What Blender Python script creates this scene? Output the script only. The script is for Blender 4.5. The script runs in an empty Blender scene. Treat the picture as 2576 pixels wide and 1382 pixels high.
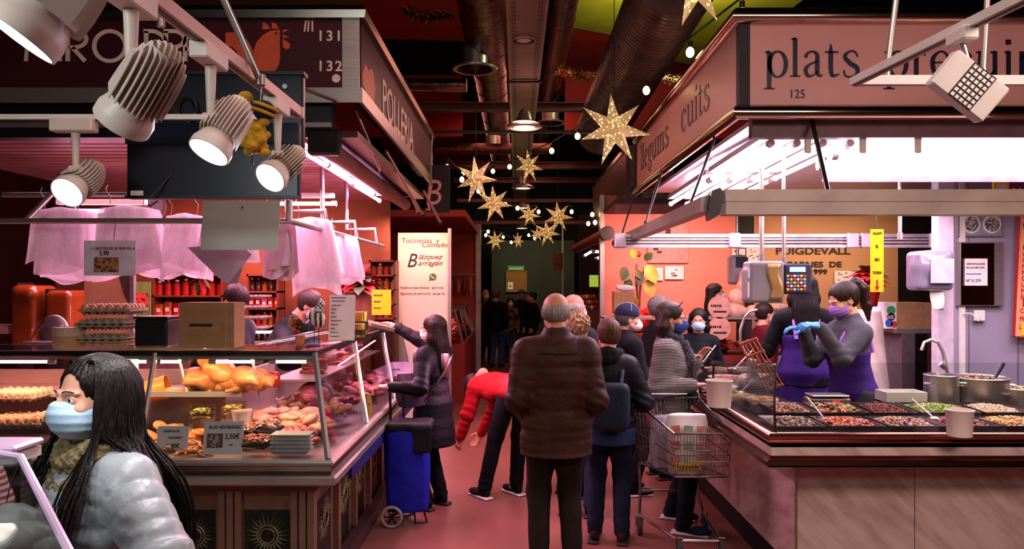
import bpy, bmesh, math, random
import numpy as np
from mathutils import Vector, Matrix, Euler, Quaternion
random.seed(7); np.random.seed(7)
PI = math.pi
F_, CX, CY, H_ = 1900.0, 1300.0, 718.0, 1.75          # focal length in pixels, vanishing point, eye height
def P(px, py, Y): return Vector(((px-CX)/F_*Y, Y, H_-(py-CY)/F_*Y))
def X_(px, Y): return (px-CX)/F_*Y
def Z_(py, Y): return H_-(py-CY)/F_*Y
col = bpy.context.scene.collection
# ---------------------------------------------------------------- camera, world, exposure
sc = bpy.context.scene
cam = bpy.data.objects.new('camera', bpy.data.cameras.new('camera')); col.objects.link(cam)
cam.location = (0, 0, H_); cam.rotation_euler = (PI/2, 0, 0)
cam.data.sensor_width = 36.0; cam.data.lens = 36.0*F_/2576
cam.data.shift_x = -(CX-1288)/2576; cam.data.shift_y = (CY-691)/2576
cam.data.clip_start = 0.05; cam.data.clip_end = 200
sc.camera = cam
sc.view_settings.view_transform = 'Standard'; sc.view_settings.look = 'None'
sc.view_settings.gamma = 1.0; sc.view_settings.use_curve_mapping = False
sc.view_settings.exposure = 0.55
w = bpy.data.worlds.new('world'); sc.world = w; w.use_nodes = True
w.node_tree.nodes['Background'].inputs[0].default_value = (0.50, 0.26, 0.27, 1)
w.node_tree.nodes['Background'].inputs[1].default_value = 0.20
try:
    sc.cycles.use_denoising = True
    sc.cycles.max_bounces = 7; sc.cycles.diffuse_bounces = 3; sc.cycles.glossy_bounces = 3
    sc.cycles.transmission_bounces = 5; sc.cycles.transparent_max_bounces = 14
    sc.cycles.sample_clamp_indirect = 4.0; sc.cycles.caustics_reflective = False; sc.cycles.caustics_refractive = False
    sc.cycles.use_light_tree = True
except Exception: pass
def lin(h):
    h = h.lstrip('#'); o = []
    for i in (0, 2, 4):
        c = int(h[i:i+2], 16)/255.0
        o.append(c/12.92 if c <= 0.04045 else ((c+0.055)/1.055)**2.4)
    return tuple(o)
def area(name, loc, size, power, color, target=None, size_y=None, spread=None):
    d = bpy.data.lights.new(name, 'AREA'); d.energy = power; d.color = color; d.size = size
    if size_y: d.shape = 'RECTANGLE'; d.size_y = size_y
    if spread: d.spread = spread
    o = bpy.data.objects.new(name, d); col.objects.link(o); o.location = loc
    t = Vector(target) if target is not None else Vector(loc)-Vector((0, 0, 1))
    o.rotation_euler = (t-Vector(loc)).to_track_quat('-Z', 'Y').to_euler()
    return o
def point(name, loc, power, color, r=0.1):
    d = bpy.data.lights.new(name, 'POINT'); d.energy = power; d.color = color; d.shadow_soft_size = r
    o = bpy.data.objects.new(name, d); col.objects.link(o); o.location = loc; return o
PINK = (1.0, 0.42, 0.62); PINKW = (1.0, 0.66, 0.80); RED = (1.0, 0.30, 0.22); WARM = (1.0, 0.62, 0.36); ORANGE = (1.0, 0.42, 0.22)
area('pink_canopy_light', (-1.35, 6.2, 2.5), .3, 95, PINK, (-1.35, 6.0, 0), size_y=2.6)
area('left_stall_light', (-2.8, 5.9, 2.55), 1.8, 65, PINK, (-2.8, 5.6, 0), size_y=1.0)
area('front_case_light', (-2.0, 4.30, 1.33), 1.9, 15, WARM, (-2.0, 4.5, .8), size_y=.06)
area('egg_case_light', (-3.3, 4.35, 1.33), 1.0, 12, RED, (-3.3, 4.4, .8), size_y=.06)
area('side_case_light', (-1.22, 5.9, 1.34), .06, 34, PINK, (-1.32, 5.9, .8), size_y=2.5)
area('right_canopy_light', (1.9, 6.3, 2.55), .6, 75, PINKW, (1.8, 6.2, 0), size_y=2.8)
area('right_front_light', (3.4, 5.1, 2.42), 2.2, 45, PINKW, (3.2, 5.0, 0), size_y=.2)
area('orange_wall_light', (2.0, 9.4, 2.55), 1.2, 40, (1, .36, .32), (1.9, 10.4, 1.2), size_y=.3)
area('tan_wall_light', (4.2, 9.6, 2.55), 1.6, 18, WARM, (4.2, 10.4, 1.2), size_y=.3)
area('panel_light', (-1.22, 8.75, 2.5), .5, 16, (1, .40, .30), (-1.2, 9.25, 1.0), size_y=.2)
area('shelf_light', (-3.0, 8.0, 2.5), 1.8, 55, RED, (-3.0, 8.9, .8), size_y=.3)
area('far_hall_light', (0, 14, 4.6), 1.5, 80, RED, (0, 14, 0), size_y=8)
area('near_hall_light', (.2, 2.0, 4.2), 2.5, 40, (1, .66, .62), (.2, 3.6, 0), size_y=2)
area('camera_side_lamps', (-1.6, .2, 2.6), .6, 17, (.95, .98, 1), (-1.1, 2.0, 1.1), size_y=.4)
area('aisle_light', (.1, 7.5, 3.6), .3, 24, (1, .45, .38), (.1, 7.5, 0), size_y=3)
point('lime_glow', (2.0, 9.2, 4.9), 60, (1, .95, .6), .3)
area('right_side_fill', (2.4, 1.2, 2.9), 1.2, 34, (1, .72, .64), (2.4, 4.2, .6), size_y=.5)  # added fill to brighten the marble front, no fixture built here
area('end_wall_fill', (.3, 19.0, 3.2), 1.2, 26, (1, .85, .55), (.2, 21, 1.2), size_y=.5)  # added fill so the dark end wall shows, not a lamp of the hall
area('tray_fill', (2.7, 4.55, 2.35), 1.6, 16, (1, .80, .72), (2.7, 4.45, .9), size_y=.2)  # added light over the food trays, only there to brighten them

# ---------------------------------------------------------------- materials
MATS = {}
def M(name, c='#808080', rough=0.5, metal=0.0, var=0.12, scale=12.0, bump=0.0, bscale=None, emit=None, es=0.0, alpha=None, trans=0.0, c2=None, kind='noise', spec=0.5, sheen=0.0, coat=0.0, sss=0.0, stretch=(1, 1, 1), ior=1.45):
    if name in MATS: return MATS[name]
    m = bpy.data.materials.new(name); m.use_nodes = True; nt = m.node_tree; N = nt.nodes; L = nt.links
    b = N['Principled BSDF']; b.inputs['Roughness'].default_value = rough; b.inputs['Metallic'].default_value = metal
    b.inputs['Specular IOR Level'].default_value = spec; b.inputs['IOR'].default_value = ior
    b.inputs['Transmission Weight'].default_value = trans
    b.inputs['Sheen Weight'].default_value = sheen; b.inputs['Coat Weight'].default_value = coat
    if sss: b.inputs['Subsurface Weight'].default_value = sss; b.inputs['Subsurface Scale'].default_value = 0.01
    base = lin(c); sec = lin(c2) if c2 else tuple(x*(1-var*2.2) for x in base)
    tc = N.new('ShaderNodeTexCoord'); mp = N.new('ShaderNodeMapping'); mp.inputs['Scale'].default_value = stretch
    L.new(tc.outputs['Object'], mp.inputs[0])
    if kind == 'wave':
        t = N.new('ShaderNodeTexWave'); t.inputs['Scale'].default_value = scale; t.inputs['Distortion'].default_value = 6; t.inputs['Detail'].default_value = 3; t.bands_direction = 'Z' if stretch[2] > 1 else 'X'; t.inputs['Distortion'].default_value = 6 if stretch[2] <= 1 else 1.5
        src = t.outputs['Fac']
    elif kind == 'voronoi':
        t = N.new('ShaderNodeTexVoronoi'); t.inputs['Scale'].default_value = scale; src = t.outputs['Distance']
    elif kind == 'checker':
        t = N.new('ShaderNodeTexChecker'); t.inputs['Scale'].default_value = scale; src = t.outputs['Fac']
    else:
        t = N.new('ShaderNodeTexNoise'); t.inputs['Scale'].default_value = scale; t.inputs['Detail'].default_value = 4; src = t.outputs['Fac']
    L.new(mp.outputs[0], t.inputs['Vector'])
    r = N.new('ShaderNodeValToRGB'); r.color_ramp.elements[0].color = (*sec, 1); r.color_ramp.elements[1].color = (*base, 1)
    r.color_ramp.elements[0].position = 0.3; r.color_ramp.elements[1].position = 0.62
    L.new(src, r.inputs[0]); L.new(r.outputs[0], b.inputs['Base Color'])
    if bump:
        n2 = N.new('ShaderNodeTexNoise') if kind != 'wave' else t
        if kind != 'wave':
            n2.inputs['Scale'].default_value = bscale or scale*3; n2.inputs['Detail'].default_value = 3; L.new(mp.outputs[0], n2.inputs['Vector'])
        bp = N.new('ShaderNodeBump'); bp.inputs['Strength'].default_value = bump; bp.inputs['Distance'].default_value = 0.01
        L.new(n2.outputs['Fac'], bp.inputs['Height']); L.new(bp.outputs[0], b.inputs['Normal'])
    if emit:
        b.inputs['Emission Color'].default_value = (*lin(emit), 1); b.inputs['Emission Strength'].default_value = es
    if alpha is not None: b.inputs['Alpha'].default_value = alpha
    MATS[name] = m; return m
def glass(name, tint='#ffffff', gloss=0.10, rough=0.02):
    """thin sheet: mostly clear, reflecting more at grazing angles"""
    if name in MATS: return MATS[name]
    m = bpy.data.materials.new(name); m.use_nodes = True; nt = m.node_tree; N = nt.nodes; L = nt.links
    N.remove(N['Principled BSDF']); out = N['Material Output']
    t = N.new('ShaderNodeBsdfTransparent'); t.inputs[0].default_value = (*lin(tint), 1)
    g = N.new('ShaderNodeBsdfGlossy'); g.inputs['Roughness'].default_value = rough
    lw = N.new('ShaderNodeLayerWeight'); lw.inputs['Blend'].default_value = 0.25
    mu = N.new('ShaderNodeMath'); mu.operation = 'MULTIPLY_ADD'; mu.inputs[1].default_value = 0.5; mu.inputs[2].default_value = gloss
    mx = N.new('ShaderNodeMixShader'); L.new(lw.outputs['Fresnel'], mu.inputs[0]); L.new(mu.outputs[0], mx.inputs[0])
    L.new(t.outputs[0], mx.inputs[1]); L.new(g.outputs[0], mx.inputs[2]); L.new(mx.outputs[0], out.inputs[0])
    MATS[name] = m; return m
def film(name, c='#ffffff', op=0.4, rough=0.25):
    """thin plastic: part clear, part white diffuse and translucent, glossy"""
    if name in MATS: return MATS[name]
    m = bpy.data.materials.new(name); m.use_nodes = True; nt = m.node_tree; N = nt.nodes; L = nt.links
    b = N['Principled BSDF']; b.inputs['Base Color'].default_value = (*lin(c), 1); b.inputs['Roughness'].default_value = rough
    out = N['Material Output']; tl = N.new('ShaderNodeBsdfTranslucent'); tl.inputs[0].default_value = (*lin(c), 1)
    m1 = N.new('ShaderNodeMixShader'); m1.inputs[0].default_value = 0.45; L.new(b.outputs[0], m1.inputs[1]); L.new(tl.outputs[0], m1.inputs[2])
    n = N.new('ShaderNodeTexNoise'); n.inputs['Scale'].default_value = 9; n.inputs['Detail'].default_value = 5
    ma = N.new('ShaderNodeMath'); ma.operation = 'MULTIPLY_ADD'; ma.inputs[1].default_value = 0.5; ma.inputs[2].default_value = op-0.25; ma.use_clamp = True
    bp = N.new('ShaderNodeBump'); bp.inputs['Strength'].default_value = 0.6; bp.inputs['Distance'].default_value = 0.02
    L.new(n.outputs['Fac'], bp.inputs['Height']); L.new(bp.outputs[0], b.inputs['Normal'])
    t = N.new('ShaderNodeBsdfTransparent'); m2 = N.new('ShaderNodeMixShader')
    L.new(n.outputs['Fac'], ma.inputs[0]); L.new(ma.outputs[0], m2.inputs[0]); L.new(t.outputs[0], m2.inputs[1]); L.new(m1.outputs[0], m2.inputs[2]); L.new(m2.outputs[0], out.inputs[0])
    MATS[name] = m; return m
# ---------------------------------------------------------------- objects
def tag(o, label=None, cat=None, group=None, kind=None):
    if label: o['label'] = label
    if cat: o['category'] = cat
    if group: o['group'] = group
    if kind: o['kind'] = kind
    return o
def thing(name, label, cat, loc=(0, 0, 0), rotz=0.0, group=None, rot=None):
    o = bpy.data.objects.new(name, None); col.objects.link(o); o.empty_display_size = 0.1
    o.location = loc; o.rotation_euler = rot if rot else (0, 0, rotz)
    return tag(o, label, cat, group)
def kids(o): return [c for c in bpy.data.objects if c.parent == o]
def copy_tree(o, loc=None, rotz=None, label=None, group=None, parent=None, ch=None, rot=None, scale=None):
    """a copy of a thing with copies of its parts and their sub-parts"""
    c = o.copy(); col.objects.link(c)
    if parent: c.parent = parent
    if loc is not None: c.location = loc
    if rotz is not None: c.rotation_euler = (0, 0, rotz)
    if rot is not None: c.rotation_euler = rot
    if scale is not None: c.scale = scale
    if label: c['label'] = label
    if group: c['group'] = group
    for k in (ch[o.name] if ch is not None else kids(o)): copy_tree(k, parent=c, ch=ch)
    return c
def np_mesh(name, V, Q, m, parent=None, smooth=True, mi=None):
    me = bpy.data.meshes.new(name); V = np.asarray(V, dtype=np.float32)
    if isinstance(Q, np.ndarray):
        k = Q.shape[1]; n = len(Q)
        me.vertices.add(len(V)); me.vertices.foreach_set('co', V.ravel())
        me.loops.add(n*k); me.loops.foreach_set('vertex_index', Q.astype(np.int32).ravel())
        me.polygons.add(n); me.polygons.foreach_set('loop_start', np.arange(0, n*k, k, dtype=np.int32))
        me.polygons.foreach_set('loop_total', np.full(n, k, dtype=np.int32)); me.update(calc_edges=True)
    else:
        me.from_pydata([tuple(map(float, v)) for v in V], [], Q); me.update()
    ms = m if isinstance(m, (list, tuple)) else [m]
    for x in ms: me.materials.append(x)
    if mi is not None: me.polygons.foreach_set('material_index', np.asarray(mi, dtype=np.int32))
    if smooth: me.polygons.foreach_set('use_smooth', np.ones(len(me.polygons), dtype=bool))
    me.validate()
    o = bpy.data.objects.new(name, me); col.objects.link(o)
    if parent: o.parent = parent
    return o
class MB:
    def __init__(s, T=None): s.v = []; s.f = []; s.mi = []; s.cur = 0; s.T = T
    def add(s, vs, fs):
        n = len(s.v); T = s.T
        s.v += [tuple(T @ Vector(v)) if T else tuple(v) for v in vs]; s.f += [tuple(i+n for i in f) for f in fs]; s.mi += [s.cur]*len(fs); return s
    def mat(s, i): s.cur = i; return s
    def box(s, c, h, R=None, b=0.0):
        """c centre, h full sizes, b chamfer"""
        hx, hy, hz = h[0]/2, h[1]/2, h[2]/2; c = Vector(c); R = R or Matrix.Identity(3)
        if isinstance(R, (int, float)): R = Matrix.Rotation(R, 3, 'Z')
        b = min(b, hx*.9, hy*.9, hz*.9)
        if b <= 0:
            vs = [c+R @ Vector((x*hx, y*hy, z*hz)) for x in (-1, 1) for y in (-1, 1) for z in (-1, 1)]
            return s.add(vs, [(0, 1, 3, 2), (4, 6, 7, 5), (0, 4, 5, 1), (2, 3, 7, 6), (0, 2, 6, 4), (1, 5, 7, 3)])
        vs = []; idx = {}
        for x in (-1, 1):
            for y in (-1, 1):
                for z in (-1, 1):
                    for a in range(3):
                        q = [x*(hx-b), y*(hy-b), z*(hz-b)]; q[a] = (x*hx, y*hy, z*hz)[a]
                        idx[(x, y, z, a)] = len(vs); vs.append(c+R @ Vector(q))
        fs = []
        for a in range(3):
            o1, o2 = [(1, 2), (2, 0), (0, 1)][a]
            for sg in (-1, 1):
                f = []
                for (u, v) in ((-1, -1), (1, -1), (1, 1), (-1, 1)):
                    k = [0, 0, 0]; k[a] = sg; k[o1] = u; k[o2] = v; f.append(idx[(*k, a)])
                fs.append(tuple(f if sg > 0 else f[::-1]))
        for a in range(3):
            o1, o2 = [(1, 2), (2, 0), (0, 1)][a]
            for u in (-1, 1):
                for v in (-1, 1):
                    k0 = [0, 0, 0]; k1 = [0, 0, 0]; k0[a] = -1; k1[a] = 1; k0[o1] = k1[o1] = u; k0[o2] = k1[o2] = v
                    f = (idx[(*k0, o1)], idx[(*k1, o1)], idx[(*k1, o2)], idx[(*k0, o2)])
                    fs.append(f if u*v < 0 else f[::-1])
        for x in (-1, 1):
            for y in (-1, 1):
                for z in (-1, 1):
                    f = (idx[(x, y, z, 0)], idx[(x, y, z, 1)], idx[(x, y, z, 2)]); fs.append(f if x*y*z > 0 else f[::-1])
        return s.add(vs, fs)
    def bb(s, a, b_, b=0.0):
        a = Vector(a); b_ = Vector(b_); return s.box((a+b_)/2, [abs(x) for x in (b_-a)], b=b)
    def ring(s, c, u, v, r, n): return [c+u*(math.cos(2*PI*i/n)*r)+v*(math.sin(2*PI*i/n)*r) for i in range(n)]
    def tube(s, pts, r, n=8, closed=False, caps=True):
        pts = [Vector(p) for p in pts]; rs = r if isinstance(r, (list, tuple)) else [r]*len(pts)
        k = len(pts); vs = []; fs = []; pu = None
        for i, p in enumerate(pts):
            if closed: d = pts[(i+1) % k]-pts[i-1]
            else: d = pts[min(i+1, k-1)]-pts[max(i-1, 0)]
            d.normalize()
            if pu is None: pu = d.orthogonal().normalized()
            u = (pu-d*pu.dot(d))
            u = u.normalized() if u.length > 1e-6 else d.orthogonal().normalized()
            pu = u; v = d.cross(u); vs += s.ring(p, u, v, rs[i], n)
        for i in range(k if closed else k-1):
            a = i*n; b = ((i+1) % k)*n
            for j in range(n): fs.append((a+j, a+(j+1) % n, b+(j+1) % n, b+j))
        if caps and not closed: fs.append(tuple(range(n))[::-1]); fs.append(tuple((k-1)*n+j for j in range(n)))
        return s.add(vs, fs)
    def cyl(s, a, b, r, r2=None, n=16): return s.tube([a, b], [r, r if r2 is None else r2], n)
    def lathe(s, prof, c=(0, 0, 0), R=None, n=24):
        """prof [(r, z)] about local z"""
        R = R or Matrix.Identity(3); c = Vector(c); vs = []; fs = []
        for (r, z) in prof:
            for j in range(n): vs.append(c+R @ Vector((r*math.cos(2*PI*j/n), r*math.sin(2*PI*j/n), z)))
        for i in range(len(prof)-1):
            for j in range(n): fs.append((i*n+j, i*n+(j+1) % n, (i+1)*n+(j+1) % n, (i+1)*n+j))
        return s.add(vs, fs)
    def ell(s, c, r, R=None, n=12, m=8):
        R = R or Matrix.Identity(3); c = Vector(c); vs = []; fs = []
        for i in range(m+1):
            t = PI*i/m
            for j in range(n): vs.append(c+R @ Vector((r[0]*math.sin(t)*math.cos(2*PI*j/n), r[1]*math.sin(t)*math.sin(2*PI*j/n), -r[2]*math.cos(t))))
        for i in range(m):
            for j in range(n): fs.append((i*n+j, i*n+(j+1) % n, (i+1)*n+(j+1) % n, (i+1)*n+j))
        return s.add(vs, fs)
    def prism(s, poly, d, n=None):
        """planar polygon (3D points) pushed along vector d"""
        d = Vector(d); k = len(poly); vs = [Vector(p) for p in poly]+[Vector(p)+d for p in poly]
        return s.add(vs, [tuple(range(k)), tuple(range(2*k-1, k-1, -1))]+[(i, i+k, (i+1) % k+k, (i+1) % k) for i in range(k)])
    def sweep(s, prof, path, closed=False):
        """prof [(u,v)] closed outline: u = horizontal offset to the outer side of the path, v = up; path list of xy with mitred corners"""
        k = len(path); vs = []; fs = []; n = len(prof)
        for i in range(k):
            p = Vector(path[i][:2]); z0 = path[i][2] if len(path[i]) > 2 else 0
            d0 = (Vector(path[i][:2])-Vector(path[i-1][:2])).normalized() if i > 0 or closed else None
            d1 = (Vector(path[(i+1) % k][:2])-p).normalized() if i < k-1 or closed else None
            d0 = d0 or d1; d1 = d1 or d0
            n0 = Vector((d0.y, -d0.x)); n1 = Vector((d1.y, -d1.x)); m = (n0+n1).normalized(); m = m/max(0.3, m.dot(n0))
            for (u, v) in prof: vs.append((p.x+m.x*u, p.y+m.y*u, z0+v))
        for i in range(k if closed else k-1):
            a = i*n; b = ((i+1) % k)*n
            for j in range(n): fs.append((a+j, b+j, b+(j+1) % n, a+(j+1) % n))
        if not closed: fs.append(tuple(range(n))); fs.append(tuple((k-1)*n+j for j in range(n))[::-1])
        return s.add(vs, fs)
    def grid(s, fn, nu, nv):
        vs = [fn(i/nu, j/nv) for j in range(nv+1) for i in range(nu+1)]
        return s.add(vs, [(j*(nu+1)+i, j*(nu+1)+i+1, (j+1)*(nu+1)+i+1, (j+1)*(nu+1)+i) for j in range(nv) for i in range(nu)])
    def build(s, name, m, parent=None, smooth=False, angle=None, fix=False):
        me = bpy.data.meshes.new(name); me.from_pydata(s.v, [], s.f)
        for x in (m if isinstance(m, (list, tuple)) else [m]): me.materials.append(x)
        if isinstance(m, (list, tuple)): me.polygons.foreach_set('material_index', s.mi)
        if fix:
            bm = bmesh.new(); bm.from_mesh(me); bmesh.ops.recalc_face_normals(bm, faces=bm.faces); bm.to_mesh(me); bm.free()
        me.update()
        if smooth or angle:
            me.polygons.foreach_set('use_smooth', [True]*len(me.polygons))
            try: me.set_sharp_from_angle(angle=angle or 0.7)
            except Exception: pass
        o = bpy.data.objects.new(name, me); col.objects.link(o)
        if parent: o.parent = parent
        return o
def solid(o, t=0.003, off=0.0):
    md = o.modifiers.new('solid', 'SOLIDIFY'); md.thickness = t; md.offset = off; return o
def struct(o): o['kind'] = 'structure'; return o
def text(s, size, loc, m, parent=None, name='lettering', ext=0.0015, align='LEFT', rotx=PI/2, rotz=0, sx=1.0, space=1.0, shear=0.0, off=0.0, rot=None, line=1.0):
    if s[0] == '~':          # print too blurred to read in the photograph: a row of small unreadable dashes
        mb = MB(); x = 0.0
        for i in range(int(s[1:])): w_ = size*(.32, .5, .24, .42)[i % 4]; mb.bb((x, .08*size, 0), (x+w_, .42*size, ext)); x += w_+size*.14
        o = tag(mb.build('printed_line', m, parent), kind='stuff'); o.rotation_euler = rot if rot else (rotx, 0, rotz); o.location = loc; o.scale = (sx, 1, 1); return o
    c = bpy.data.curves.new('t', 'FONT'); c.body = s; c.size = size; c.extrude = ext; c.align_x = align; c.space_character = space; c.shear = shear; c.offset = off; c.resolution_u = 3; c.space_line = line
    t = bpy.data.objects.new('t', c); col.objects.link(t); dg = bpy.context.evaluated_depsgraph_get()
    me = bpy.data.meshes.new_from_object(t.evaluated_get(dg)); bpy.data.objects.remove(t)
    me.materials.clear(); me.materials.append(m)
    o = bpy.data.objects.new(name, me); col.objects.link(o)
    o.rotation_euler = rot if rot else (rotx, 0, rotz); o.location = loc; o.scale = (sx, 1, 1)
    if parent: o.parent = parent
    return o
def strokes(words, h, m, loc, parent=None, name='lettering', rotz=0, sx=1.0, serif=True, track=0.06, t=0.002, wt=1.0):
    """lettering drawn from pen strokes with thick and thin parts, baseline along local x"""
    mb = MB(); x0 = 0.0
    for ch in words:
        if ch == ' ': x0 += 0.42; continue
        w_, st = GLYPH[ch]
        for s_ in st:
            pts = s_
            if len(pts) > 2 and pts[0] != 'L':
                q = []
                n = len(pts)
                for i in range(n-1):
                    p0 = pts[max(i-1, 0)]; p1 = pts[i]; p2 = pts[i+1]; p3 = pts[min(i+2, n-1)]
                    for k in range(5):
                        u = k/5.0; q.append(tuple(0.5*(2*p1[a]+(p2[a]-p0[a])*u+(2*p0[a]-5*p1[a]+4*p2[a]-p3[a])*u*u+(3*p1[a]-p0[a]-3*p2[a]+p3[a])*u**3) for a in range(3)))
                q.append(pts[-1]); pts = q
            else: pts = [p for p in pts if p != 'L']
            L_, R_ = [], []
            for i, p in enumerate(pts):
                a = pts[max(i-1, 0)]; b = pts[min(i+1, len(pts)-1)]; d = Vector((b[0]-a[0], b[1]-a[1])); d = d.normalized() if d.length > 1e-6 else Vector((1, 0)); nn = Vector((-d.y, d.x))*p[2]*wt/2
                L_.append((p[0]+nn.x, p[1]+nn.y)); R_.append((p[0]-nn.x, p[1]-nn.y))
            vs = [(sx*h*(x0+a), 0, h*b) for a, b in L_]+[(sx*h*(x0+a), 0, h*b) for a, b in R_]; k = len(L_)
            vs += [(a, t, c) for a, b, c in vs]
            fs = []
            for i in range(k-1):
                fs += [(i, i+1, k+i+1, k+i), (2*k+i, 3*k+i, 3*k+i+1, 2*k+i+1), (i, 2*k+i, 2*k+i+1, i+1), (k+i, k+i+1, 3*k+i+1, 3*k+i)]
            mb.add(vs, fs)
        x0 += w_+track
    o = mb.build(name, m, parent); o.location = loc; o.rotation_euler = (0, 0, rotz); return o
T, t_ = 0.115, 0.045
def sf(x, y, w=0.2): return ['L', (x-w/2, y, t_*.8), (x+w/2, y, t_*.8)]
def bowl(cx, cy, rx, ry, thick=T): return [(cx+rx*math.cos(a), cy+ry*math.sin(a), t_+(thick-t_)*abs(math.cos(a))**1.3) for a in [PI/2+i*PI/8 for i in range(17)]]
GLYPH = {
 'l': (0.26, [['L', (.13, .02, T), (.13, 1.0, T)], sf(.13, .02, .26), ['L', (.03, .97, .04), (.14, 1.0, .06)]]),
 'i': (0.26, [['L', (.13, .02, T), (.13, .66, T)], sf(.13, .02, .26), ['L', (.03, .63, .04), (.14, .66, .06)], ['L', (.06, .9, .13), (.19, .9, .13)]]),
 'p': (0.62, [['L', (.14, -.3, T), (.14, .66, T)], sf(.14, -.3, .28), ['L', (.03, .63, .04), (.14, .66, .06)], bowl(.36, .33, .21, .33)]),
 'a': (0.52, [[(.08, .5, .09), (.12, .6, .07), (.25, .66, .05), (.37, .58, .1), (.38, .4, T), (.38, .12, T), (.44, .03, .07), (.52, .06, .03)], [(.38, .40, .04), (.2, .33, .06), (.08, .2, .1), (.14, .03, .09), (.28, .05, .04), (.38, .14, .04)]]),
 't': (0.38, [[(.15, .85, .03), (.15, .6, T), (.15, .2, T), (.2, .03, .09), (.37, .08, .03)], ['L', (0, .64, .045), (.34, .64, .045)]]),
 's': (0.46, [[(.40, .52, .04), (.34, .64, .05), (.2, .66, .05), (.07, .53, .1), (.2, .36, .12), (.38, .24, .12), (.38, .08, .09), (.22, 0, .05), (.08, .04, .05), (.05, .18, .04)]]),
 'r': (0.42, [['L', (.14, .02, T), (.14, .66, T)], sf(.14, .02, .28), ['L', (.03, .63, .04), (.14, .66, .06)], [(.16, .46, .04), (.26, .62, .05), (.38, .6, .13)]]),
 'e': (0.52, [[(.08, .37, .04), (.44, .38, .04)], [(.44, .38, .05), (.42, .58, .06), (.27, .66, .05), (.1, .52, .1), (.07, .32, T), (.13, .1, .1), (.28, 0, .06), (.46, .12, .03)]]),
 'c': (0.5, [[(.44, .5, .11), (.36, .64, .05), (.24, .65, .05), (.09, .5, .1), (.07, .3, T), (.14, .08, .1), (.28, 0, .06), (.45, .12, .03)]]),
 'u': (0.64, [[(.13, .64, T), (.13, .2, T), (.2, .03, .09), (.34, .03, .06), (.48, .16, .04)], ['L', (.49, .02, T), (.49, .66, T)], ['L', (.02, .63, .045), (.14, .65, .05)], ['L', (.38, .63, .045), (.5, .65, .05)], ['L', (.48, .02, .045), (.62, .03, .045)]]),
 'g': (0.54, [bowl(.25, .44, .17, .21, .1), [(.14, .27, .04), (.09, .14, .07), (.3, .08, .1), (.46, -.05, .09), (.36, -.26, .06), (.14, -.28, .06), (.06, -.14, .06), (.14, .02, .03)], ['L', (.38, .6, .05), (.52, .64, .07)]]),
 'm': (0.96, [['L', (.14, .02, T), (.14, .66, T)], sf(.14, .02, .26), ['L', (.03, .63, .04), (.14, .66, .06)], [(.15, .48, .04), (.27, .62, .05), (.42, .62, .08), (.47, .45, T), (.47, .02, T)], sf(.47, .02, .26), [(.48, .48, .04), (.6, .62, .05), (.75, .62, .08), (.8, .45, T), (.8, .02, T)], sf(.8, .02, .26)]),
 'n': (0.64, [['L', (.14, .02, T), (.14, .66, T)], sf(.14, .02, .26), [(.15, .48, .04), (.27, .62, .05), (.42, .62, .08), (.48, .45, T), (.48, .02, T)], sf(.48, .02, .26)]),
}
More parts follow.
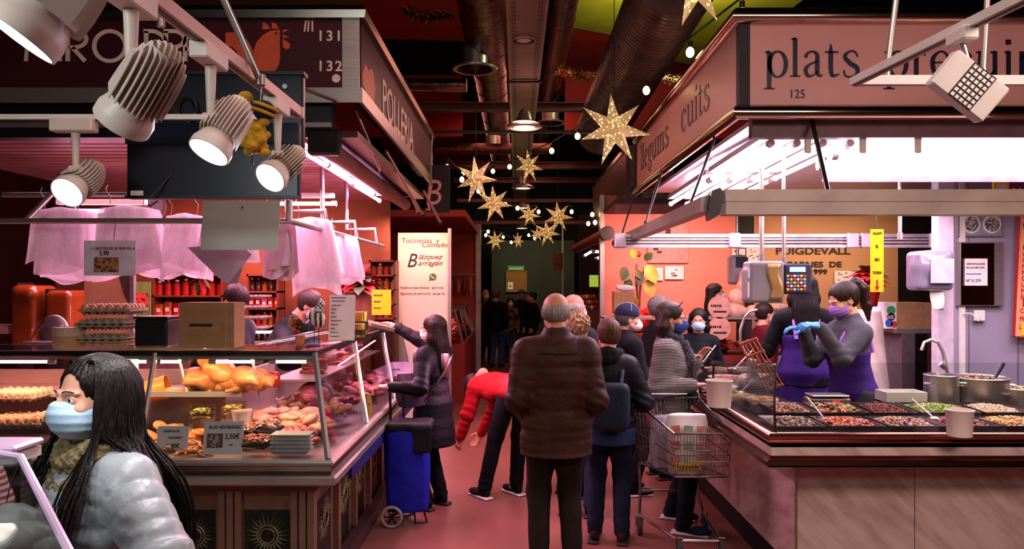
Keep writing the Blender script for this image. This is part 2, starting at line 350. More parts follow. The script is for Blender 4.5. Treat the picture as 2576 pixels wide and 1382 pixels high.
# ---------------------------------------------------------------- signed-distance bodies, meshed by surface nets
class SDF:
    def __init__(s): s.p = []; s.disp = None
    def _add(s, fn, lo, hi, k, op): s.p.append((fn, np.array(lo, float), np.array(hi, float), k, op)); return s
    def cap(s, a, b, ra, rb=None, k=0.02, op='u'):
        a = np.array(a, float); b = np.array(b, float); rb = ra if rb is None else rb
        ba = b-a; L2 = max(1e-9, ba.dot(ba)); m = max(ra, rb)
        def fn(X, Y, Z):
            h = np.clip(((X-a[0])*ba[0]+(Y-a[1])*ba[1]+(Z-a[2])*ba[2])/L2, 0, 1)
            return np.sqrt((X-a[0]-h*ba[0])**2+(Y-a[1]-h*ba[1])**2+(Z-a[2]-h*ba[2])**2)-(ra+(rb-ra)*h)
        return s._add(fn, np.minimum(a, b)-m, np.maximum(a, b)+m, k, op)
    def chain(s, pts, rs, k=0.02, op='u'):
        for i in range(len(pts)-1): s.cap(pts[i], pts[i+1], rs[i], rs[i+1], k, op)
        return s
    def ell(s, c, r, R=None, k=0.02, op='u'):
        c = np.array(c, float); r = np.array(r, float); m = r.max() if R is not None else r
        A = np.array(R.transposed()) if R is not None else None
        def fn(X, Y, Z):
            x, y, z = X-c[0], Y-c[1], Z-c[2]
            if A is not None: x, y, z = A[0, 0]*x+A[0, 1]*y+A[0, 2]*z, A[1, 0]*x+A[1, 1]*y+A[1, 2]*z, A[2, 0]*x+A[2, 1]*y+A[2, 2]*z
            k0 = np.sqrt((x/r[0])**2+(y/r[1])**2+(z/r[2])**2); k1 = np.sqrt((x/r[0]**2)**2+(y/r[1]**2)**2+(z/r[2]**2)**2)+1e-9
            return k0*(k0-1)/k1
        return s._add(fn, c-m, c+m, k, op)
    def box(s, c, h, R=None, rd=0.01, k=0.005, op='u'):
        c = np.array(c, float); h = np.array(h, float); m = np.linalg.norm(h) if R is not None else h+rd
        A = np.array(R.transposed()) if R is not None else None
        def fn(X, Y, Z):
            x, y, z = X-c[0], Y-c[1], Z-c[2]
            if A is not None: x, y, z = A[0, 0]*x+A[0, 1]*y+A[0, 2]*z, A[1, 0]*x+A[1, 1]*y+A[1, 2]*z, A[2, 0]*x+A[2, 1]*y+A[2, 2]*z
            qx, qy, qz = np.abs(x)-h[0]+rd, np.abs(y)-h[1]+rd, np.abs(z)-h[2]+rd
            return np.sqrt(np.maximum(qx, 0)**2+np.maximum(qy, 0)**2+np.maximum(qz, 0)**2)+np.minimum(np.maximum(qx, np.maximum(qy, qz)), 0)-rd
        return s._add(fn, c-m, c+m, k, op)
    def loft(s, M4, secs, k=0.03, op='u'):
        """secs [(z, cx, cy, rx, ry)] in the frame M4"""
        inv = np.array(M4.inverted()); z_ = np.array([q[0] for q in secs]); S = np.array(secs, float)
        cs = [M4 @ Vector((q[1]+sx*q[3], q[2]+sy*q[4], q[0])) for q in secs for sx in (-1, 1) for sy in (-1, 1)]
        lo = np.min([list(c) for c in cs], axis=0)-.02; hi = np.max([list(c) for c in cs], axis=0)+.02
        def fn(X, Y, Z):
            x = inv[0, 0]*X+inv[0, 1]*Y+inv[0, 2]*Z+inv[0, 3]; y = inv[1, 0]*X+inv[1, 1]*Y+inv[1, 2]*Z+inv[1, 3]; z = inv[2, 0]*X+inv[2, 1]*Y+inv[2, 2]*Z+inv[2, 3]
            sh = z.shape; zz = z.ravel(); u = np.interp(zz, z_, np.arange(len(z_))); i = np.clip(u.astype(int), 0, len(z_)-2); f = u-i; f = f*f*(3-2*f)*.5+f*.5
            g = [(S[i, a]*(1-f)+S[i+1, a]*f).reshape(sh) for a in (1, 2, 3, 4)]
            d = np.sqrt(((x-g[0])/g[2])**2+((y-g[1])/g[3])**2); d = (d-1)*np.minimum(g[2], g[3])
            return np.maximum(d, np.maximum(z_[0]-z, z-z_[-1]))
        return s._add(fn, lo, hi, k, op)
    def plane(s, n, p, op='i', lo=None, hi=None, k=0.004):
        """keep the side that the normal points away from (op i), or cut it inside a box (op s)"""
        n = np.array(n, float); n /= np.linalg.norm(n); p = np.array(p, float)
        fn = lambda X, Y, Z: (X-p[0])*n[0]+(Y-p[1])*n[1]+(Z-p[2])*n[2]
        if lo is None: lo, hi = (-9, -9, -9), (9, 9, 9)
        return s._add(fn, lo, hi, k, op)
    def mesh(s, name, vox, m, parent=None, M4=None, mf=None, raw=False):
        U = [p for p in s.p if p[4] == 'u']
        lo = np.min([p[1]-p[3] for p in U], axis=0)-3*vox; hi = np.max([p[2]+p[3] for p in U], axis=0)+3*vox
        n = np.maximum(4, np.ceil((hi-lo)/vox).astype(int)+1); ax = [lo[a]+vox*np.arange(n[a]) for a in range(3)]
        D = np.full(n, 1.0, dtype=np.float32)
        for fn, a, b, k, op in s.p:
            i0 = np.clip(np.floor((a-k-2.5*vox-lo)/vox).astype(int), 0, n); i1 = np.clip(np.ceil((b+k+2.5*vox-lo)/vox).astype(int)+1, 0, n)
            if (i1-i0).min() <= 0: continue
            sl = tuple(slice(i0[q], i1[q]) for q in range(3))
            X, Y, Z = np.meshgrid(*[ax[q][sl[q]].astype(np.float32) for q in range(3)], indexing='ij', sparse=True)
            d = fn(X, Y, Z); d = np.broadcast_to(d, D[sl].shape); E = D[sl]
            if op == 'u': h = np.clip(0.5+0.5*(E-d)/k, 0, 1); D[sl] = E*(1-h)+d*h-k*h*(1-h)
            elif op == 's': h = np.clip(0.5-0.5*(E+d)/k, 0, 1); D[sl] = E*(1-h)-d*h+k*h*(1-h)
            else: D[sl] = np.maximum(E, d)
        if s.disp is not None:
            I = np.nonzero(np.abs(D) < 0.045); D[I] += s.disp(ax[0][I[0]], ax[1][I[1]], ax[2][I[2]])
        for a in range(3):
            sl = [slice(None)]*3
            sl[a] = 0; D[tuple(sl)] = 1; sl[a] = -1; D[tuple(sl)] = 1
        V, Q = nets(D, lo, vox)
        if M4 is not None and len(V): A = np.array(M4); V = V @ A[:3, :3].T+A[:3, 3]
        if raw: return V, Q
        if not len(V): V = np.zeros((3, 3)); Q = np.array([[0, 1, 2, 2]])
        mi = None
        if mf is not None: mi = mf(V[Q].mean(axis=1))
        return np_mesh(name, V, Q, m, parent, True, mi)
def nets(D, lo, vox):
    In = D < 0; nx, ny, nz = D.shape
    c = np.zeros((nx-1, ny-1, nz-1), dtype=np.uint8)
    offs = [(i, j, k) for i in (0, 1) for j in (0, 1) for k in (0, 1)]
    for (i, j, k) in offs: c += In[i:nx-1+i, j:ny-1+j, k:nz-1+k]
    A = np.argwhere((c > 0) & (c < 8))
    if not len(A): return np.zeros((0, 3)), np.zeros((0, 4), int)
    ids = np.full(c.shape, -1, dtype=np.int32); ids[A[:, 0], A[:, 1], A[:, 2]] = np.arange(len(A))
    vals = np.stack([D[A[:, 0]+i, A[:, 1]+j, A[:, 2]+k] for (i, j, k) in offs], axis=1)
    acc = np.zeros((len(A), 3)); cnt = np.zeros(len(A)); O = np.array(offs, float)
    for a in range(8):
        for b in range(a+1, 8):
            if np.abs(O[a]-O[b]).sum() != 1: continue
            va, vb = vals[:, a], vals[:, b]; m = (va < 0) != (vb < 0); t = va/np.where(m, va-vb, 1); p = O[a]+t[:, None]*(O[b]-O[a])
            acc += np.where(m[:, None], p, 0); cnt += m
    V = lo+vox*(A+acc/cnt[:, None]); Qs = []
    for a in range(3):
        b, d = (a+1) % 3, (a+2) % 3
        s0 = [slice(None)]*3; s1 = [slice(None)]*3; s0[a] = slice(0, -1); s1[a] = slice(1, None)
        A0, A1 = In[tuple(s0)], In[tuple(s1)]; E = np.argwhere(A0 != A1)
        if not len(E): continue
        ok = (E[:, b] > 0) & (E[:, d] > 0) & (E[:, b] < D.shape[b]-1) & (E[:, d] < D.shape[d]-1); E = E[ok]
        def cid(db, dd): q = E.copy(); q[:, b] += db; q[:, d] += dd; return ids[q[:, 0], q[:, 1], q[:, 2]]
        q = np.stack([cid(-1, -1), cid(0, -1), cid(0, 0), cid(-1, 0)], axis=1); flip = ~A0[E[:, 0], E[:, 1], E[:, 2]]
        q[flip] = q[flip][:, ::-1]; Qs.append(q)
    return V, np.concatenate(Qs)
class Noise:
    def __init__(s, seed, f, n=7, an=(1, 1, 1)):
        r = np.random.RandomState(seed); s.k = r.normal(size=(n, 3))*f*np.array(an); s.p = r.uniform(0, 6.28, n); s.n = n
    def __call__(s, x, y, z): return sum(np.sin(k[0]*x+k[1]*y+k[2]*z+p) for k, p in zip(s.k, s.p))/s.n

# ================================================================ shared materials
chrome = M('brushed_steel', '#d2cbc4', .27, .78, .08, 6, stretch=(1, 1, 30))
steel = M('satin_steel', '#b0a8a2', .36, .8, .10, 8, stretch=(1, 1, 25))
gun = M('dark_metal', '#3a3534', .4, .8, .15, 9)
bronze = M('bronze_band', '#5d4a3f', .35, .75, .15, 8)
blackp = M('black_plastic', '#141416', .4, 0, .2, 14)
whitep = M('white_plastic', '#d8d3ca', .42, 0, .06, 7, bump=.03)
cream = M('cream_paint', '#cdbfae', .5, 0, .08, 9)
paper = M('white_paper', '#e6e0dc', .75, 0, .05, 6)
ink = M('dark_ink', '#1c1620', .6, 0, .1, 20)
redink = M('red_ink', '#a81c1c', .6, 0, .1, 20)
blueink = M('blue_ink', '#2b2c9a', .6, 0, .1, 20)
yellow = M('yellow_card', '#f2c813', .55, 0, .05, 9)
cardb = M('cardboard', '#a67d55', .85, 0, .10, 22, bump=.05)
wood = M('warm_wood', '#8a5836', .5, 0, .25, 5, kind='wave', stretch=(6, 1, 1))
clearg = glass('clear_glass'); caseg = glass('case_glass', '#f4f6f6', .035)
mdark = M('black_paint', '#0b090a', .6, 0, .2, 5)
marble = M('rose_marble', '#dcc5bb', .25, 0, .1, 3.4, c2='#b89a90', stretch=(1, 1, 4.5), coat=.2)
for n_ in marble.node_tree.nodes:
    if n_.type == 'MAPPING': n_.vector_type = 'TEXTURE'; n_.inputs['Rotation'].default_value = (0, .8, .3); n_.inputs['Scale'].default_value = (1.0, 1.0, .22)
tubep = M('pink_tube_light', '#ffffff', .4, 0, 0, 5, emit='#ff9fd8', es=14)
tubew = M('white_tube_light', '#ffffff', .4, 0, 0, 5, emit='#f0d8ff', es=16)
tubey = M('warm_tube_light', '#ffffff', .4, 0, 0, 5, emit='#ffc04a', es=6)
tubec = M('cool_tube_light', '#ffffff', .4, 0, 0, 5, emit='#d6fff6', es=5)
lensm = M('lamp_lens', '#ffffff', .4, 0, 0, 5, emit='#fff4f8', es=30)
bulbm = M('festoon_bulb_glow', '#ffffff', .4, 0, 0, 5, emit='#ffdc90', es=7)
# ================================================================ floor, walls, ceiling
fl = MB().bb((-7, -2.5, -.1), (8, 26, 0)).build('floor', M('floor_resin', '#86534c', .33, 0, .1, 1.4, bump=.03, bscale=60, spec=.45)); struct(fl)
floorplates = MB().bb((-.75, 11.0, 0), (.85, 11.03, .003)).build('trim_floor', steel); struct(floorplates)
def wallbox(n, a, b, m): return struct(MB().bb(a, b).build(n, m))
wallbox('wall_left', (-7.1, -2.5, 0), (-7, 26, 6.5), M('wall_maroon', '#5a1a1c', .8, 0, .15, 3))
wallbox('wall_right', (8, -2.5, 0), (8.1, 26, 6.5), M('wall_maroon', '#5a1a1c', .8))
wallbox('wall_back', (-7, 24, 0), (8, 24.1, 6.5), M('wall_far_dark', '#1c1815', .8, 0, .2, 2))
wallbox('wall_front', (-7, -2.6, 0), (8, -2.5, 6.5), M('wall_rear_grey', '#4c3330', .8, 0, .15, 3))
ce = struct(MB().bb((-7, -2.5, 6.3), (8, 26, 6.5)).build('ceiling', M('ceiling_black', '#0a0708', .9, 0, .2, 2)))
CZ = 5.6
def cpoly(px, m, z=CZ):
    pts = [Vector((X_(a, (z-H_)*F_/(CY-b)), (z-H_)*F_/(CY-b), z)) for a, b in px]
    mb = MB(); mb.prism(pts, (0, 0, .06)); o = mb.build('ceiling_panel', m, fix=True); o.parent = ce; return o
redc = M('ceiling_red', '#a3211f', .8, 0, .15, 2); grn = M('ceiling_lime', '#a8a512', .8, 0, .15, 1.5)
cpoly([(820, -30), (1290, -30), (1290, 108), (900, 96)], redc)
cpoly([(900, 262), (1300, 262), (1300, 440), (1000, 440)], redc)
cpoly([(1395, 70), (1530, 88), (1620, 150), (1850, 170), (2560, 20), (2560, 120), (1850, 330), (1620, 260), (1395, 240)], redc, 5.5)
cpoly([(1440, -60), (1440, 70), (1560, 92), (1640, 146), (1770, 168), (1900, 90), (2100, -60)], grn, 5.45)
cpoly([(-300, -60), (1100, -60), (900, 10), (-300, 30)], M('ceiling_olive', '#6d6413', .8), 5.5)
for (x0, x1, y) in ((.78, 1.3, 12.2), (1.4, 4.5, 12.6), (-4.5, -.9, 12.4)):
    b = MB().bb((x0, y, 4.2), (x1, y+.1, 5.2)).build('ceiling_beam', redc); b.parent = ce
# cable tray along the aisle
tr = thing('cable_tray', 'long perforated grey cable tray running overhead along the middle of the aisle', 'cable tray', (.08, 0, 3.9))
m = MB(); m.bb((-.15, 4.6, 0), (.15, 23, .01)); m.build('tray_floor', M('tray_steel', '#8d7b77', .45, .7, .12, 5), tr)
for s in (-1, 1):
    m = MB(); m.bb((s*.15-.012, 4.6, -.01), (s*.15+.012, 23, .09)); m.build('side_rail', M('tray_steel2', '#a08a86', .4, .7, .12, 5), tr)
hm = MB()
for k in range(130):
    y = 4.65+k*.09
    for s in (-.115, -.095, .095, .115): hm.bb((s-.005, y, -.003), (s+.005, y+.05, 0))
h = hm.build('slot', blackp, tr); tag(h, kind='stuff')
for y in np.arange(5.5, 22, 2.4):
    m = MB(); m.bb((-.19, y, -.03), (.19, y+.03, -.011)); m.build('cross_bar', gun, tr)
# ducts
foil = M('foil_wrap', '#6e5048', .3, .9, .25, 7, bump=.8, bscale=11)
spir = M('duct_metal', '#7a5c56', .36, .75, .2, 5, bump=.4, bscale=8)
def duct(name, pts, r, m, label, ribs=0, n=20):
    root = thing(name, label, 'duct', pts[0]); o = Vector(pts[0]); q = [Vector(p)-o for p in pts]
    mb = MB(); mb.tube(q, r, n); mb.build('duct_body', m, root, smooth=True)
    L = (q[-1]-q[0]).length; k = int(L/ribs) if ribs else 0; d = (q[-1]-q[0]).normalized()
    if k:
        mb = MB()
        for i in range(k): p = q[0]+d*(L*(i+.5)/k); mb.tube([p-d*.008, p+d*.008], r*1.02, n)
        tag(mb.build('rib', m, root, smooth=False), kind='stuff')
    return root
duct('air_duct', [(-.36, 5.0, 4.75), (-.36, 22, 4.75)], .27, foil, 'wide foil-wrapped air duct running beside the cable tray on the poultry stall side', .9)
duct('air_duct', [(.52, 5.0, 4.9), (.52, 19, 4.9)], .17, foil, 'slim foil-wrapped air duct between the cable tray and the lime green ceiling', .7)
duct('spiral_duct', [P(1510, 330, 10.6), P(1705, -60, 5.9)], .33, spir, 'fat ribbed spiral duct slanting up in front of the lime green ceiling', .07, 28)
duct('air_duct', [(-1.5, 8.3, 3.95), (-.55, 8.3, 3.95)], .075, foil, 'short foil pipe branching off the wide duct above the maroon poultry sign')
duct('air_duct', [(-1.4, 13.0, 4.1), (0.6, 13.0, 4.1)], .09, foil, 'foil pipe crossing under the ducts far down the aisle')
for (px, py, Y, r) in ((1195, 172, 9.0, .27), (1240, 378, 13.5, .24), (1385, 308, 11, .22), (1245, 395, 17, .25)):
    d = thing('air_diffuser', {172: 'large round air diffuser under the near end of the wide foil duct', 378: 'smaller round air diffuser further down the wide foil duct', 308: 'round air diffuser beside the cable tray behind the big star', 395: 'distant round air diffuser at the far end of the wide foil duct'}[py], 'air diffuser', P(px, py, Y))
    m = MB(); m.lathe([(r*.55, .25), (r*.55, .03), (r, .0), (r*.98, -.02), (r*.8, -.015)], n=28); m.build('rim', steel, d, smooth=True)
    for q in range(3): m = MB(); m.lathe([(r*(.7-.18*q), .01-.01*q), (r*(.62-.18*q), -.025-.008*q), (r*(.6-.18*q), -.02)], n=24); m.build('cone', gun, d, smooth=True)
bm_ = M('beam_paint', '#6b4340', .5, .4, .15, 5)
for i, (py, Y, x0, x1, t) in enumerate(((272, 10.4, 1050, 1610, .1), (332, 9.4, 1090, 1560, .03), (418, 15, 1130, 1570, .12), (455, 17, 1140, 1560, .1), (505, 12, 1150, 1560, .05), (560, 14, 1160, 1500, .06))):
    b = thing('ceiling_beam', ['painted beam crossing above the aisle just behind the big star', 'thin dark rod crossing the aisle in front of the round pendant lamp', 'beam crossing the aisle behind the second row of stars', 'lower beam crossing the aisle behind the second row of stars', 'thin rail crossing just above the lower stars', 'dark rail crossing the aisle behind the lowest stars'][i], 'beam', P((x0+x1)/2, py, Y))
    L = (x1-x0)/F_*Y; m = MB(); m.box((0, 0, 0), (L, .06, t)); m.build('beam', bm_ if t > .04 else blackp, b)
    if t > .08: m = MB(); m.box((0, -.05, -t/2), (L, .12, .012)); m.box((0, -.05, t/2), (L, .12, .012)); m.build('flange', bm_, b)
# tinsel garlands
def tinsel(a, b, r, n, label, seed):
    rr = random.Random(seed); a = Vector(a); b = Vector(b); m = MB()
    for i in range(n):
        p = a+(b-a)*rr.random(); p.z -= .06*math.sin(PI*(p-a).length/(b-a).length)
        d = Vector((rr.gauss(0, 1), rr.gauss(0, 1), rr.gauss(0, 1))).normalized()*r*rr.uniform(.5, 1); e = d.orthogonal().normalized()*.006
        m.add([p+e, p-e, p+d], [(0, 1, 2)])
    o = m.build('tinsel_garland', M('gold_foil', '#c9a06a', .2, 1, .3, 30)); tag(o, label, 'garland')
tinsel(P(1400, 175, 10), P(1590, 195, 10), .16, 700, 'gold tinsel garland strung behind the big star, beside the slim duct', 1)
tinsel(P(1620, 180, 9), P(1760, 195, 9), .13, 500, 'gold tinsel garland hanging below the lime green ceiling', 2)
tinsel(P(1015, 25, 8), P(1140, 35, 8), .12, 500, 'gold tinsel tuft where the foil pipe meets the wide duct', 3)
# pendant lamps of the aisle
for i, (px, py, Y, r) in enumerate(((1319, 318, 8.6, .2), (1316, 472, 13, .2), (1315, 522, 17, .22), (1318, 98, 6.6, .1), (1313, 573, 19, .15))):
    d = thing('pendant_lamp', ['wide round pendant lamp under the cable tray, level with the big star', 'round pendant lamp under the tray behind the upper stars', 'small far pendant lamp behind the middle stars', 'dark round fitting fixed under the near end of the cable tray', 'farthest pendant lamp above the dark end wall'][i], 'lamp', P(px, py, Y))
    m = MB(); m.lathe([(.02, .2), (.07, .16), (.1, .06), (r, .01), (r, -.012), (r*.9, -.02)], n=28); m.build('lamp_shade', steel, d, smooth=True)
    m = MB(); m.lathe([(r*.62, -.016), (0.001, -.03)], n=24); m.build('lens', M('dim_lens', '#ffffff', .4, emit='#ffd0c0', es=1.2) if i != 3 else cream, d, smooth=True)
# ================================================================ left stall: poultry
maroon = M('sign_maroon', '#3c121c', .5, 0, .08, 3, spec=.25); cap = M('sign_cap_steel', '#9a9284', .25, 1, .12, 3)
sl = thing('stall_sign', 'maroon poultry stall sign box with an orange rooster above the glass counter', 'sign', (-.956, 4.6, 2.9))
m = MB(); m.bb((-3.2, 0, .05), (-.04, .12, .47)); m.build('front_panel', maroon, sl)
m = MB(); m.bb((-.12, .04, .05), (0, 3.75, .47)); m.build('side_panel', maroon, sl)
prof = [(0, 0), (.035, .0), (.045, .045), (.02, .08), (0, .08)]
m = MB(); m.sweep([(u, v+.47) for u, v in prof], [(-3.2, 0), (0, 0), (0, 3.8)]); m.build('top_trim', cap, sl, fix=True)
m = MB(); m.sweep([(0, -.04), (.02, -.04), (.02, .05), (0, .05)], [(-3.2, 0), (0, 0), (0, 3.8)]); m.build('bottom_trim', steel, sl, fix=True)
for x in (-.05,): m = MB(); m.bb((x-.055, -.012, .05), (x+.05, 0, .47)); m.build('corner_trim', steel, sl)
m = MB(); m.bb((0, 3.76, 0), (.015, 3.84, .5)); m.build('end_trim', cap, sl)
cr = M('sign_cream', '#dcc6b2', .5); orng = M('sign_orange', '#c4502a', .5)
def ribbon_letter(mb, pts, wd, h, x):
    vs = []
    for i, p in enumerate(pts):
        a = Vector(pts[max(i-1, 0)]); b = Vector(pts[min(i+1, len(pts)-1)]); d = (b-a).normalized(); n = Vector((-d.y, d.x))*wd/2
        vs += [(x+h*(p[0]+n.x), -.004, h*(p[1]+n.y)), (x+h*(p[0]-n.x), -.004, h*(p[1]-n.y))]
    k = len(pts); vs += [(a, 0, c) for a, _, c in vs]
    fs = []
    for i in range(k-1): a = 2*i; fs += [(a, a+1, a+3, a+2), (a, a+2, a+2+2*k, a+2*k), (a+1, a+1+2*k, a+3+2*k, a+3)]
    mb.add(vs, fs)
def arc(cx, cy, rx, ry, a0, a1, n=14): return [(cx+rx*math.cos(math.radians(a0+(a1-a0)*i/n)), cy+ry*math.sin(math.radians(a0+(a1-a0)*i/n))) for i in range(n+1)]
HL = .275; ML = lambda px: X_(px, 4.6)+.956
lets = {'M': [[(.05, 0), (.12, .95), (.45, .3), (.78, .95), (.85, 0)]], '.': [[(.02, .06), (.14, .06)]],
        'R': [[(.07, 0), (.07, .93)], [(.0, .93)]+arc(.25, .68, .33, .25, 90, -90)[0:]+[(.1, .43)], [(.2, .43), (.55, 0)]],
        'O': [arc(.45, .47, .43, .46, 0, 360, 28)], 'L': [[(.07, 1.0), (.07, .07), (.5, .07)]],
        'D': [[(.07, 0), (.07, .93)], [(0, .93)]+arc(.2, .5, .42, .43, 90, -90)+[(0, .07)]], 'A': [[(.05, 0), (.05, .5)]+arc(.35, .55, .3, .38, 180, 90)+[(.65, .93), (.65, 0)], [(.05, .38), (.65, .38)]]}
for ch, px in (('M', 62), ('.', 146), ('R', 165), ('O', 236), ('L', 322), ('D', 362), ('R', 412), ('A', 462)):
    mb = MB()
    for p in lets[ch]: ribbon_letter(mb, p, .12, HL*.72, 0)
    o = mb.build('letter', cr, sl, fix=True); o.scale = (1.0 if ch in 'M.' else 1.12, 1, 1); o.location = (ML(px), -.002, Z_(155, 4.6)-2.9)
def flat(mbname, pts, m, parent, y=-.004):
    mb = MB(); mb.prism([(a, y, b) for a, b in pts], (0, .004, 0)); return mb.build(mbname, m, parent, fix=True)
S = 4.6/F_; rp = lambda l: [(X_(a, 4.6)+.956, Z_(b, 4.6)-2.9) for a, b in l]
flat('rooster_body', rp([(704, 75), (705, 140), (703, 160), (697, 173), (688, 182), (655, 182), (640, 160), (638, 130), (645, 108), (660, 90), (680, 78)]), orng, sl)
flat('rooster_tail', rp([(590, 82), (606, 86), (620, 98), (632, 116), (637, 134), (642, 165), (652, 181), (625, 181), (600, 160), (568, 150), (568, 82)]), orng, sl)
flat('rooster_comb', rp([(661, 56), (672, 60), (681, 73), (661, 75)]), orng, sl); flat('rooster_comb', rp([(684, 57), (695, 60), (703, 73), (684, 73)]), orng, sl)
flat('rooster_beak', rp([(711, 76), (728, 74), (712, 83)]), orng, sl); flat('rooster_beak', rp([(711, 86), (730, 95), (711, 96)]), orng, sl)
flat('rooster_wattle', rp([(711, 98), (722, 104), (730, 112), (728, 122), (720, 125), (712, 120)]), orng, sl)
flat('eye', rp([(693, 83), (697, 81), (699, 85), (696, 88), (693, 86)]), maroon, sl, -.006)
for a in (0, 1): flat('feather_line', rp([(568, 117-a*0+a*15), (585, 118+a*16), (600, 135+a*14), (604, 160+a*5), (601, 160+a*5), (597, 137+a*14), (583, 121+a*16), (568, 120+a*15)]), maroon, sl, -.006)
for i, dx in enumerate((0, 9, 20)): flat('tally_mark', rp([(764+dx, 80), (766+dx+(1-i)*2, 52), (770+dx+(1-i)*2, 52), (768+dx, 80)]), cr, sl)
text('131', .088, (ML(798), -.004, Z_(103, 4.6)-2.9), cr, sl, sx=1.0, space=1.25, off=.002)
text('132', .088, (ML(798), -.004, Z_(179, 4.6)-2.9), cr, sl, sx=1.0, space=1.25, off=.002)
m = MB(); m.cyl((ML(846), -.006, Z_(198, 4.6)-2.9), (ML(846), 0, Z_(198, 4.6)-2.9), .026, n=20); m.build('round_marker', cr, sl)
text('POLLERIA', .37, (.004, .74, .068), cr, sl, rotz=PI/2, sx=1.0, off=.003, space=1.0)
yy = lambda px: .956*F_/(CX-px)-4.6
rsx = [(926, 165), (935, 160), (938, 175), (943, 210), (940, 245), (930, 252), (921, 240), (918, 215), (912, 205), (910, 175), (914, 160), (916, 150), (922, 155)]
mb = MB(); mb.prism([(0, (.956*F_/(CX-a))-4.6, Z_(b+12, .956*F_/(CX-a))-2.9) for a, b in rsx], (.004, 0, 0)); mb.build('side_rooster', orng, sl, fix=True)
# fringe of the sign: bracket arms and shutter box behind it
def arm(name, pts, r, label, m=steel, cat='bracket arm'):
    t0 = thing(name, label, cat, pts[0]); o = Vector(pts[0])
    for i in range(len(pts)-1):
        mb = MB(); mb.tube([Vector(pts[i])-o, Vector(pts[i+1])-o], r, 8); mb.build('arm_tube', m, t0, smooth=True)
        mb = MB(); mb.ell(Vector(pts[i+1])-o, (r*1.7,)*3, n=10, m=6); mb.build('joint', blackp, t0, smooth=True)
    return t0
arm('awning_strut', [P(893, 275, 5.0), P(958, 432, 5.6)], .012, 'folding awning arm just behind the corner of the maroon sign')
arm('awning_strut', [P(970, 380, 5.9), P(1062, 540, 7.2)], .014, 'awning arm under the lettered side of the maroon sign')
arm('awning_strut', [P(1018, 455, 6.6), P(1052, 535, 7.0)], .012, 'short awning arm beside the far end of the maroon sign')
arm('awning_strut', [P(1065, 480, 7.4), P(1108, 560, 8.0)], .014, 'last awning arm hanging at the black letter sign')
sh = thing('awning_roll', 'rolled brown awning cassette along the aisle edge of the poultry stall', 'awning', (-1.2, 4.75, 2.62))
m = MB(); m.cyl((0, 0, 0), (0, 3.4, 0), .06, n=16); m.build('roll', M('awning_brown', '#8c5a4c', .7, 0, .1, 6), sh, smooth=True)
m = MB(); m.box((0, -.03, .02), (.2, .08, .16), b=.015); m.build('end_cap', blackp, sh)
m = MB(); m.bb((.08, 0, .06), (.2, 3.4, .1)); m.build('edge_rail', bronze, sh)
m = MB(); m.bb((-.08, 0, .08), (.06, 3.4, .13)); m.build('cassette_top', blackp, sh)
# stall ceiling of slats
sr = thing('slatted_canopy', 'pinkish slatted canopy roof over the poultry stall', 'canopy', (-4.2, 4.82, 2.70))
m = MB()
for k in range(50): m.box((1.45, .04+k*.07, -.004*(k % 2)), (2.9, .058, .012))
tag(m.build('slat', M('slat_pink', '#b98e8a', .4, .3, .1, 5), sr), kind='stuff')
m = MB(); m.bb((-.3, -.12, -.03), (3.05, -.02, .19)); m.build('front_fascia', gun, sr); m = MB(); m.bb((-.3, -.14, .03), (3.05, -.12, .06)); m.build('fascia_trim', steel, sr)
for x in (0.02, 1.1, 2.2, 2.88): m = MB(); m.bb((x-.02, 0, .01), (x+.02, 3.5, .05)); m.build('rafter', gun, sr)
wl = struct(MB().bb((-5.5, 9.0, 0), (-1.52, 9.1, 3.2)).build('wall_stall_left', M('stall_wall_brown', '#7d4733', .7, 0, .2, 2.5)))
arp = thing('advertising_board', 'tall white advertising panel with cursive lettering at the end of the poultry stall', 'panel', (X_(1001, 9.3), 9.3, 0))
Wp = X_(1127, 9.3)-X_(1001, 9.3); m = MB(); m.bb((0, 0, 0), (Wp, .05, Z_(586, 9.3))); m.build('board', M('panel_white', '#eadccb', .5, 0, .04, 2), arp)
m = MB(); m.bb((Wp, -.02, 0), (Wp+.04, .08, Z_(575, 9.3))); m.build('edge_post', steel, arp)
pk = M('panel_ink', '#7c3b3c', .6)
def tp(s, px, py, size, sx=1, sh=0, mm=pk): return text(s, size, (X_(px, 9.3)-X_(1001, 9.3), -.004, Z_(py, 9.3)), mm, arp, sx=sx, shear=sh)
tp('Tocinerías  y', 1010, 611, .085, 1.05); tp('Colmado', 1061, 622, .085, 1.0)
tp('B', 1022, 672, .24, .9, .3, ink); tp('lázquez', 1050, 652, .09, 1.1, .6); tp('arragán', 1050, 668, .09, 1.1, .6)
tp('TELÉFONO PARA PEDIDOS :  603 914 765', 1007, 727, .036, .82); tp('TELÉFONO DE CONTACTO:   696 687 722', 1007, 742, .036, .82)
m = MB(); cxx, czz = X_(1089, 9.3)-X_(1001, 9.3), Z_(697, 9.3); m.cyl((cxx, -.004, czz), (cxx, 0, czz), .044, n=24); m.build('chat_mark', M('chat_green', '#4c6a2c', .6), arp)
m = MB(); m.tube([(cxx-.022, -.007, czz+.018), (cxx-.012, -.007, czz-.006), (cxx+.018, -.007, czz-.02)], .007, 6); m.build('handset_mark', paper, arp)
m = MB(); m.add([(cxx-.04, -.004, czz-.02), (cxx-.05, -.004, czz-.05), (cxx-.02, -.004, czz-.04)], [(0, 1, 2)]); m.build('mark_tail', M('chat_green', '#4c6a2c'), arp)
bs = thing('letter_sign', 'black hanging sign with a pale curly letter beyond the maroon sign', 'sign', P(1072, 535, 8.7))
m = MB(); m.bb((0, 0, 0), (.27, .05, .55)); m.build('board', mdark, bs); m = MB(); m.bb((.04, -.5, .50), (.08, .02, .54)); m.build('bracket', gun, bs)
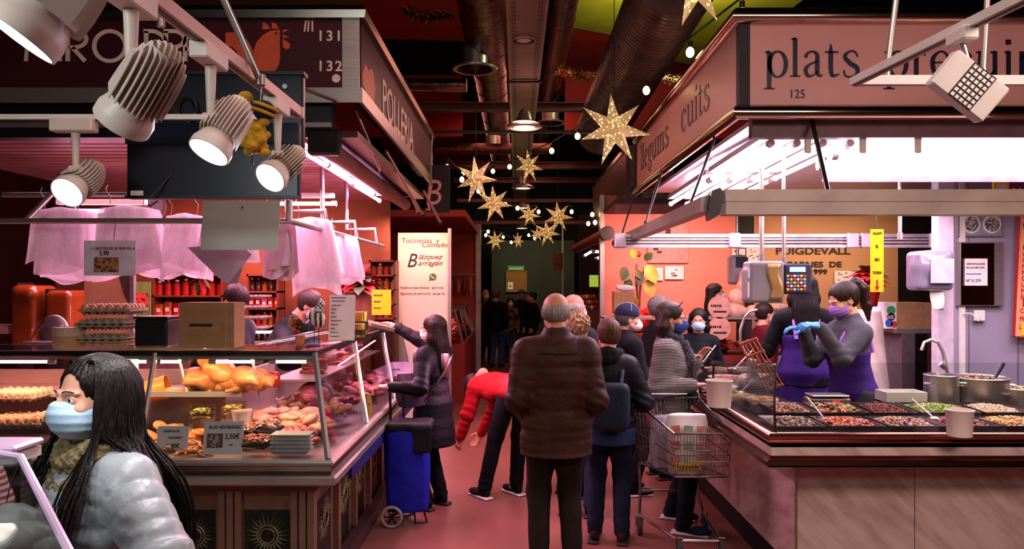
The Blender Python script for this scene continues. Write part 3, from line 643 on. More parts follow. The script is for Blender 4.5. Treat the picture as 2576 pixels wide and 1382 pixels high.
text('B', .42, (-.02, -.006, .09), M('sign_blush', '#d99a94', .5), bs, sx=.8, shear=.2)
m = MB(); m.tube([(.0, -.008, .04), (.04, -.008, .0+.02), (.02, -.008, .14), (.05, -.008, .4)], .012, 6); m.build('flourish', M('sign_blush'), bs, smooth=True)
# ---- stall lights on the left
def tube_light(name, a, b, r, m, label, housing=True):
    root = thing(name, label, 'tube light', a); q = Vector(b)-Vector(a); d = q.normalized()
    mb = MB(); mb.tube([Vector((0, 0, 0)), q], r, 10); mb.build('tube', m, root, smooth=True)
    for p in (Vector((0, 0, 0)), q): mb = MB(); mb.tube([p-d*.02, p+d*.02], r*1.5, 10); mb.build('end_cap', cream, root, smooth=True)
    if housing:
        mb = MB(); up = Vector((0, 0, r*3)); n = d.cross(Vector((0, 0, 1))).normalized()*.03
        mb.add([n+up, -n+up, -n+up+q, n+up+q, n+up*1.8, -n+up*1.8, -n+up*1.8+q, n+up*1.8+q], [(0, 1, 2, 3), (4, 7, 6, 5), (0, 4, 5, 1), (3, 2, 6, 7), (0, 3, 7, 4), (1, 5, 6, 2)]); mb.build('batten', cream, root)
    return root
LT = [((-1.36, 4.75, 2.60), (-1.36, 6.2, 2.60), 'bright pink tube light over the aisle edge of the poultry counter, nearest the spotlights'),
      ((-1.26, 5.0, 2.55), (-1.26, 6.6, 2.55), 'pink tube light beside the rolled brown awning'),
      ((-1.38, 6.35, 2.60), (-1.38, 7.6, 2.60), 'pink tube light continuing the bright one toward the back of the poultry stall'),
      ((-3.4, 5.6, 2.30), (-2.75, 5.6, 2.30), 'short pink tube light behind the hanging bags, beside the round-faced clock'),
      ((-2.3, 6.2, 2.42), (-1.5, 6.2, 2.42), 'pink tube light behind the black screens')]
for a, b, l in LT: tube_light('tube_light', a, b, .016, tubep, l)
# ---- left glass counter
ct = thing('display_counter', 'refrigerated glass poultry counter with steel rails and ornate lower panels', 'counter', (-1.0, 4.0, 0))
GT, GB = 1.375, .83
m = MB(); m.sweep([(-.02, .80), (.03, .80), (.038, .815), (.03, .83), (-.02, .83)], [(-3.4, 0), (0, 0), (0, 3.3)]); m.build('upper_rail', chrome, ct, smooth=True, angle=.6, fix=True)
m = MB(); m.sweep([(-.02, .745), (.018, .745), (.026, .77), (.018, .80), (-.02, .80)], [(-3.4, 0), (0, 0), (0, 3.3)]); m.build('bronze_rail', bronze, ct, fix=True)
m = MB(); m.sweep([(-.02, .695), (.04, .695), (.052, .705), (.052, .735), (.04, .745), (-.02, .745)], [(-3.4, 0), (0, 0), (0, 3.3)]); m.build('lower_rail', chrome, ct, smooth=True, angle=.6, fix=True)
m = MB(); m.sweep([(-.16, 0), (-.16, .70), (-.06, .70), (-.03, .695), (-.12, .60), (-.14, .5), (-.14, .06), (-.10, .06), (-.10, 0)], [(-3.4, 0), (0, 0), (0, 3.3)]); m.build('lower_body', M('panel_brown', '#8c6a56', .45, .2, .15, 4), ct, fix=True)
m = MB(); m.bb((.02, .4, .62), (.04, 3.1, .70)); m.build('blue_band', M('blue_band', '#22286a', .4, 0, .1, 5), ct)
m = MB(); m.bb((-.11, .0, .0), (-.04, 3.3, .10)); m.build('plinth', M('plinth_brown', '#4a3434', .4, .3, .15, 5), ct)
m = MB(); m.bb((-3.4, .16, 0), (-.16, .9, .78)); m.bb((-.9, .9, 0), (-.16, 3.28, .78)); m.build('carcass', gun, ct)
m = MB(); m.bb((-3.4, .02, .79), (-.02, .9, .815)); m.bb((-.9, .9, .79), (-.02, 3.28, .815)); m.build('deck', M('deck_steel', '#c0b4b0', .3, .8, .1, 5), ct)
ornd = M('cast_panel', '#2c2e22', .5, .4, .3, 30, bump=.5); orng2 = M('cast_relief', '#96906a', .4, .4, .2, 20)
def sunburst(px0, px1, side=False, yA=0, yB=0):
    w_ = (X_(px1, 4.14)-X_(px0, 4.14)) if not side else yB-yA
    def tr_(u, d, z): return (X_(px0, 4.14)+1.0+u, .14-d, z) if not side else (-.14+d, yA+u, z)
    mb = MB(); mb.add([tr_(0, .004, .07), tr_(w_, .004, .07), tr_(w_, .004, .6), tr_(0, .004, .6)], [(0, 1, 2, 3)]); mb.build('recess_panel', ornd, ct, fix=True)
    mb = MB(); c = (w_/2, .38)
    for k in range(24):
        a = 2*PI*k/24; r0, r1 = .05, (w_*.47 if k % 2 else w_*.40); n = (-math.sin(a)*.006, math.cos(a)*.006)
        p = lambda r, s, d: tr_(c[0]+math.cos(a)*r+n[0]*s, d, c[1]+math.sin(a)*r+n[1]*s)
        mb.add([p(r0, 1, .006), p(r0, -1, .006), p(r1, 0, .006), p((r0+r1)/2, 0, .018)], [(0, 1, 3), (1, 2, 3), (2, 0, 3)])
    tag(mb.build('ray', orng2, ct, fix=True), kind='stuff')
    for rr, hh in ((.055, .012), (.04, .016)):
        mb = MB(); vs = []
        mb.tube([tr_(c[0]+rr*math.cos(2*PI*i/20), hh, c[1]+rr*math.sin(2*PI*i/20)) for i in range(20)], .005, 6, closed=True); mb.build('boss_ring', orng2, ct, smooth=True)
for a, b in ((250, 350), (440, 543), (612, 738)): sunburst(a, b)
for y0 in (.3, .8, 1.3, 1.8, 2.3, 2.8): sunburst(0, 0, True, y0, y0+.32)
for a in (395, 580, 762):
    x = X_(a, 4.1)+1.0
    for dx in (-.045, 0, .045): m = MB(); m.bb((x+dx-.018, .085, .02), (x+dx+.018, .14, .66)); m.build('pilaster', M('panel_brown'), ct)
for y0 in (.15, .72, 1.22, 1.72, 2.22, 2.72, 3.2): m = MB(); m.bb((-.14, y0-.03, .1), (-.105, y0+.03, .64)); m.build('pilaster', M('panel_brown'), ct)
# glass: front and side panes lean out at the foot
def pane(a, b, c, d, name='pane', mm=caseg, par=ct): mb = MB(); mb.add([a, b, c, d], [(0, 1, 2, 3)]); o = mb.build(name, mm, par); solid(o, .006); return o
xs = [-3.4, -2.1, X_(352, 4.02)+1.0, -.005]; tops = [-3.4, -2.1, X_(392, 4.18)+1.0, -.115]
for i in range(3): pane((xs[i]+.012, .01, GB), (xs[i+1]-.012, .01, GB), (tops[i+1]-.012, .18, GT), (tops[i]+.012, .18, GT))
def post(a, b, r=.013, nm='glass_post'):
    mb = MB(); mb.tube([a, b], r, 6); mb.build(nm, chrome, ct)
for i in (1, 2): post((xs[i], 0, GB), (tops[i], .17, GT))
post((-.0, .0, GB), (-.115, .17, GT), .018)
ys = [0.0, 1.05, 2.17, 3.26]; yt = [.17, 1.20, 2.30, 3.26]
for i in range(3): pane((-.002, ys[i]+.02, GB), (-.002, ys[i+1]-.02, GB), (-.117, yt[i+1]-.02, GT), (-.117, yt[i]+.02, GT))
for i in (1, 2, 3): post((0, ys[i], GB), (-.115, yt[i], GT), .012)
m = MB(); m.sweep([(-.015, -.012), (.012, -.012), (.012, .012), (-.015, .012)], [(-3.4, .18, GT), (-.115, .18, GT), (-.115, 3.28, GT)]); m.build('glass_rim', gun, ct, fix=True)
m = MB(); m.sweep([(-.06, -.035), (.0, -.035), (.0, -.012), (-.06, -.012)], [(-3.4, .19, GT), (-.125, .19, GT), (-.125, 3.26, GT)]); m.build('light_channel', steel, ct, fix=True)
pane((-3.4, .18, GT), (-.115, .18, GT), (-.115, .62, GT+.01), (-3.4, .62, GT+.01), 'top_glass')
pane((-.6, .62, GT+.01), (-.115, .62, GT+.01), (-.115, 3.26, GT+.01), (-.6, 3.26, GT+.01), 'top_glass')
m = MB(); m.bb((-3.4, .60, GT-.03), (-.6, .64, GT+.012)); m.bb((-.62, .6, GT-.03), (-.58, 3.26, GT+.012)); m.build('rear_beam', gun, ct)
# inner shelf of the front case, shelf brackets
SZ = 1.095
m = MB(); m.bb((-3.3, .52, SZ), (X_(607, 4.5)+1.0, .92, SZ+.012)); m.build('inner_shelf', M('shelf_steel', '#a9958c', .35, .6, .1, 4), ct)
m = MB(); m.bb((-3.3, .505, SZ-.012), (X_(607, 4.5)+1.0, .52, SZ+.02)); m.build('shelf_lip', chrome, ct)
for px in (455, 640, 250): x = X_(px, 4.5)+1.0; m = MB(); m.tube([(x-.04, .55, GT-.03), (x+.02, .55, SZ-.02)], .01, 6); m.build('shelf_bracket', steel, ct)
m = MB(); m.bb((-.62, .95, 1.12), (-.30, 3.2, 1.13)); m.build('inner_shelf', M('shelf_steel'), ct)
m = MB(); m.tube([(-.62, .9, 1.13), (-.3, .9, 1.13)], .008, 6); m.build('shelf_lip', chrome, ct)
m = MB(); m.bb((-3.4, .93, .8), (-.9, .96, 1.2)); m.build('case_back', M('case_back', '#b29a94', .3, .5, .1, 4), ct)
m = MB(); m.bb((-.93, .95, .8), (-.9, 3.26, 1.15)); m.build('case_back', M('case_back'), ct)
for i, (a, b, mm, l) in enumerate((((X_(300, 4.25), 4.27, 1.345), (X_(385, 4.25), 4.27, 1.345), tubec, 'cool strip light under the glass top, above the ecological egg card'), ((X_(402, 4.25), 4.27, 1.345), (X_(472, 4.25), 4.27, 1.345), tubec, 'cool strip light under the glass top left of the chicken pile'),
    ((X_(540, 4.25), 4.27, 1.345), (X_(655, 4.25), 4.27, 1.345), tubec, 'cool strip light under the glass top above the chicken pile'), ((X_(690, 4.25), 4.27, 1.345), (X_(784, 4.25), 4.27, 1.345), tubec, 'cool strip light under the glass top at the counter corner'),
    ((X_(330, 4.5), 4.52, 1.335), (X_(725, 4.5), 4.52, 1.335), tubey, 'long warm strip light shining on the chicken shelf'), ((-3.2, 4.3, 1.34), (-2.6, 4.3, 1.34), tubep, 'pink strip light over the egg trays at the outer end of the counter'))):
    a = (a[0], 4.225, 1.322) if mm is not tubey else a; b = (b[0], 4.225, 1.322) if mm is not tubey else b
    tube_light('strip_light', a, b, .009, mm, l, housing=False)
# ---- right stall signs
psign = M('sign_pink', '#c08a82', .38, 0, .06, 2)
sr2 = thing('stall_sign', 'pink cooked-dishes stall sign box with dark serif lettering and polished trims', 'sign', (1.355, 4.6, 2.8))
SX = lambda px: X_(px, 4.6)-1.355; SZ2 = lambda py: Z_(py, 4.6)-2.8
m = MB(); m.bb((.03, 0, .045), (2.9, .12, .54)); m.build('front_panel', psign, sr2)
m = MB(); m.bb((0, .05, .045), (.1, 3.95, .54)); m.build('side_panel', psign, sr2)
m = MB(); m.bb((-.002, -.006, .045), (SX(1886), .06, .54)); m.build('corner_trim', mdark, sr2)
pol = M('polished_trim', '#c9b3a4', .12, 1, .05, 3)
m = MB(); m.sweep([(0, .54), (-.03, .545), (-.055, .58), (-.05, .61), (-.02, .635), (0, .635)], [(2.9, 0), (0, 0), (0, 3.95)]); m.build('top_trim', pol, sr2, smooth=True, angle=.8, fix=True)
m = MB(); m.sweep([(0, .045), (-.02, .045), (-.045, .02), (-.045, -.01), (-.02, -.04), (0, -.04)], [(2.9, 0), (0, 0), (0, 3.95)]); m.build('bottom_trim', pol, sr2, smooth=True, angle=.8, fix=True)
m = MB(); m.bb((-.02, 3.93, 0), (.1, 4.0, .6)); m.build('end_trim', mdark, sr2)
navy = M('sign_navy_ink', '#15142e', .4)
strokes('plats', .236, navy, (SX(1921), -.004, SZ2(194)), sr2, sx=1.0)
strokes('precuinats', .236, navy, (SX(2222), -.004, SZ2(194)), sr2, sx=1.03)
text('125', .075, (SX(1984), -.004, SZ2(247)), navy, sr2, sx=.9)
strokes('llegums', .27, navy, (-.004, 3.65, .20), sr2, rotz=-PI/2, sx=1.40)
strokes('cuits', .27, navy, (-.004, 1.62, .20), sr2, rotz=-PI/2, sx=1.36)
# right stall canopy
rc = thing('stall_canopy', 'pale stall ceiling panel with tube lights above the cooked-dishes counter', 'canopy', (1.5, 4.8, 2.78))
m = MB(); m.bb((0, 0, .0), (3.6, 3.6, .03)); m.build('ceiling_sheet', M('canopy_white', '#cfc2c4', .35, .2, .05, 3), rc)
m = MB(); m.bb((-.02, -.05, -.10), (3.6, .02, .02)); m.build('front_fascia', M('fascia_mauve', '#6d4a50', .5), rc)
for x in (.35, .7, 1.05): m = MB(); m.box((x, .0, -.14), (.045, .02, .10), b=.008); m.build('hook_plate', cream, rc)
RT = [((2.20, 5.05, 2.70), (4.9, 5.05, 2.70), 'long bright white tube light right behind the pink sign'), ((2.15, 5.12, 2.64), (4.9, 5.12, 2.64), 'second long white tube light just below the first behind the pink sign'), ((2.1, 5.22, 2.585), (4.9, 5.22, 2.585), 'third long white tube light lowest behind the pink sign')]
m = MB(); m.add([(.65, .35, -.02), (3.6, .35, -.02), (3.6, .52, -.30), (.65, .52, -.30)], [(0, 1, 2, 3)]); solid(m.build('added_reflector', M('added_reflector_white', '#f4eef4', .4), rc), .01)  # added white sheet, overexposed by the tubes to imitate their glare
for i, (xa, xb) in enumerate(((1.63, 1.63), (1.80, 1.80), (1.97, 1.97), (2.15, 2.15))):
    RT.append(((xa+.03, 4.95, 2.68), (xb, 6.3, 2.64), ['white tube light running back along the aisle edge of the pink-signed stall', 'second white tube light from the aisle, running back', 'third white tube light from the aisle, running back', 'innermost white tube light running back over the servers'][i]))
    RT.append(((xa, 6.4, 2.64), (xb-.02, 7.9, 2.60), ['rear white tube light along the aisle edge of the pink-signed stall', 'second rear white tube light from the aisle', 'third rear white tube light from the aisle', 'innermost rear white tube light'][i]))
for i, (a, b, l) in enumerate(RT): tube_light('tube_light', a, b, .028 if i < 3 else .017, tubew, l)
# awning bars
aw = thing('awning_cassette', 'folded cream awning cassette with black end caps jutting out below the pink sign', 'awning', (1.06, 4.1, 2.2))
awm = M('awning_cream', '#b9ab9c', .45, 0, .12, 4, bump=.05)
m = MB(); m.bb((.06, -.05, -.0), (2.2, .06, .065)); m.build('upper_shell', awm, aw)
m = MB(); m.bb((.06, -.055, -.07), (2.2, .06, -.003)); m.build('lower_shell', awm, aw)
m = MB(); m.prism([(-.02, -.05, -.10), (.03, -.05, -.07), (.05, -.05, .05), (.03, -.05, .075), (-.01, -.05, .06), (-.03, -.05, -.02)], (0, .1, 0)); m.build('end_cap', blackp, aw, fix=True)
m = MB(); m.add([(-.06, 0, -.05), (.02, 0, -.05), (.02, 0, .05), (-.06, 0, .03), (-.06, 3.7, -.05), (.02, 3.7, -.05), (.02, 3.7, .05), (-.06, 3.7, .03)], [(0, 1, 2, 3), (7, 6, 5, 4), (0, 4, 5, 1), (1, 5, 6, 2), (2, 6, 7, 3), (3, 7, 4, 0)]); m.build('side_shell', M('awning_grey', '#9a8f88', .4, .2, .1, 4), aw, fix=True)
m = MB(); m.tube([(-.02, 3.7, -.01), (-.02, 3.78, -.01)], .05, 12); m.build('end_cap', blackp, aw)
for (a, b, r, l) in ((P(2042, 300, 4.75), P(2088, 505, 4.1), .014, 'dark awning arm crossing the tube lights below the dark lettering'), (P(1797, 350, 5.2), P(1730, 530, 5.0), .01, 'thin awning arm at the corner of the pink sign'), (P(1665, 430, 6.5), P(1625, 560, 6.2), .01, 'thin awning arm midway along the pink side sign'), (P(1595, 490, 8.0), P(1560, 605, 7.4), .01, 'farthest thin awning arm of the pink side sign')):
    arm('awning_strut', [a, b], r, l, gun)

struct(MB().bb((1.75, 4.75, 0), (4.4, 9.9, .15)).build('floor_platform', M('platform_grey', '#6b5a58', .7)))
struct(MB().bb((-4.2, 5.1, 0), (-1.9, 8.8, .15)).build('floor_platform', M('platform_grey')))

# ================================================================ people
skinm = {}
def skin(c='#c98d72'):
    return M('skin_'+c[1:], c, .55, 0, .05, 30, sss=.15, c2=None)
def hairm(c): return M('hair_'+c[1:], c, .42, 0, .25, 60, bump=.5, bscale=160, stretch=(1, 1, .12), spec=.28)
def cloth(n, c, var=.12, rough=.85, scale=14, bump=.25, bscale=70, **k): return M(n, c, rough, 0, var, scale, bump=bump, bscale=bscale, spec=.18, sheen=k.pop('sheen', .0), **k)
eyew = M('eye_white', '#e8e2dc', .25, 0, .02, 5); iris = M('eye_brown', '#20120c', .15)
maskb = M('mask_blue', '#a9cbe0', .8, 0, .04, 20, bump=.1, bscale=200); maskw = M('mask_white', '#ddd6d2', .8, 0, .03, 20, bump=.1, bscale=200)
maskn = M('mask_navy', '#27407f', .8, 0, .1, 20); maskp = M('mask_purple', '#9a6ac8', .8, 0, .06, 20); maskk = M('mask_black', '#15151b', .7, 0, .1, 20)
def hand_sdf(S, w, d, n, side, curl=.5, sc=1.0, thumb=.6, spread=.12):
    """palm and five jointed fingers. w wrist, d hand direction, n palm normal (the side fingers curl to), side +1 / -1"""
    w = Vector(w); d = Vector(d).normalized(); n = (Vector(n)-d*Vector(n).dot(d)).normalized(); s = d.cross(n).normalized()*side
    R = Matrix((s, d, n)).transposed()
    S.box(w+d*.048*sc, (.040*sc, .050*sc, .0135*sc), R, rd=.013*sc, k=.012)
    S.cap(w-d*.03, w+d*.02, .026*sc, .028*sc, k=.02)
    tips = []
    for i, (x, L) in enumerate(((.030, .070), (.010, .080), (-.010, .075), (-.029, .060))):
        p = w+d*.092*sc+s*x*sc; a = curl*(.55+.12*i); dd = (d+s*(x*spread*8)).normalized(); q = [p-d*.01]; r = [.0095*sc]
        for j, f in enumerate((.45, .32, .25)):
            dd = (dd*math.cos(a)+n*math.sin(a)).normalized() if j == 0 else (dd*math.cos(a*1.15)+(n-dd*n.dot(dd)).normalized()*math.sin(a*1.15) if (n-dd*n.dot(dd)).length > .05 else dd)
            dd = dd.normalized(); p = p+dd*L*f*sc; q.append(p); r.append((.0088-.0009*j)*sc)
        S.chain(q, r, k=.004); tips.append(q[-1])
    p = w+d*.025*sc+s*.034*sc; dd = (s*.75+d*.75+n*thumb).normalized(); q = [p, p+dd*.034*sc]; dd = (d*.95+s*.25+n*thumb*1.2).normalized(); q += [q[-1]+dd*.030*sc]; q += [q[-1]+(dd+n*.3).normalized()*.022*sc]
    S.chain(q, [.015*sc, .0115*sc, .0105*sc, .009*sc], k=.008)
    return tips
def ik(a, b, l1, l2, hint):
    a = Vector(a); b = Vector(b); d = b-a; L = d.length
    if L > (l1+l2)*.998: b = a+d*((l1+l2)*.998/L); d = b-a; L = d.length
    x = (l1*l1-l2*l2+L*L)/(2*L); h = math.sqrt(max(0, l1*l1-x*x)); u = d/L; v = Vector(hint); v = (v-u*v.dot(u)); v = v.normalized() if v.length > 1e-5 else u.orthogonal().normalized()
    return a+u*x+v*h, b
def rot(ax, deg): return Matrix.Rotation(math.radians(deg), 4, ax)
def head_sdf(hs=1.0, age=0, female=False, neck=True):
    S = SDF()
    S.ell((0, -.016, .036), (.077, .097, .084), k=.02)
    S.ell((0, .018, -.02), (.064, .076, .080), k=.02)
    S.ell((0, .034, -.070), (.046, .050, .040), k=.03)
    S.ell((0, .074, -.092), (.017, .014, .014), k=.025)
    S.cap((-.05, .012, -.055), (-.03, .05, -.085), .018, .015, k=.025); S.cap((.05, .012, -.055), (.03, .05, -.085), .018, .015, k=.025)
    for x in (-1, 1):
        S.ell((x*.040, .064, -.025), (.020, .018, .018), k=.02)
        S.cap((x*.012, .091, .021), (x*.045, .078, .022), .0065, .006, k=.012)
        S.ell((x*.032, .098, .003), (.018, .020, .013), k=.010, op='s')
        S.ell((x*.0315, .0755, .003), (.0150, .0145, .0145), k=.003)
        S.ell((x*.0315, .0905, .0018), (.0145, .010, .0038), k=.0025, op='s')
        S.ell((x*.079, -.004, -.004), (.008, .017, .030), Matrix.Rotation(x*.25, 3, 'Z'), k=.008)
        S.ell((x*.086, .002, .0), (.006, .009, .016), k=.004, op='s')
    S.cap((0, .088, .012), (0, .112, -.027), .0070, .0105, k=.010)
    for x in (-1, 1): S.ell((x*.0115, .100, -.031), (.0085, .010, .0075), k=.006)
    S.ell((0, .090, -.054), (.024, .012, .0062), k=.005); S.ell((0, .090, -.064), (.020, .011, .0068), k=.005)
    S.box((0, .106, -.059), (.024, .008, .0009), rd=.0005, k=.003, op='s')
    if neck: S.cap((0, -.018, -.05), (0, -.035, -.17), .053 if not female else .047, .058 if not female else .050, k=.03)
    return S
def hair_sdf(style, N=41, amp=.0020, seed=1):
    if style in ('long', 'bob'): amp = .0013; N = 33
    S = SDF(); nz = Noise(seed, 30)
    wav = {'wavy': .012, 'curly': .0}.get(style, .0)
    if style in ('long', 'longback', 'bob', 'ponytail', 'bun', 'short', 'curly', 'hime', 'cap'):
        S.ell((0, -.022, .042), (.088, .108, .092), k=.02)
        if style in ('short', 'bun', 'ponytail'): S.ell((0, -.03, .0), (.083, .085, .08), k=.02)
        cz = .052 if style != 'hime' else .022
        # open the face
        S.ell((0, .105, -.022), (.068, .075, .100 if style != 'cap' else .110), k=.008, op='s')
        if style == 'cap': amp = .0011
        if style in ('short', 'bun', 'ponytail', 'curly'):
            S.box((0, .06, -.08), (.12, .075, .085), rd=.02, k=.012, op='s'); S.box((0, -.03, -.135), (.12, .16, .07), rd=.02, k=.012, op='s')
        if style == 'bun': S.ell((0, -.115, .05), (.035, .035, .035), k=.01)
        if style == 'ponytail': S.chain([(0, -.09, .075), (0, -.135, .085), (0, -.165, .03), (0, -.155, -.10), (0, -.13, -.20)], [.026, .034, .040, .034, .012], k=.02)
        if style == 'bob':
            S.chain([(-.070, -.045, .03), (-.084, -.05, -.06), (-.082, -.045, -.12)], [.03, .034, .026], k=.03); S.chain([(.070, -.045, .03), (.084, -.05, -.06), (.082, -.045, -.12)], [.03, .034, .026], k=.03)
            S.ell((0, -.06, -.05), (.095, .06, .11), k=.03)
        if style in ('long', 'longback', 'hime'):
            S.chain([(-.065, -.03, .03), (-.082, -.03, -.08), (-.08, -.03, -.2)], [.034, .036, .03], k=.03); S.chain([(.065, -.03, .03), (.082, -.03, -.08), (.08, -.03, -.2)], [.034, .036, .03], k=.03)
            S.loft(Matrix.Identity(4), [(-.42, 0, -.13, .045, .02), (-.3, 0, -.125, .085, .03), (-.15, 0, -.10, .10, .045), (-.03, 0, -.07, .095, .06), (.06, 0, -.05, .08, .06)], k=.03)
        if style == 'curly': S.ell((0, -.04, .03), (.102, .11, .098), k=.02)
    if style == 'fringe':  # bald crown, short sides and back
        S.ell((0, -.022, .012), (.0835, .1045, .078), k=.02)
        S.ell((0, .115, .0), (.085, .105, .16), k=.01, op='s'); S.ell((0, -.0, .115), (.075, .10, .062), k=.012, op='s'); S.box((0, 0, -.13), (.2, .2, .065), rd=.01, k=.012, op='s')
    if style == 'curly': S.disp = lambda x, y, z: .012*np.sin(70*x+8*nz(x, y, z))*np.sin(75*z+6*nz(z, x, y))+.006*np.sin(150*y+40*x)
    else: S.disp = lambda x, y, z: amp*np.sin(N*np.arctan2(x, -(y+.02))+5*nz(x*.5, y*.5, z*.3))+.35*amp*np.sin(2.7*N*np.arctan2(x, -(y+.02))+9*nz(x, y, z*.3))
    return S
def mask_sdf(kind='pleat'):
    S = SDF()
    if kind == 'cup':
        S.ell((0, .066, -.052), (.058, .066, .058), k=.01); S.ell((0, .054, -.052), (.052, .058, .052), k=.003, op='s'); S.box((0, -.02, -.05), (.1, .05, .1), rd=.001, k=.004, op='s')
        S.disp = lambda x, y, z: .002*np.exp(-(x/.003)**2)
    else:
        S.ell((0, .034, -.050), (.071, .082, .066), k=.01); S.ell((0, .092, -.032), (.030, .030, .034), k=.03)
        S.ell((0, .029, -.050), (.065, .075, .060), k=.003, op='s'); S.box((0, -.05, -.05), (.2, .074, .2), rd=.001, k=.003, op='s'); S.box((0, 0, .042), (.2, .2, .042), rd=.001, k=.003, op='s')
        S.disp = lambda x, y, z: .0022*np.abs(np.sin((z+.01)*PI/.024))-.0012
    return S
TORSO_F = [(-.08, 0, 0, .155, .105), (.0, 0, -.005, .165, .115), (.09, 0, 0, .135, .098), (.18, 0, .005, .125, .092), (.28, 0, .012, .145, .108), (.36, 0, .0, .148, .100), (.44, 0, -.012, .120, .080), (.49, 0, -.02, .075, .06)]
TORSO_M = [(-.08, 0, 0, .155, .11), (.0, 0, -.005, .160, .115), (.09, 0, .005, .155, .115), (.18, 0, .005, .158, .115), (.28, 0, .005, .170, .115), (.38, 0, .0, .172, .105), (.46, 0, -.012, .135, .082), (.51, 0, -.02, .08, .06)]
def person(_role, label, x, y, h, face, female=False, lean=0, tilt=0, twist=0, head=(0, 0, 0), hair='short', hairc='#1a1413', skinc='#c98d72',
           top='#222222', topm=None, topoff=.022, hem=-.10, quilt=0, qa=.006, wr=.004, collar=0.0, sleeves=True, apron=None, bottom='#15151c', botm=None, shoes='#121216', solem=None,
           rh=None, lh=None, rel=None, lel=None, rhand=None, lhand=None, gloves=None, rf=None, lf=None, knees=None, mask=None, maskm=None, hz=.0, vox=.011, hvox=.0042, bulk=1.0, hands=True, legs=True, skirt=None, eyes=True, name='person', topname='jacket', pel=None, cat='person', hoodie=False, armr=None, beard=False):
    """a standing figure: feet on z=hz at x, y; face = heading in degrees, 0 looks along +y, 180 at the camera; +x of the local frame is the person's right"""
    k = h/1.70; root = thing(name, label, cat, (x, y, hz), math.radians(-face)); sk = skin(skinc)
    hipz = .90*k; PL = Vector(pel if pel else (0, 0, hipz))
    Tm = Matrix.Translation(PL) @ rot('Z', 0) @ rot('X', -lean) @ rot('Y', tilt) @ Matrix.Scale(k, 4); Tt = Tm @ rot('Z', twist)
    TS = TORSO_F if female else TORSO_M; nz_ = .51 if female else .53; sw = (.150 if female else .175)
    def tl(v): return Tt @ Vector(v)
    neck = tl((0, -.03, nz_)); sh = {1: tl((sw, -.01, nz_-.10)), -1: tl((-sw, -.01, nz_-.10))}
    up = (Tt.to_3x3() @ Vector((0, 0, 1))).normalized(); fw = (Tt.to_3x3() @ Vector((0, 1, 0))).normalized()
    hb = Tt.to_3x3().normalized(); Hm = Matrix.Translation(neck+up*.125*k+fw*.035*k) @ hb.to_4x4() @ rot('Z', -head[0]) @ rot('X', head[1]) @ rot('Y', head[2]) @ Matrix.Scale(k*.985, 4)
    # joints
    A1, A2 = .285*k, .255*k; J = {}
    for sd, tgt, el in ((1, rh, rel), (-1, lh, lel)):
        t = Vector(tgt)*1.0 if tgt is not None else (sh[sd]+Vector((sd*.05, .07, -.48))*k)
        hint = Vector(el) if el is not None else Vector((sd*.35, -1, -.2))
        J[sd] = (sh[sd],)+ik(sh[sd], t, A1, A2, hint)
    L1, L2 = .43*k, .42*k; LJ = {}; Rm = Tm.to_3x3().normalized()
    for sd, ft in ((1, rf), (-1, lf)):
        f = Vector(ft) if ft is not None else Vector((sd*.10*k, 0.0, 0))
        hip = PL+Vector((sd*.085*k, 0, -.0)); ank = Vector((f.x, f.y, f.z+.085*k)); kn, _ = ik(hip, ank, L1, L2, (knees or (0, 1, 0))); LJ[sd] = (hip, kn, ank, f)
    # ---- body: torso, limbs, head and hands as one mesh
    B = SDF(); B.loft(Tt, TS, k=.03); B.chain([neck-up*.06*k, neck+up*.06*k], [.07*k, .05*k], k=.04)
    for sd in (1, -1):
        a, e, w_ = J[sd]; B.chain([a, e, w_], [.050*k, .038*k, .026*k], k=.02)
        if legs: hp, kn, an, f = LJ[sd]; B.chain([hp, kn, an], [.082*k, .052*k, .036*k], k=.03); B.cap(an, an+Vector((0, .09*k, -.055*k)), .032*k, .025*k)
    parts = [B.mesh('b', max(vox, .012), sk, raw=True)]
    parts.append(head_sdf(female=female).mesh('h', hvox, sk, raw=True, M4=Hm))
    tips = {}; gl = {}
    for sd, hd in ((1, rhand), (-1, lhand)):
        if not hands: continue
        a, e, w_ = J[sd]; hd = hd or {}; d = Vector(hd['d']) if 'd' in hd else (w_-e); n = Vector(hd['n']) if 'n' in hd else Vector((-sd, .1, 0))
        Hs = SDF(); tips[sd] = hand_sdf(Hs, w_, d, n, hd.get('side', sd), hd.get('curl', .45), k*hd.get('sc', .95), hd.get('thumb', .5))
        V, Q = Hs.mesh('h', hd.get('vox', max(.0035, hvox)), sk, raw=True)
        if gloves and sd in gloves:
            g = np_mesh('glove', V, Q, gloves[sd], root)
        else: parts.append((V, Q))
    Vs = []; Qs = []; n0 = 0
    for V, Q in parts: Vs.append(V); Qs.append(Q+n0); n0 += len(V)
    body = np_mesh('body', np.concatenate(Vs), np.concatenate(Qs), sk, root); body['_h'] = 0
    Hq = Hm
    # ---- eyes and brows
    if eyes:
        for s_ in (-1, 1):
            mb = MB(Hq); mb.ell((s_*.0315, .0775, .003), (.0125,)*3, n=14, m=10); mb.mat(1); mb.ell((s_*.0315, .0872, .0028), (.0062, .0035, .0062), n=12, m=6); mb.build('eye', [eyew, iris], root, smooth=True)
            mb = MB(Hq); q = [(s_*.012, .0985, .0245), (s_*.024, .0975, .0275), (s_*.036, .0915, .0275), (s_*.049, .0790, .0225)]; mb.tube(q, [.0016, .0022, .0020, .0009], 6); mb.build('eyebrow', hairm(hairc if hairc not in ('#9a938c', '#b9b2aa', '#c9b08c') else '#6b625a'), root, smooth=True)
    if hair:
        ho = hair_sdf(hair, seed=int(x*7+y*3) % 50).mesh('hair', hvox*1.15, hairm(hairc), root, M4=Hq)
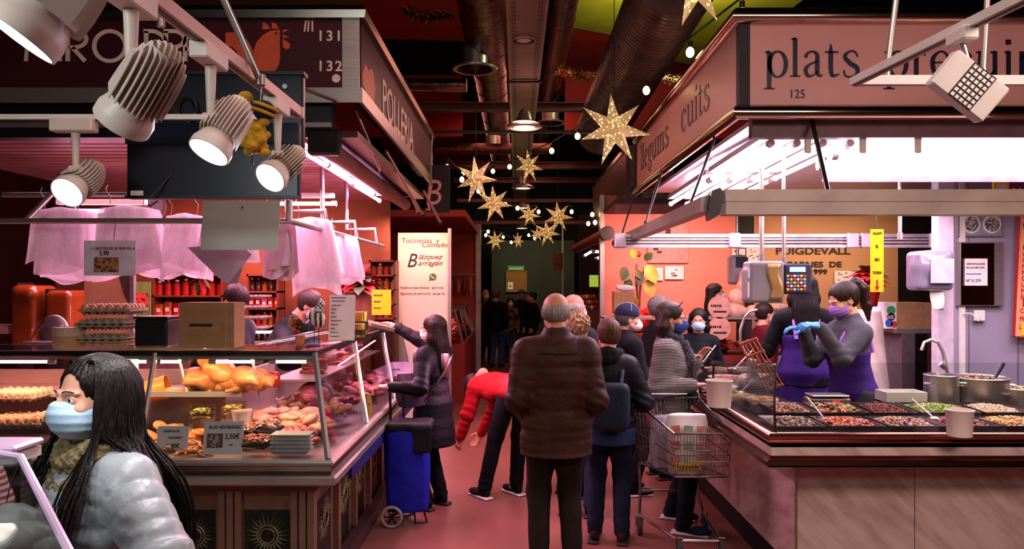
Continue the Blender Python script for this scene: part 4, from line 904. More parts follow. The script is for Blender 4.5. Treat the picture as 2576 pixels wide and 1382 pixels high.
    if mask:
        mo = mask_sdf(mask).mesh('face_mask', max(.0035, hvox*.9), maskm, root, M4=Hq)
        for s_ in (-1, 1): mb = MB(Hq); mb.tube([(s_*.064, .035, -.022), (s_*.077, .01, .0), (s_*.088, -.012, .006), (s_*.086, -.02, -.018), (s_*.066, .03, -.068)], .0013, 5); mb.build('ear_loop', maskw, root)
    # ---- jacket
    o = topoff*bulk; nz = Noise(int(abs(x)*13+y*7) % 97, 16, an=(.7, .7, 1.6)); nz2 = Noise(5+int(abs(x)*3), 42, an=(.6, .6, 1.5))
    C = SDF(); secs = [(z, cx, cy, rx*bulk+o, ry*bulk+o) for z, cx, cy, rx, ry in TS if z > hem]
    if hem < TS[0][0]:
        z0 = TS[0]; ex = [(hem, 0, 0, z0[3]*bulk+o+.02+(skirt or 0), z0[4]*bulk+o+.02+(skirt or 0))]; secs = ex+secs
    if apron is None: secs = [(z, cx, cy, rx if z > .05 else max(rx, .186*bulk+o*.5), ry if z > .05 else max(ry, .13*bulk+o*.4)) for z, cx, cy, rx, ry in secs]
    C.loft(Tt, secs, k=.03)
    if collar: C.loft(Tt, [(nz_-.06, 0, -.02, .10, .085), (nz_+.02, 0, -.02, .078, .072), (nz_+collar, 0, -.012, .074, .072)], k=.02); C.loft(Tt @ Matrix.Translation((0, 0, .02)), [(nz_-.01, 0, -.015, .058, .055), (nz_+collar, 0, -.01, .062, .06)], k=.004, op='s')
    if hoodie: C.ell(tl((0, -.12, nz_-.01)), (.10*k, .055*k, .075*k), hb, k=.03)
    AR = armr or ((.058, .046, .034) if female else (.064, .052, .038))
    for sd in (1, -1):
        a, e, w_ = J[sd]; C.ell(a+(tl((0, 0, 0))-tl((sd*.02, 0, .012))), (.060*k+o*.4,)*3, k=.05); C.chain([neck-up*.035*k, a-up*.0*k], [.055*k, .045*k+o*.4], k=.04)
        if sleeves: d = (w_-e).normalized(); C.chain([a, e, w_-d*.012], [AR[0]*k*bulk+o*.5, AR[1]*k*bulk+o*.5, AR[2]*k*bulk+o*.35], k=.03); C.plane(d, w_-d*.0, 's2' if False else 'x', k=.004) if False else None
        else: C.chain([a, a+(e-a)*.6], [AR[0]*k+o*.5, AR[1]*k+o*.6], k=.03)
    invT = np.array(Tt.inverted()); js = {sd: [np.array(v) for v in J[sd]] for sd in J}
    def disp(X, Y, Z):
        d = wr*nz(X, Y, Z)+wr*.5*nz2(X, Y, Z)
        if wr: # folds gather at elbows
            for sd in (1, -1): e = js[sd][1]; r2 = (X-e[0])**2+(Y-e[1])**2+(Z-e[2])**2; d = d+wr*1.1*np.sin(95*((X-e[0])*.5+(Z-e[2]))+3*nz(X, Y, Z))*np.exp(-r2/.012)
        if quilt:
            tx = invT[0, 0]*X+invT[0, 1]*Y+invT[0, 2]*Z+invT[0, 3]; tz = invT[2, 0]*X+invT[2, 1]*Y+invT[2, 2]*Z+invT[2, 3]
            arm = np.full(X.shape, 9.0); at = np.zeros(X.shape)
            for sd in (1, -1):
                acc = 0
                for (p, q) in ((js[sd][0], js[sd][1]), (js[sd][1], js[sd][2])):
                    v = q-p; L = np.linalg.norm(v); t = np.clip(((X-p[0])*v[0]+(Y-p[1])*v[1]+(Z-p[2])*v[2])/L/L, 0, 1); dd = np.sqrt((X-p[0]-t*v[0])**2+(Y-p[1]-t*v[1])**2+(Z-p[2]-t*v[2])**2)
                    mk = dd < arm; arm = np.where(mk, dd, arm); at = np.where(mk, acc+t*L, at); acc += L
            isarm = (arm < .085*k) & ((np.abs(tx) > sw-.03) | (arm < .07*k)); u = np.where(isarm, at, tz*k)
            d = d-qa*(np.abs(np.sin(PI*(u+.02)/quilt))**.45)+qa*.7
        return d
    C.disp = disp
    tm = topm or cloth('cloth_'+top[1:], top); jo = C.mesh(topname, vox, tm, root)
    # ---- trousers
    if legs:
        Tr = SDF(); Tr.ell(PL+Vector((0, -.005, -.01))*k, (.165*k, .12*k, .12*k), k=.03)
        for sd in (1, -1):
            hp, kn, an, f = LJ[sd]; Tr.chain([hp, kn, an+(kn-an)*.02], [.098*k*(bulk*.5+.5), .07*k, .060*k], k=.03)
        n3 = Noise(9+int(y*5), 20, an=(.6, .6, 1.8)); Tr.disp = lambda X, Y, Z: .004*n3(X, Y, Z)+.003*np.sin(80*Z+4*n3(X, Y, Z))*np.exp(-((Z-.12)/.08)**2)
        Tr.mesh('trousers', vox*1.1, botm or cloth('trouser_'+bottom[1:], bottom), root)
        for sd in (1, -1):
            hp, kn, an, f = LJ[sd]; Sh = SDF(); up_ = f.z
            Sh.ell((f.x, f.y-.02*k, up_+.055*k), (.038*k, .05*k, .05*k), k=.02); Sh.ell((f.x+sd*.01, f.y+.10*k, up_+.035*k), (.045*k, .10*k, .034*k), k=.03); Sh.plane((0, 0, -1), (0, 0, up_+.012), 'i')
            so = Sh.mesh('shoe', .008, cloth('shoe_'+shoes[1:], shoes, bump=.1), root)
            mb = MB(); mb.box((f.x+sd*.007, f.y+.045*k, up_+.010), (.088*k, .275*k, .020), b=.01); mb.build('sole', solem or M('sole_dark', '#2a2628', .7), so)
    J['head'] = Hm; J['root'] = root; J['tips'] = tips; J['neck'] = neck; J['Tt'] = Tt; J['legs'] = LJ; J['k'] = k
    return J
def local(xp, yp, zp, x, y, face):
    """world point to the person's own frame"""
    a = math.radians(face); dx, dy = xp-x, yp-y; return (dx*math.cos(a)-dy*math.sin(a), dx*math.sin(a)+dy*math.cos(a), zp)
def glasses(J, m):
    mb = MB(J['head'])
    for s in (-1, 1):
        mb.tube([(s*.034+.022*math.cos(a)*1.1, .098, .0+.017*math.sin(a)) for a in [i*PI/8 for i in range(16)]], .0014, 5, closed=True); mb.tube([(s*.058, .096, .004), (s*.078, .02, .008), (s*.082, -.01, .0)], .0014, 5)
    mb.tube([(-.01, .102, .002), (.01, .102, .002)], .0014, 5); mb.build('glasses', m, J['root'], smooth=True)

# ================================================================ the people of the photograph
def strap(J, pts, r, m, name='strap'):
    mb = MB(J['Tt']); mb.tube(pts, r, 8); return mb.build(name, m, J['root'], smooth=True)
def snood(J, m, r=.075, t=.034, z=.50, vox=.006, drop=.0, name='scarf', dy=0.0):
    S = SDF(); T0 = J['Tt']
    for q, (rr, zz, tt) in enumerate(((r, z-.03, t), (r*.92, z+.03, t*.85))):
        n = 12
        for i in range(n):
            a0, a1 = 2*PI*i/n, 2*PI*(i+1)/n; f = lambda a: tuple(T0 @ Vector((rr*math.cos(a), rr*1.05*math.sin(a)-.0+dy, zz-.03*math.sin(a)*(1 if q == 0 else .4)-drop*max(0, math.sin(a)))))
            S.cap(f(a0), f(a1), tt*(1+.15*math.sin(3*a0)), tt*(1+.15*math.sin(3*a1)), k=.02)
    S.disp = lambda x, y, z_: .0035*np.sin(230*z_+60*x)*np.sin(200*x+40*y+np.sin(90*y))
    return S.mesh(name, vox, m, J['root'])
def apron(J, m, sm, z0=-.45, z1=.30, female=True, o=.03):
    T0 = J['Tt']; TS = TORSO_F if female else TORSO_M; S = SDF()
    secs = [(z0, 0, 0, .20, .15)]+[(z, cx, cy, rx+o+.004, ry+o+.004) for z, cx, cy, rx, ry in TS if z < z1]+[(z1, 0, .0, .10, .10+o)]
    S.loft(T0, secs, k=.02); n1 = Noise(3, 22); S.disp = lambda x, y, z: .004*n1(x, y, z); S.mesh('apron', .012, m, J['root'])
    for s in (-1, 1): strap(J, [(s*.085, .12, z1-.02), (s*.10, .10, z1+.08), (s*.095, .03, z1+.165), (s*.092, -.05, z1+.16), (s*.085, -.11, z1+.07), (s*.075, -.13, z1-.04)], .016, sm)
# --- young woman in the silver padded jacket
silver = M('silver_nylon', '#8f989b', .36, .0, .06, 9, bump=.35, bscale=26, sheen=.2)
YW = (-1.135, 2.03); L_ = lambda a, b, c, f=212: local(a, b, c, YW[0], YW[1], f)
J1 = person('young_woman', 'person in a silver padded jacket, olive knitted scarf and pale blue mask', YW[0], YW[1], 1.60, 212, female=True, head=(-4, 4, 0), hair='cap', hairc='#181210', skinc='#cf9a80',
    top='#a9adab', topm=silver, topoff=.026, hem=-.16, quilt=.062, qa=.0065, wr=.0055, mask='pleat', maskm=maskb, vox=.0062, hvox=.0024, bottom='#22242c', collar=.02, cat='person',
    rh=L_(-1.22, 1.83, .90), lh=L_(-1.05, 1.80, .93), lel=(-1, -.5, .2), rel=(1, -.3, 0), armr=(.066, .060, .046))
def strands(J, n, rad, seed, m, name='long_hair'):
    rr = random.Random(seed); Hm = J['head']; mb = MB(); Tt = J['Tt']; k = J['k']
    for i in range(n):
        side = -1 if rr.random() < .64 else 1; u = rr.random()          # side -1: over her own left shoulder
        py = .055-.15*u; az = math.radians(18+150*u)                      # azimuth from the face round to the nape
        az = max(az, math.radians(54+rr.random()*8))
        e = lambda r_, z_, a=az: Vector((side*r_*math.sin(a), .0+r_*1.18*math.cos(a)-.022, z_))
        q = [Hm @ Vector((side*.006, py, .128-.9*(py+.02)**2*8)), Hm @ (Vector((side*.055*math.sin(az)+side*.01, .09*math.cos(az)*.9-.01, .112))), Hm @ e(.092+rr.random()*.006, .05), Hm @ e(.096+rr.random()*.010, -.03), Hm @ e(.094+rr.random()*.02, -.10)]
        front = side < 0 and u < .30; L = rr.uniform(.75, 1.0)
        if front: base = [(-.115, .10, .42), (-.125, .140, .33), (-.13, .155, .22), (-.125, .16, .12), (-.11, .155, .03)]
        elif side < 0: base = [(-.13, -.03, .46), (-.18, -.03, .38), (-.205, -.035, .28), (-.215, -.04, .22), (-.22, -.03, .17)] if u < .80 else [(-.10, -.12, .44), (-.13, -.16, .34), (-.14, -.17, .2), (-.14, -.17, .1), (-.14, -.17, 0)]
        else: base = [(.08, -.10, .46), (.10, -.15, .36), (.10, -.16, .25), (.10, -.16, .12), (.1, -.16, .02)] if u > .35 else [(.11, .06, .44), (.135, .09, .36), (.14, .11, .30), (.14, .12, .26), (.14, .12, .24)]
        jx, jy = rr.gauss(0, .017 if front else .026), rr.gauss(0, .012 if front else .020); ph = rr.random()*2
        for j, b in enumerate(base[:5 if not front else 5]):
            w_ = 1-.10*j; q.append(Tt @ Vector((b[0]+jx*w_+.008*math.sin(ph+j*1.7), b[1]+abs(jy)*(1 if b[1] > 0 else -1)*w_, b[2]*1+ (1-L)*.25*j/4)))
        pts = []; K = len(q)
        for a in range(K-1):
            p0, p1, p2, p3 = q[max(a-1, 0)], q[a], q[a+1], q[min(a+2, K-1)]
            for t in (0, .5): pts.append(.5*((2*p1)+(p2-p0)*t+(2*p0-5*p1+4*p2-p3)*t*t+(3*p1-p0-3*p2+p3)*t**3))
        pts.append(q[-1]); N = len(pts); mb.tube(pts, [rad*(1.1-.85*(a/N)**2) for a in range(N)], 4)
    return mb.build(name, m, J['root'], smooth=True)
strands(J1, 1100, .0023, 5, hairm('#181210'))
knit = M('olive_knit', '#8b7b55', .9, 0, .3, 45, bump=1.0, bscale=110)
snood(J1, knit, .074, .036, .485, .005, .035)
mb = MB(J1['Tt']); zp = [(.012, .142, .44), (.012, .160, .30), (.012, .150, .18), (.012, .150, .06), (.012, .165, -.08)]
mb.tube(zp, .0035, 6); mb.build('zip', gun, J1['root'], smooth=True)
for q in ((.035, .142, .42), (.055, .155, .35), (-.02, .158, .34), (.052, .168, -.0)): mb = MB(J1['Tt']); mb.ell(q, (.007, .005, .007), n=10, m=6); mb.build('snap_button', gun, J1['root'], smooth=True)
mb = MB(J1['Tt']); mb.tube([(.05, .165, .33), (.05, .168, .28), (.052, .166, .22), (.05, .166, .16)], .0028, 6); mb.build('pull_chain', M('gold_metal', '#b59a55', .3, 1), J1['root'], smooth=True)
# --- partly seen person at the outer edge
J0 = person('edge_customer', 'person cut off at the picture edge in a mint scarf and red striped top', -1.80, 2.3, 1.60, 200, hair='short', top='#b03030', topm=M('red_stripe_knit', '#a82a2a', .8, 0, .1, 5.5, kind='wave', c2='#d8cfc8', stretch=(.01, .01, 3)), vox=.013, hvox=.006, hands=False)
snood(J0, M('mint_wool', '#9fbfae', .9, 0, .1, 30, bump=.5), .10, .05, .46, .012, .06)
# --- old man from behind
J2 = person('elderly_man', 'person in a brown quilted jacket walking away in the middle of the aisle', .235, 4.52, 1.73, -3, hair='fringe', hairc='#9a938c', skinc='#c08a70', top='#4a3228', topm=cloth('brown_nylon', '#3b2118', .15, .55, 10, .4, 50), topoff=.032, bulk=1.04, hem=-.17, quilt=.125, qa=.008, wr=.005, vox=.009, hvox=.0033, collar=.05,
    rh=(.165, .15, .94), lh=(-.165, .15, .94), rel=(.38, -1, .0), lel=(-.38, -1, .0), bottom='#231c18', shoes='#1a1412', head=(6, 0, 0))
mb = MB(J2['Tt']); mb.tube([(-.11, -.13, .435), (0, -.145, .43), (.11, -.13, .435)], .004, 6); mb.build('yoke_seam', M('brown_seam', '#2c1c16', .7), J2['root'])
glasses(J2, gun)
# --- woman with the shopping trolley
W3 = (-.66, 5.97)
J3 = person('trolley_woman', 'person in a dark hooded padded coat reaching over the glass counter', W3[0], W3[1], 1.55, 305, female=True, head=(-12, 0, 0), hair='long', hairc='#2a1210', skinc='#c98d72', top='#2b2530', topm=cloth('aubergine_coat', '#15121a', .15, .6, 10, .4, 50), topoff=.03, hem=-.36, skirt=.02, quilt=.09, qa=.004, vox=.010, hvox=.004, mask='pleat', maskm=maskw,
    rh=local(-1.03, 6.25, 1.42, *W3, 305), lh=local(-.955, 5.67, .985, *W3, 305), lel=(-.2, -.6, -1), rel=(1, -.3, -.6), lhand={'curl': .9, 'n': (0, .2, -1)}, rhand={'curl': .4, 'n': (0, .3, -1)}, bottom='#121016', bulk=1.0)
T0 = J3['Tt']
mb = MB(T0); mb.tube([(.10, -.13, .42), (-.05, -.15, .25), (-.20, -.08, .05)], .010, 8); mb.build('bag_strap', blackp, J3['root'], smooth=True)
# --- bending person in red
J4 = person('bending_customer', 'person in a red top and black trousers bending low in the aisle', X_(1266, 6.2), 6.2, 1.62, 322, female=True, lean=93, head=(0, -30, 0), pel=(.06, -.12, .91), hair='short', hairc='#1c1413', top='#a8161c', topm=cloth('red_fleece', '#a8141b', .12, .8, 8, .3, 40), topoff=.03, hem=-.14, vox=.011, hvox=.005, wr=.007,
    rh=(.12, .50, .42), lh=(-.10, .50, .40), rel=(.3, -1, .5), lel=(-.3, -1, .5), rf=(.15, .02, 0), lf=(-.12, .10, 0), bottom='#0f0e12', solem=M('sole_white', '#cfc6c0', .7))
mb = MB(); mb.prism([(.17, -.22, .92), (.20, -.10, .86), (.16, -.06, .58), (.12, -.14, .55)], (-.02, .01, 0)); mb.build('hanging_hem', MATS['red_fleece'], J4['root'], fix=True)
# --- men and women queueing
J5 = person('bald_customer', 'person in a dark coat and white mask standing beyond the brown quilted jacket', X_(1445, 6.3), 6.3, 1.70, 50, hair='fringe', hairc='#b9b2aa', skinc='#c48a72', top='#2a2a30', vox=.013, hvox=.0045, mask='pleat', maskm=maskw, hands=False)
J6 = person('curly_customer', 'person in blue jeans with light curly hair, just beyond the brown quilted jacket', X_(1455, 5.75), 5.75, 1.58, 20, female=True, hair='curly', hairc='#a5825f', top='#3a3436', bottom='#27324c', vox=.012, hvox=.004, hands=False)
W7 = (X_(1530, 5.15), 5.15)
J7 = person('backpack_customer', 'person in a black hood and navy padded jacket carrying a backpack', W7[0], W7[1], 1.555, 12, female=True, head=(-22, -4, 0), hair='short', hairc='#5d3c2c', top='#17181f', topm=cloth('ink_nylon', '#181a22', .15, .5, 10, .4, 50), topoff=.034, bulk=1.05, hem=-.06, quilt=.0, wr=.007, vox=.010, hvox=.004, bottom='#1a2036', shoes='#3a2018', rh=(.16, .22, 1.02), lh=(-.14, .2, 1.0), collar=.03)
snood(J7, cloth('black_wool', '#0c0b0d'), .085, .045, .47, .010, 0.0, 'hood')
S = SDF(); S.loft(J7['Tt'], [(-.16, 0, 0, .205, .155), (-.04, 0, 0, .20, .15)], k=.02); S.mesh('denim_shirt', .011, cloth('denim_blue', '#28365a'), J7['root'])
S = SDF(); S.box(tuple(J7['Tt'] @ Vector((.03, -.20, .14))), (.13, .065, .16), J7['Tt'].to_3x3().normalized(), rd=.05, k=.02); n1 = Noise(4, 20); S.disp = lambda x, y, z: .006*n1(x, y, z); bp = S.mesh('backpack', .010, cloth('pack_navy', '#232a3e', .1, .6), J7['root'])
for s in (-1, 1): strap(J7, [(s*.10, -.13, .24), (s*.115, -.12, .38), (s*.11, -.03, .455), (s*.11, .08, .40)], .013, M('strap_blue', '#4c6484', .6), 'backpack_strap')
W8 = (X_(1580, 6.35), 6.35)
J8 = person('beanie_man', 'person in a navy striped beanie and white cup mask facing the right-hand counter', W8[0], W8[1], 1.60, 78, head=(8, -3, 0), hair='short', hairc='#6b625a', skinc='#bf8a74', top='#15161c', topoff=.03, collar=.04, hem=-.14, vox=.012, hvox=.0038, mask='cup', maskm=maskw, bottom='#14151d', shoes='#1c2438', rh=(.12, .26, 1.02), lh=(-.12, .24, 1.0), solem=M('sole_white'))
S = SDF(); S.ell((0, -.018, .055), (.094, .114, .092), k=.01); S.box((0, 0, -.04), (.2, .2, .07), rd=.001, k=.004, op='s'); S.disp = lambda x, y, z: .0018*np.sin(75*np.arctan2(x, y+.02))
S.mesh('beanie', .004, M('beanie_navy', '#141a3c', .9, 0, .1, 60, bump=.5), J8['root'], M4=J8['head'])
for (y0, z0) in ((0, .0), (1, .0)):
    mb = MB(J8['head']); pts = [(.098*math.sin(a)*.98, -.018+(.02 if y0 else -.02)+.0*a, .055+.098*math.cos(a)) for a in [(-75+15*i)*PI/180 for i in range(11)]] if y0 else [(.03*math.cos(a), -.018+.118*math.sin(a), .055+.096*math.cos(a)) for a in [(-80+16*i)*PI/180 for i in range(11)]]
    mb.tube(pts, .0025, 5); mb.build('stripe', M('stripe_grey', '#9aa0b8', .8), J8['root'], smooth=True)
J9 = person('grey_haired_man', 'person in black standing behind the knitted cardigan', X_(1662, 6.9), 6.9, 1.67, 75, head=(10, 0, 0), hair='short', hairc='#6d6662', skinc='#c08a74', top='#121217', collar=.03, vox=.013, hvox=.0045, mask='pleat', maskm=maskw, bottom='#101015', hands=False)
# --- woman in the cardigan
W10 = (X_(1688, 5.5), 5.5); cknit = M('cardigan_knit', '#a39a97', .9, 0, .1, 5.5, kind='wave', c2='#17151a', bump=.6, stretch=(3, 3, 5.5))
J10 = person('cardigan_woman', 'person in a black and grey knitted cardigan and dark blue mask holding the trolley handle', W10[0], W10[1], 1.665, 112, female=True, head=(-8, -4, 0), hair='bob', hairc='#33201a', skinc='#c48c6e', top='#a39a97', topm=cknit, topoff=.034, hem=-.10, wr=.006, vox=.0095, hvox=.0032, mask='pleat', maskm=maskn,
    rh=local(1.235, 5.30, 1.045, *W10, 112), lh=local(1.315, 5.52, 1.20, *W10, 112), rel=(.4, -1, -.4), lel=(-.4, -1, -.6), rhand={'curl': 1.0, 'n': (.0, .1, -1)}, lhand={'curl': .35, 'n': (.2, .2, -1)}, bottom='#14161f', shoes='#1b2340', solem=M('sole_white'), rf=(.16, .12, 0), lf=(-.15, -.02, 0), armr=(.07, .062, .042))
grs = M('scarf_grey', '#4e4a52', .85, 0, .3, 9, kind='wave', c2='#2a2830', stretch=(5, 5, 1), bump=.5); snood(J10, grs, .072, .028, .49, .007, .02)
S = SDF(); S.chain([tuple(J10['Tt'] @ Vector(v)) for v in ((.04, .11, .45), (.045, .155, .32), (.04, .155, .18), (.035, .16, .04))], [.034, .040, .036, .03], k=.03); S.disp = lambda x, y, z: .004*np.sin(160*x+30*z)+.003*np.sin(140*y); S.mesh('scarf_end', .008, grs, J10['root'])
mb = MB(J10['head'])
for s in (-1, 1): mb.tube([(s*.035+.026*math.cos(a), .062+.012*math.sin(a), .122+.016*math.sin(a)) for a in [i*PI/7 for i in range(14)]], .0035, 5, closed=True); mb.tube([(s*.062, .06, .118), (s*.085, -.01, .06)], .002, 5)
mb.build('sunglasses', gun, J10['root'], smooth=True)
mb = MB(J10['head']); mb.ell((.083, -.002, -.042), (.007, .007, .009)); mb.build('earring', M('gold_metal', '#c9a040', .25, 1), J10['root'], smooth=True)
# --- behind the right counter and at the neighbour stall
J11 = person('dark_haired_woman', 'person in black with a pale blue mask facing this way over the counter', X_(1757, 7.3), 7.3, 1.56, 196, female=True, hair='long', hairc='#141010', skinc='#c98d72', top='#11161a', vox=.013, hvox=.0042, mask='pleat', maskm=maskb, bottom='#111115', hands=False, head=(0, -6, 0))
J12 = person('stall_keeper', 'person in a black hooded top with white mask beside the raw poultry stand', X_(1800, 9.3), 9.3, 1.66, 118, female=True, hair='hime', hairc='#100c0e', skinc='#c98d72', top='#150f14', vox=.014, hvox=.0048, mask='pleat', maskm=maskw, hz=.15, legs=False, rh=local(2.62, 9.0, 1.35, X_(1800, 9.3), 9.3, 118), hands=True, bottom='#111115')
purp = cloth('apron_purple', '#3a1f6e', .1, .7); lil = M('apron_lilac', '#a06ad0', .7, 0, .05, 20)
J13 = person('server_with_long_hair', 'person in black and a purple apron, back turned, under the hanging scales', X_(2020, 5.9), 5.9, 1.74, 8, female=True, hair='long', hairc='#140e10', top='#0e0d12', vox=.011, hvox=.0042, hz=.15, rh=(.18, .30, 1.05), lh=(-.2, .28, 1.1), bottom='#121218')
apron(J13, purp, lil)
W14 = (X_(2145, 5.2), 5.2)
J14 = person('server_with_ponytail', 'person in grey sweater, purple apron, purple mask and blue gloves looking down', W14[0], W14[1], 1.66, 262, female=True, hair='ponytail', hairc='#2a1a16', skinc='#d09c80', head=(0, -16, 0), lean=6, top='#45444c', topm=cloth('grey_sweater', '#45454e', .12, .85, 18, .4, 90), topoff=.026, vox=.0095, hvox=.0032, hz=.15, mask='pleat', maskm=maskp, collar=.03,
    lh=local(1.99, 4.96, 1.33, *W14, 262), rh=local(1.97, 5.20, 1.30, *W14, 262), lel=(-.3, -.5, -1), rel=(.3, -.4, -1), gloves={-1: M('glove_blue', '#3f8fd0', .45, 0, .06, 12), 1: M('glove_blue')}, lhand={'curl': .6, 'n': (.3, 0, -1), 'd': (0, 1, .15)}, rhand={'curl': .6, 'd': (0, 1, .1), 'n': (0, 0, -1)}, bottom='#1b1a2c')
apron(J14, purp, lil)
J15 = person('egg_seller', 'person in black with a black mask looking down behind the cardboard box', X_(560, 5.75), 5.75, 1.66, 122, female=True, hair='bun', hairc='#2c1a14', skinc='#c98d72', head=(0, -34, 0), lean=14, top='#15151a', vox=.013, hvox=.0042, hz=.15, mask='pleat', maskm=maskk, legs=False, bottom='#111115')
mb = MB(J15['Tt']); mb.box((.06, .125, .38), (.03, .008, .05)); mb.build('name_badge', yellow, J15['root'])
J16 = person('bending_worker', 'person in black leaning over the counter behind the wooden chick ornament', X_(672, 6.3), 6.3, 1.70, 100, hair='short', hairc='#3a2c28', skinc='#c98d72', head=(0, 10, 0), lean=36, top='#101014', vox=.013, hvox=.0045, hz=.15, mask='pleat', maskm=maskb, legs=False, rh=(.2, .55, .98), lh=(-.15, .6, .98), bottom='#111115')
J22 = person('maroon_customer', 'person in a maroon jumper mostly hidden behind the purple apron', X_(1925, 8.0), 8.0, 1.60, 80, female=True, hair='short', hairc='#2a1a16', top='#5a1420', vox=.015, hvox=.006, hands=False, bottom='#1b2a4c', mask='pleat', maskm=maskw)
# --- far down the aisle
for (n, l, px, Y, h, f, kw) in (('man_in_jeans', 'person in a black jacket and blue jeans standing far down the aisle', 1248, 16.1, 1.68, 15, dict(hair='short', hairc='#5c534e', top='#0f0f14', bottom='#33466a')),
    ('man_with_shopping', 'person in a brown coat beside the blue jeans far down the aisle', 1222, 16.9, 1.68, 160, dict(hair='fringe', hairc='#9a938c', skinc='#d08070', top='#40281e', bottom='#15131a', mask='pleat', maskm=maskw)),
    ('woman_in_patterned_coat', 'person in a patterned coat and white mask far down the aisle', 1284, 17.2, 1.50, 170, dict(female=True, hair='bob', hairc='#1a1210', topm=M('pattern_coat', '#6a4c44', .8, 0, .2, 9, kind='voronoi', c2='#1a1210'), top='#111111', bottom='#2b3a58', mask='pleat', maskm=maskw)),
    ('man_with_cap', 'person in a grey cap and dark jacket standing near the cork board', 1312, 18.2, 1.68, 185, dict(hair='short', hairc='#4a4a48', top='#1a1c22', bottom='#15151a')),
    ('far_shopper', 'person all in black beside the grey cap far down the aisle', 1338, 16.6, 1.62, 250, dict(hair='short', hairc='#14100f', top='#0e0e12', bottom='#101014'))):
    Jf = person(n, l, X_(px, Y), Y, h, f, vox=.02, hvox=.008, eyes=False, **kw)
    if n == 'man_with_cap':
        S = SDF(); S.ell((0, -.016, .06), (.088, .11, .075), k=.01); S.box((0, 0, -.02), (.2, .2, .06), rd=.001, k=.004, op='s'); S.ell((0, .12, .045), (.07, .06, .01), k=.01); S.mesh('cap', .008, M('cap_grey', '#55585c', .9), Jf['root'], M4=Jf['head'])

# ================================================================ right counter: cooked dishes
rct = thing('serving_counter', 'marble-fronted serving counter with bronze rails and food trays behind glass', 'counter', (1.325, 3.95, 0))
PTH = [(0, 2.85), (0, 0), (3.2, 0)]
brz = M('rose_bronze', '#a06a5e', .2, 1, .08, 3)
def rail(nm, prof, m, smooth=True): mb = MB(); mb.sweep(prof, PTH); return mb.build(nm, m, rct, smooth=smooth, angle=.7, fix=True)
rail('top_rail', [(-.10, .95), (-.02, .978), (.0, .975), (.012, .962), (.008, .945), (.0, .935), (-.10, .935)], brz)
rail('upper_band', [(-.06, .925), (.01, .925), (.012, .93), (.004, .937), (-.06, .937)], brz)
rail('marble_band', [(-.06, .855), (-.01, .855), (-.01, .925), (-.06, .925)], marble, False)
rail('lower_rail', [(-.1, .80), (.0, .80), (.03, .812), (.026, .83), (.0, .845), (.0, .857), (-.1, .857)], brz)
rail('lip', [(-.22, .78), (-.04, .78), (.012, .80), (-.22, .80)], brz)
mp = [(.225, .87), (.89, 1.56), (1.58, 2.25), (2.27, 2.94)]
for a, b in ((.235, .888), (.892, 1.55), (1.554, 2.21), (2.214, 2.87)): m = MB(); m.box(((a+b)/2, .262, .47), (b-a, .02, .62), b=.002); m.build('marble_panel', marble, rct)
for a, b in ((.27, .93), (.934, 1.59), (1.594, 2.25), (2.254, 2.84)): m = MB(); m.box((.237, (a+b)/2, .47), (.02, b-a, .62), b=.002); m.build('marble_panel', marble, rct)
m = MB(); m.box((.232, .257, .47), (.014, .014, .62), b=.004); m.build('corner_trim', steel, rct)
m = MB(); m.bb((.25, .275, .0), (3.2, .8, .9)); m.bb((.25, .8, 0), (.62, 2.84, .9)); m.build('carcass', gun, rct)
m = MB(); m.bb((.25, .262, 0), (3.2, .29, .155)); m.bb((.24, .262, 0), (.27, 2.84, .155)); m.build('plinth', mdark, rct)
m = MB(); m.bb((.01, .01, .9), (3.2, .92, .925)); m.bb((.01, .92, .9), (.62, 2.84, .925)); m.build('deck', M('deck_dark', '#4d4343', .3, .8, .1, 5), rct)
m = MB(); m.bb((.62, .9, .925), (3.2, .96, .96)); m.build('rear_ledge', steel, rct)
# glass
def rpane(a, b, c, d): mb = MB(); mb.add([a, b, c, d], [(0, 1, 2, 3)]); o = mb.build('pane', caseg, rct); solid(o, .008)
rpane((.05, .06, .95), (1.60, .06, .95), (1.60, .10, 1.335), (.05, .10, 1.335)); rpane((1.61, .06, .95), (3.2, .06, .95), (3.2, .10, 1.335), (1.61, .10, 1.335))
rpane((.045, .08, .95), (.045, 1.35, .95), (.07, 1.35, 1.22), (.055, .10, 1.335)); rpane((.045, 1.36, .95), (.045, 2.8, .95), (.07, 2.8, 1.22), (.07, 1.36, 1.22))
m = MB(); m.tube([(.05, .06, .94), (.045, .065, 1.05), (.05, .08, 1.2), (.07, .12, 1.30), (.12, .2, 1.36)], .006, 8); m.build('glass_edge', blackp, rct, smooth=True)
m = MB(); m.tube([(.05, 1.355, .94), (.06, 1.36, 1.2)], .008, 8); m.tube([(1.605, .06, .95), (1.605, .10, 1.335)], .004, 6); m.build('glass_edge', blackp, rct, smooth=True)
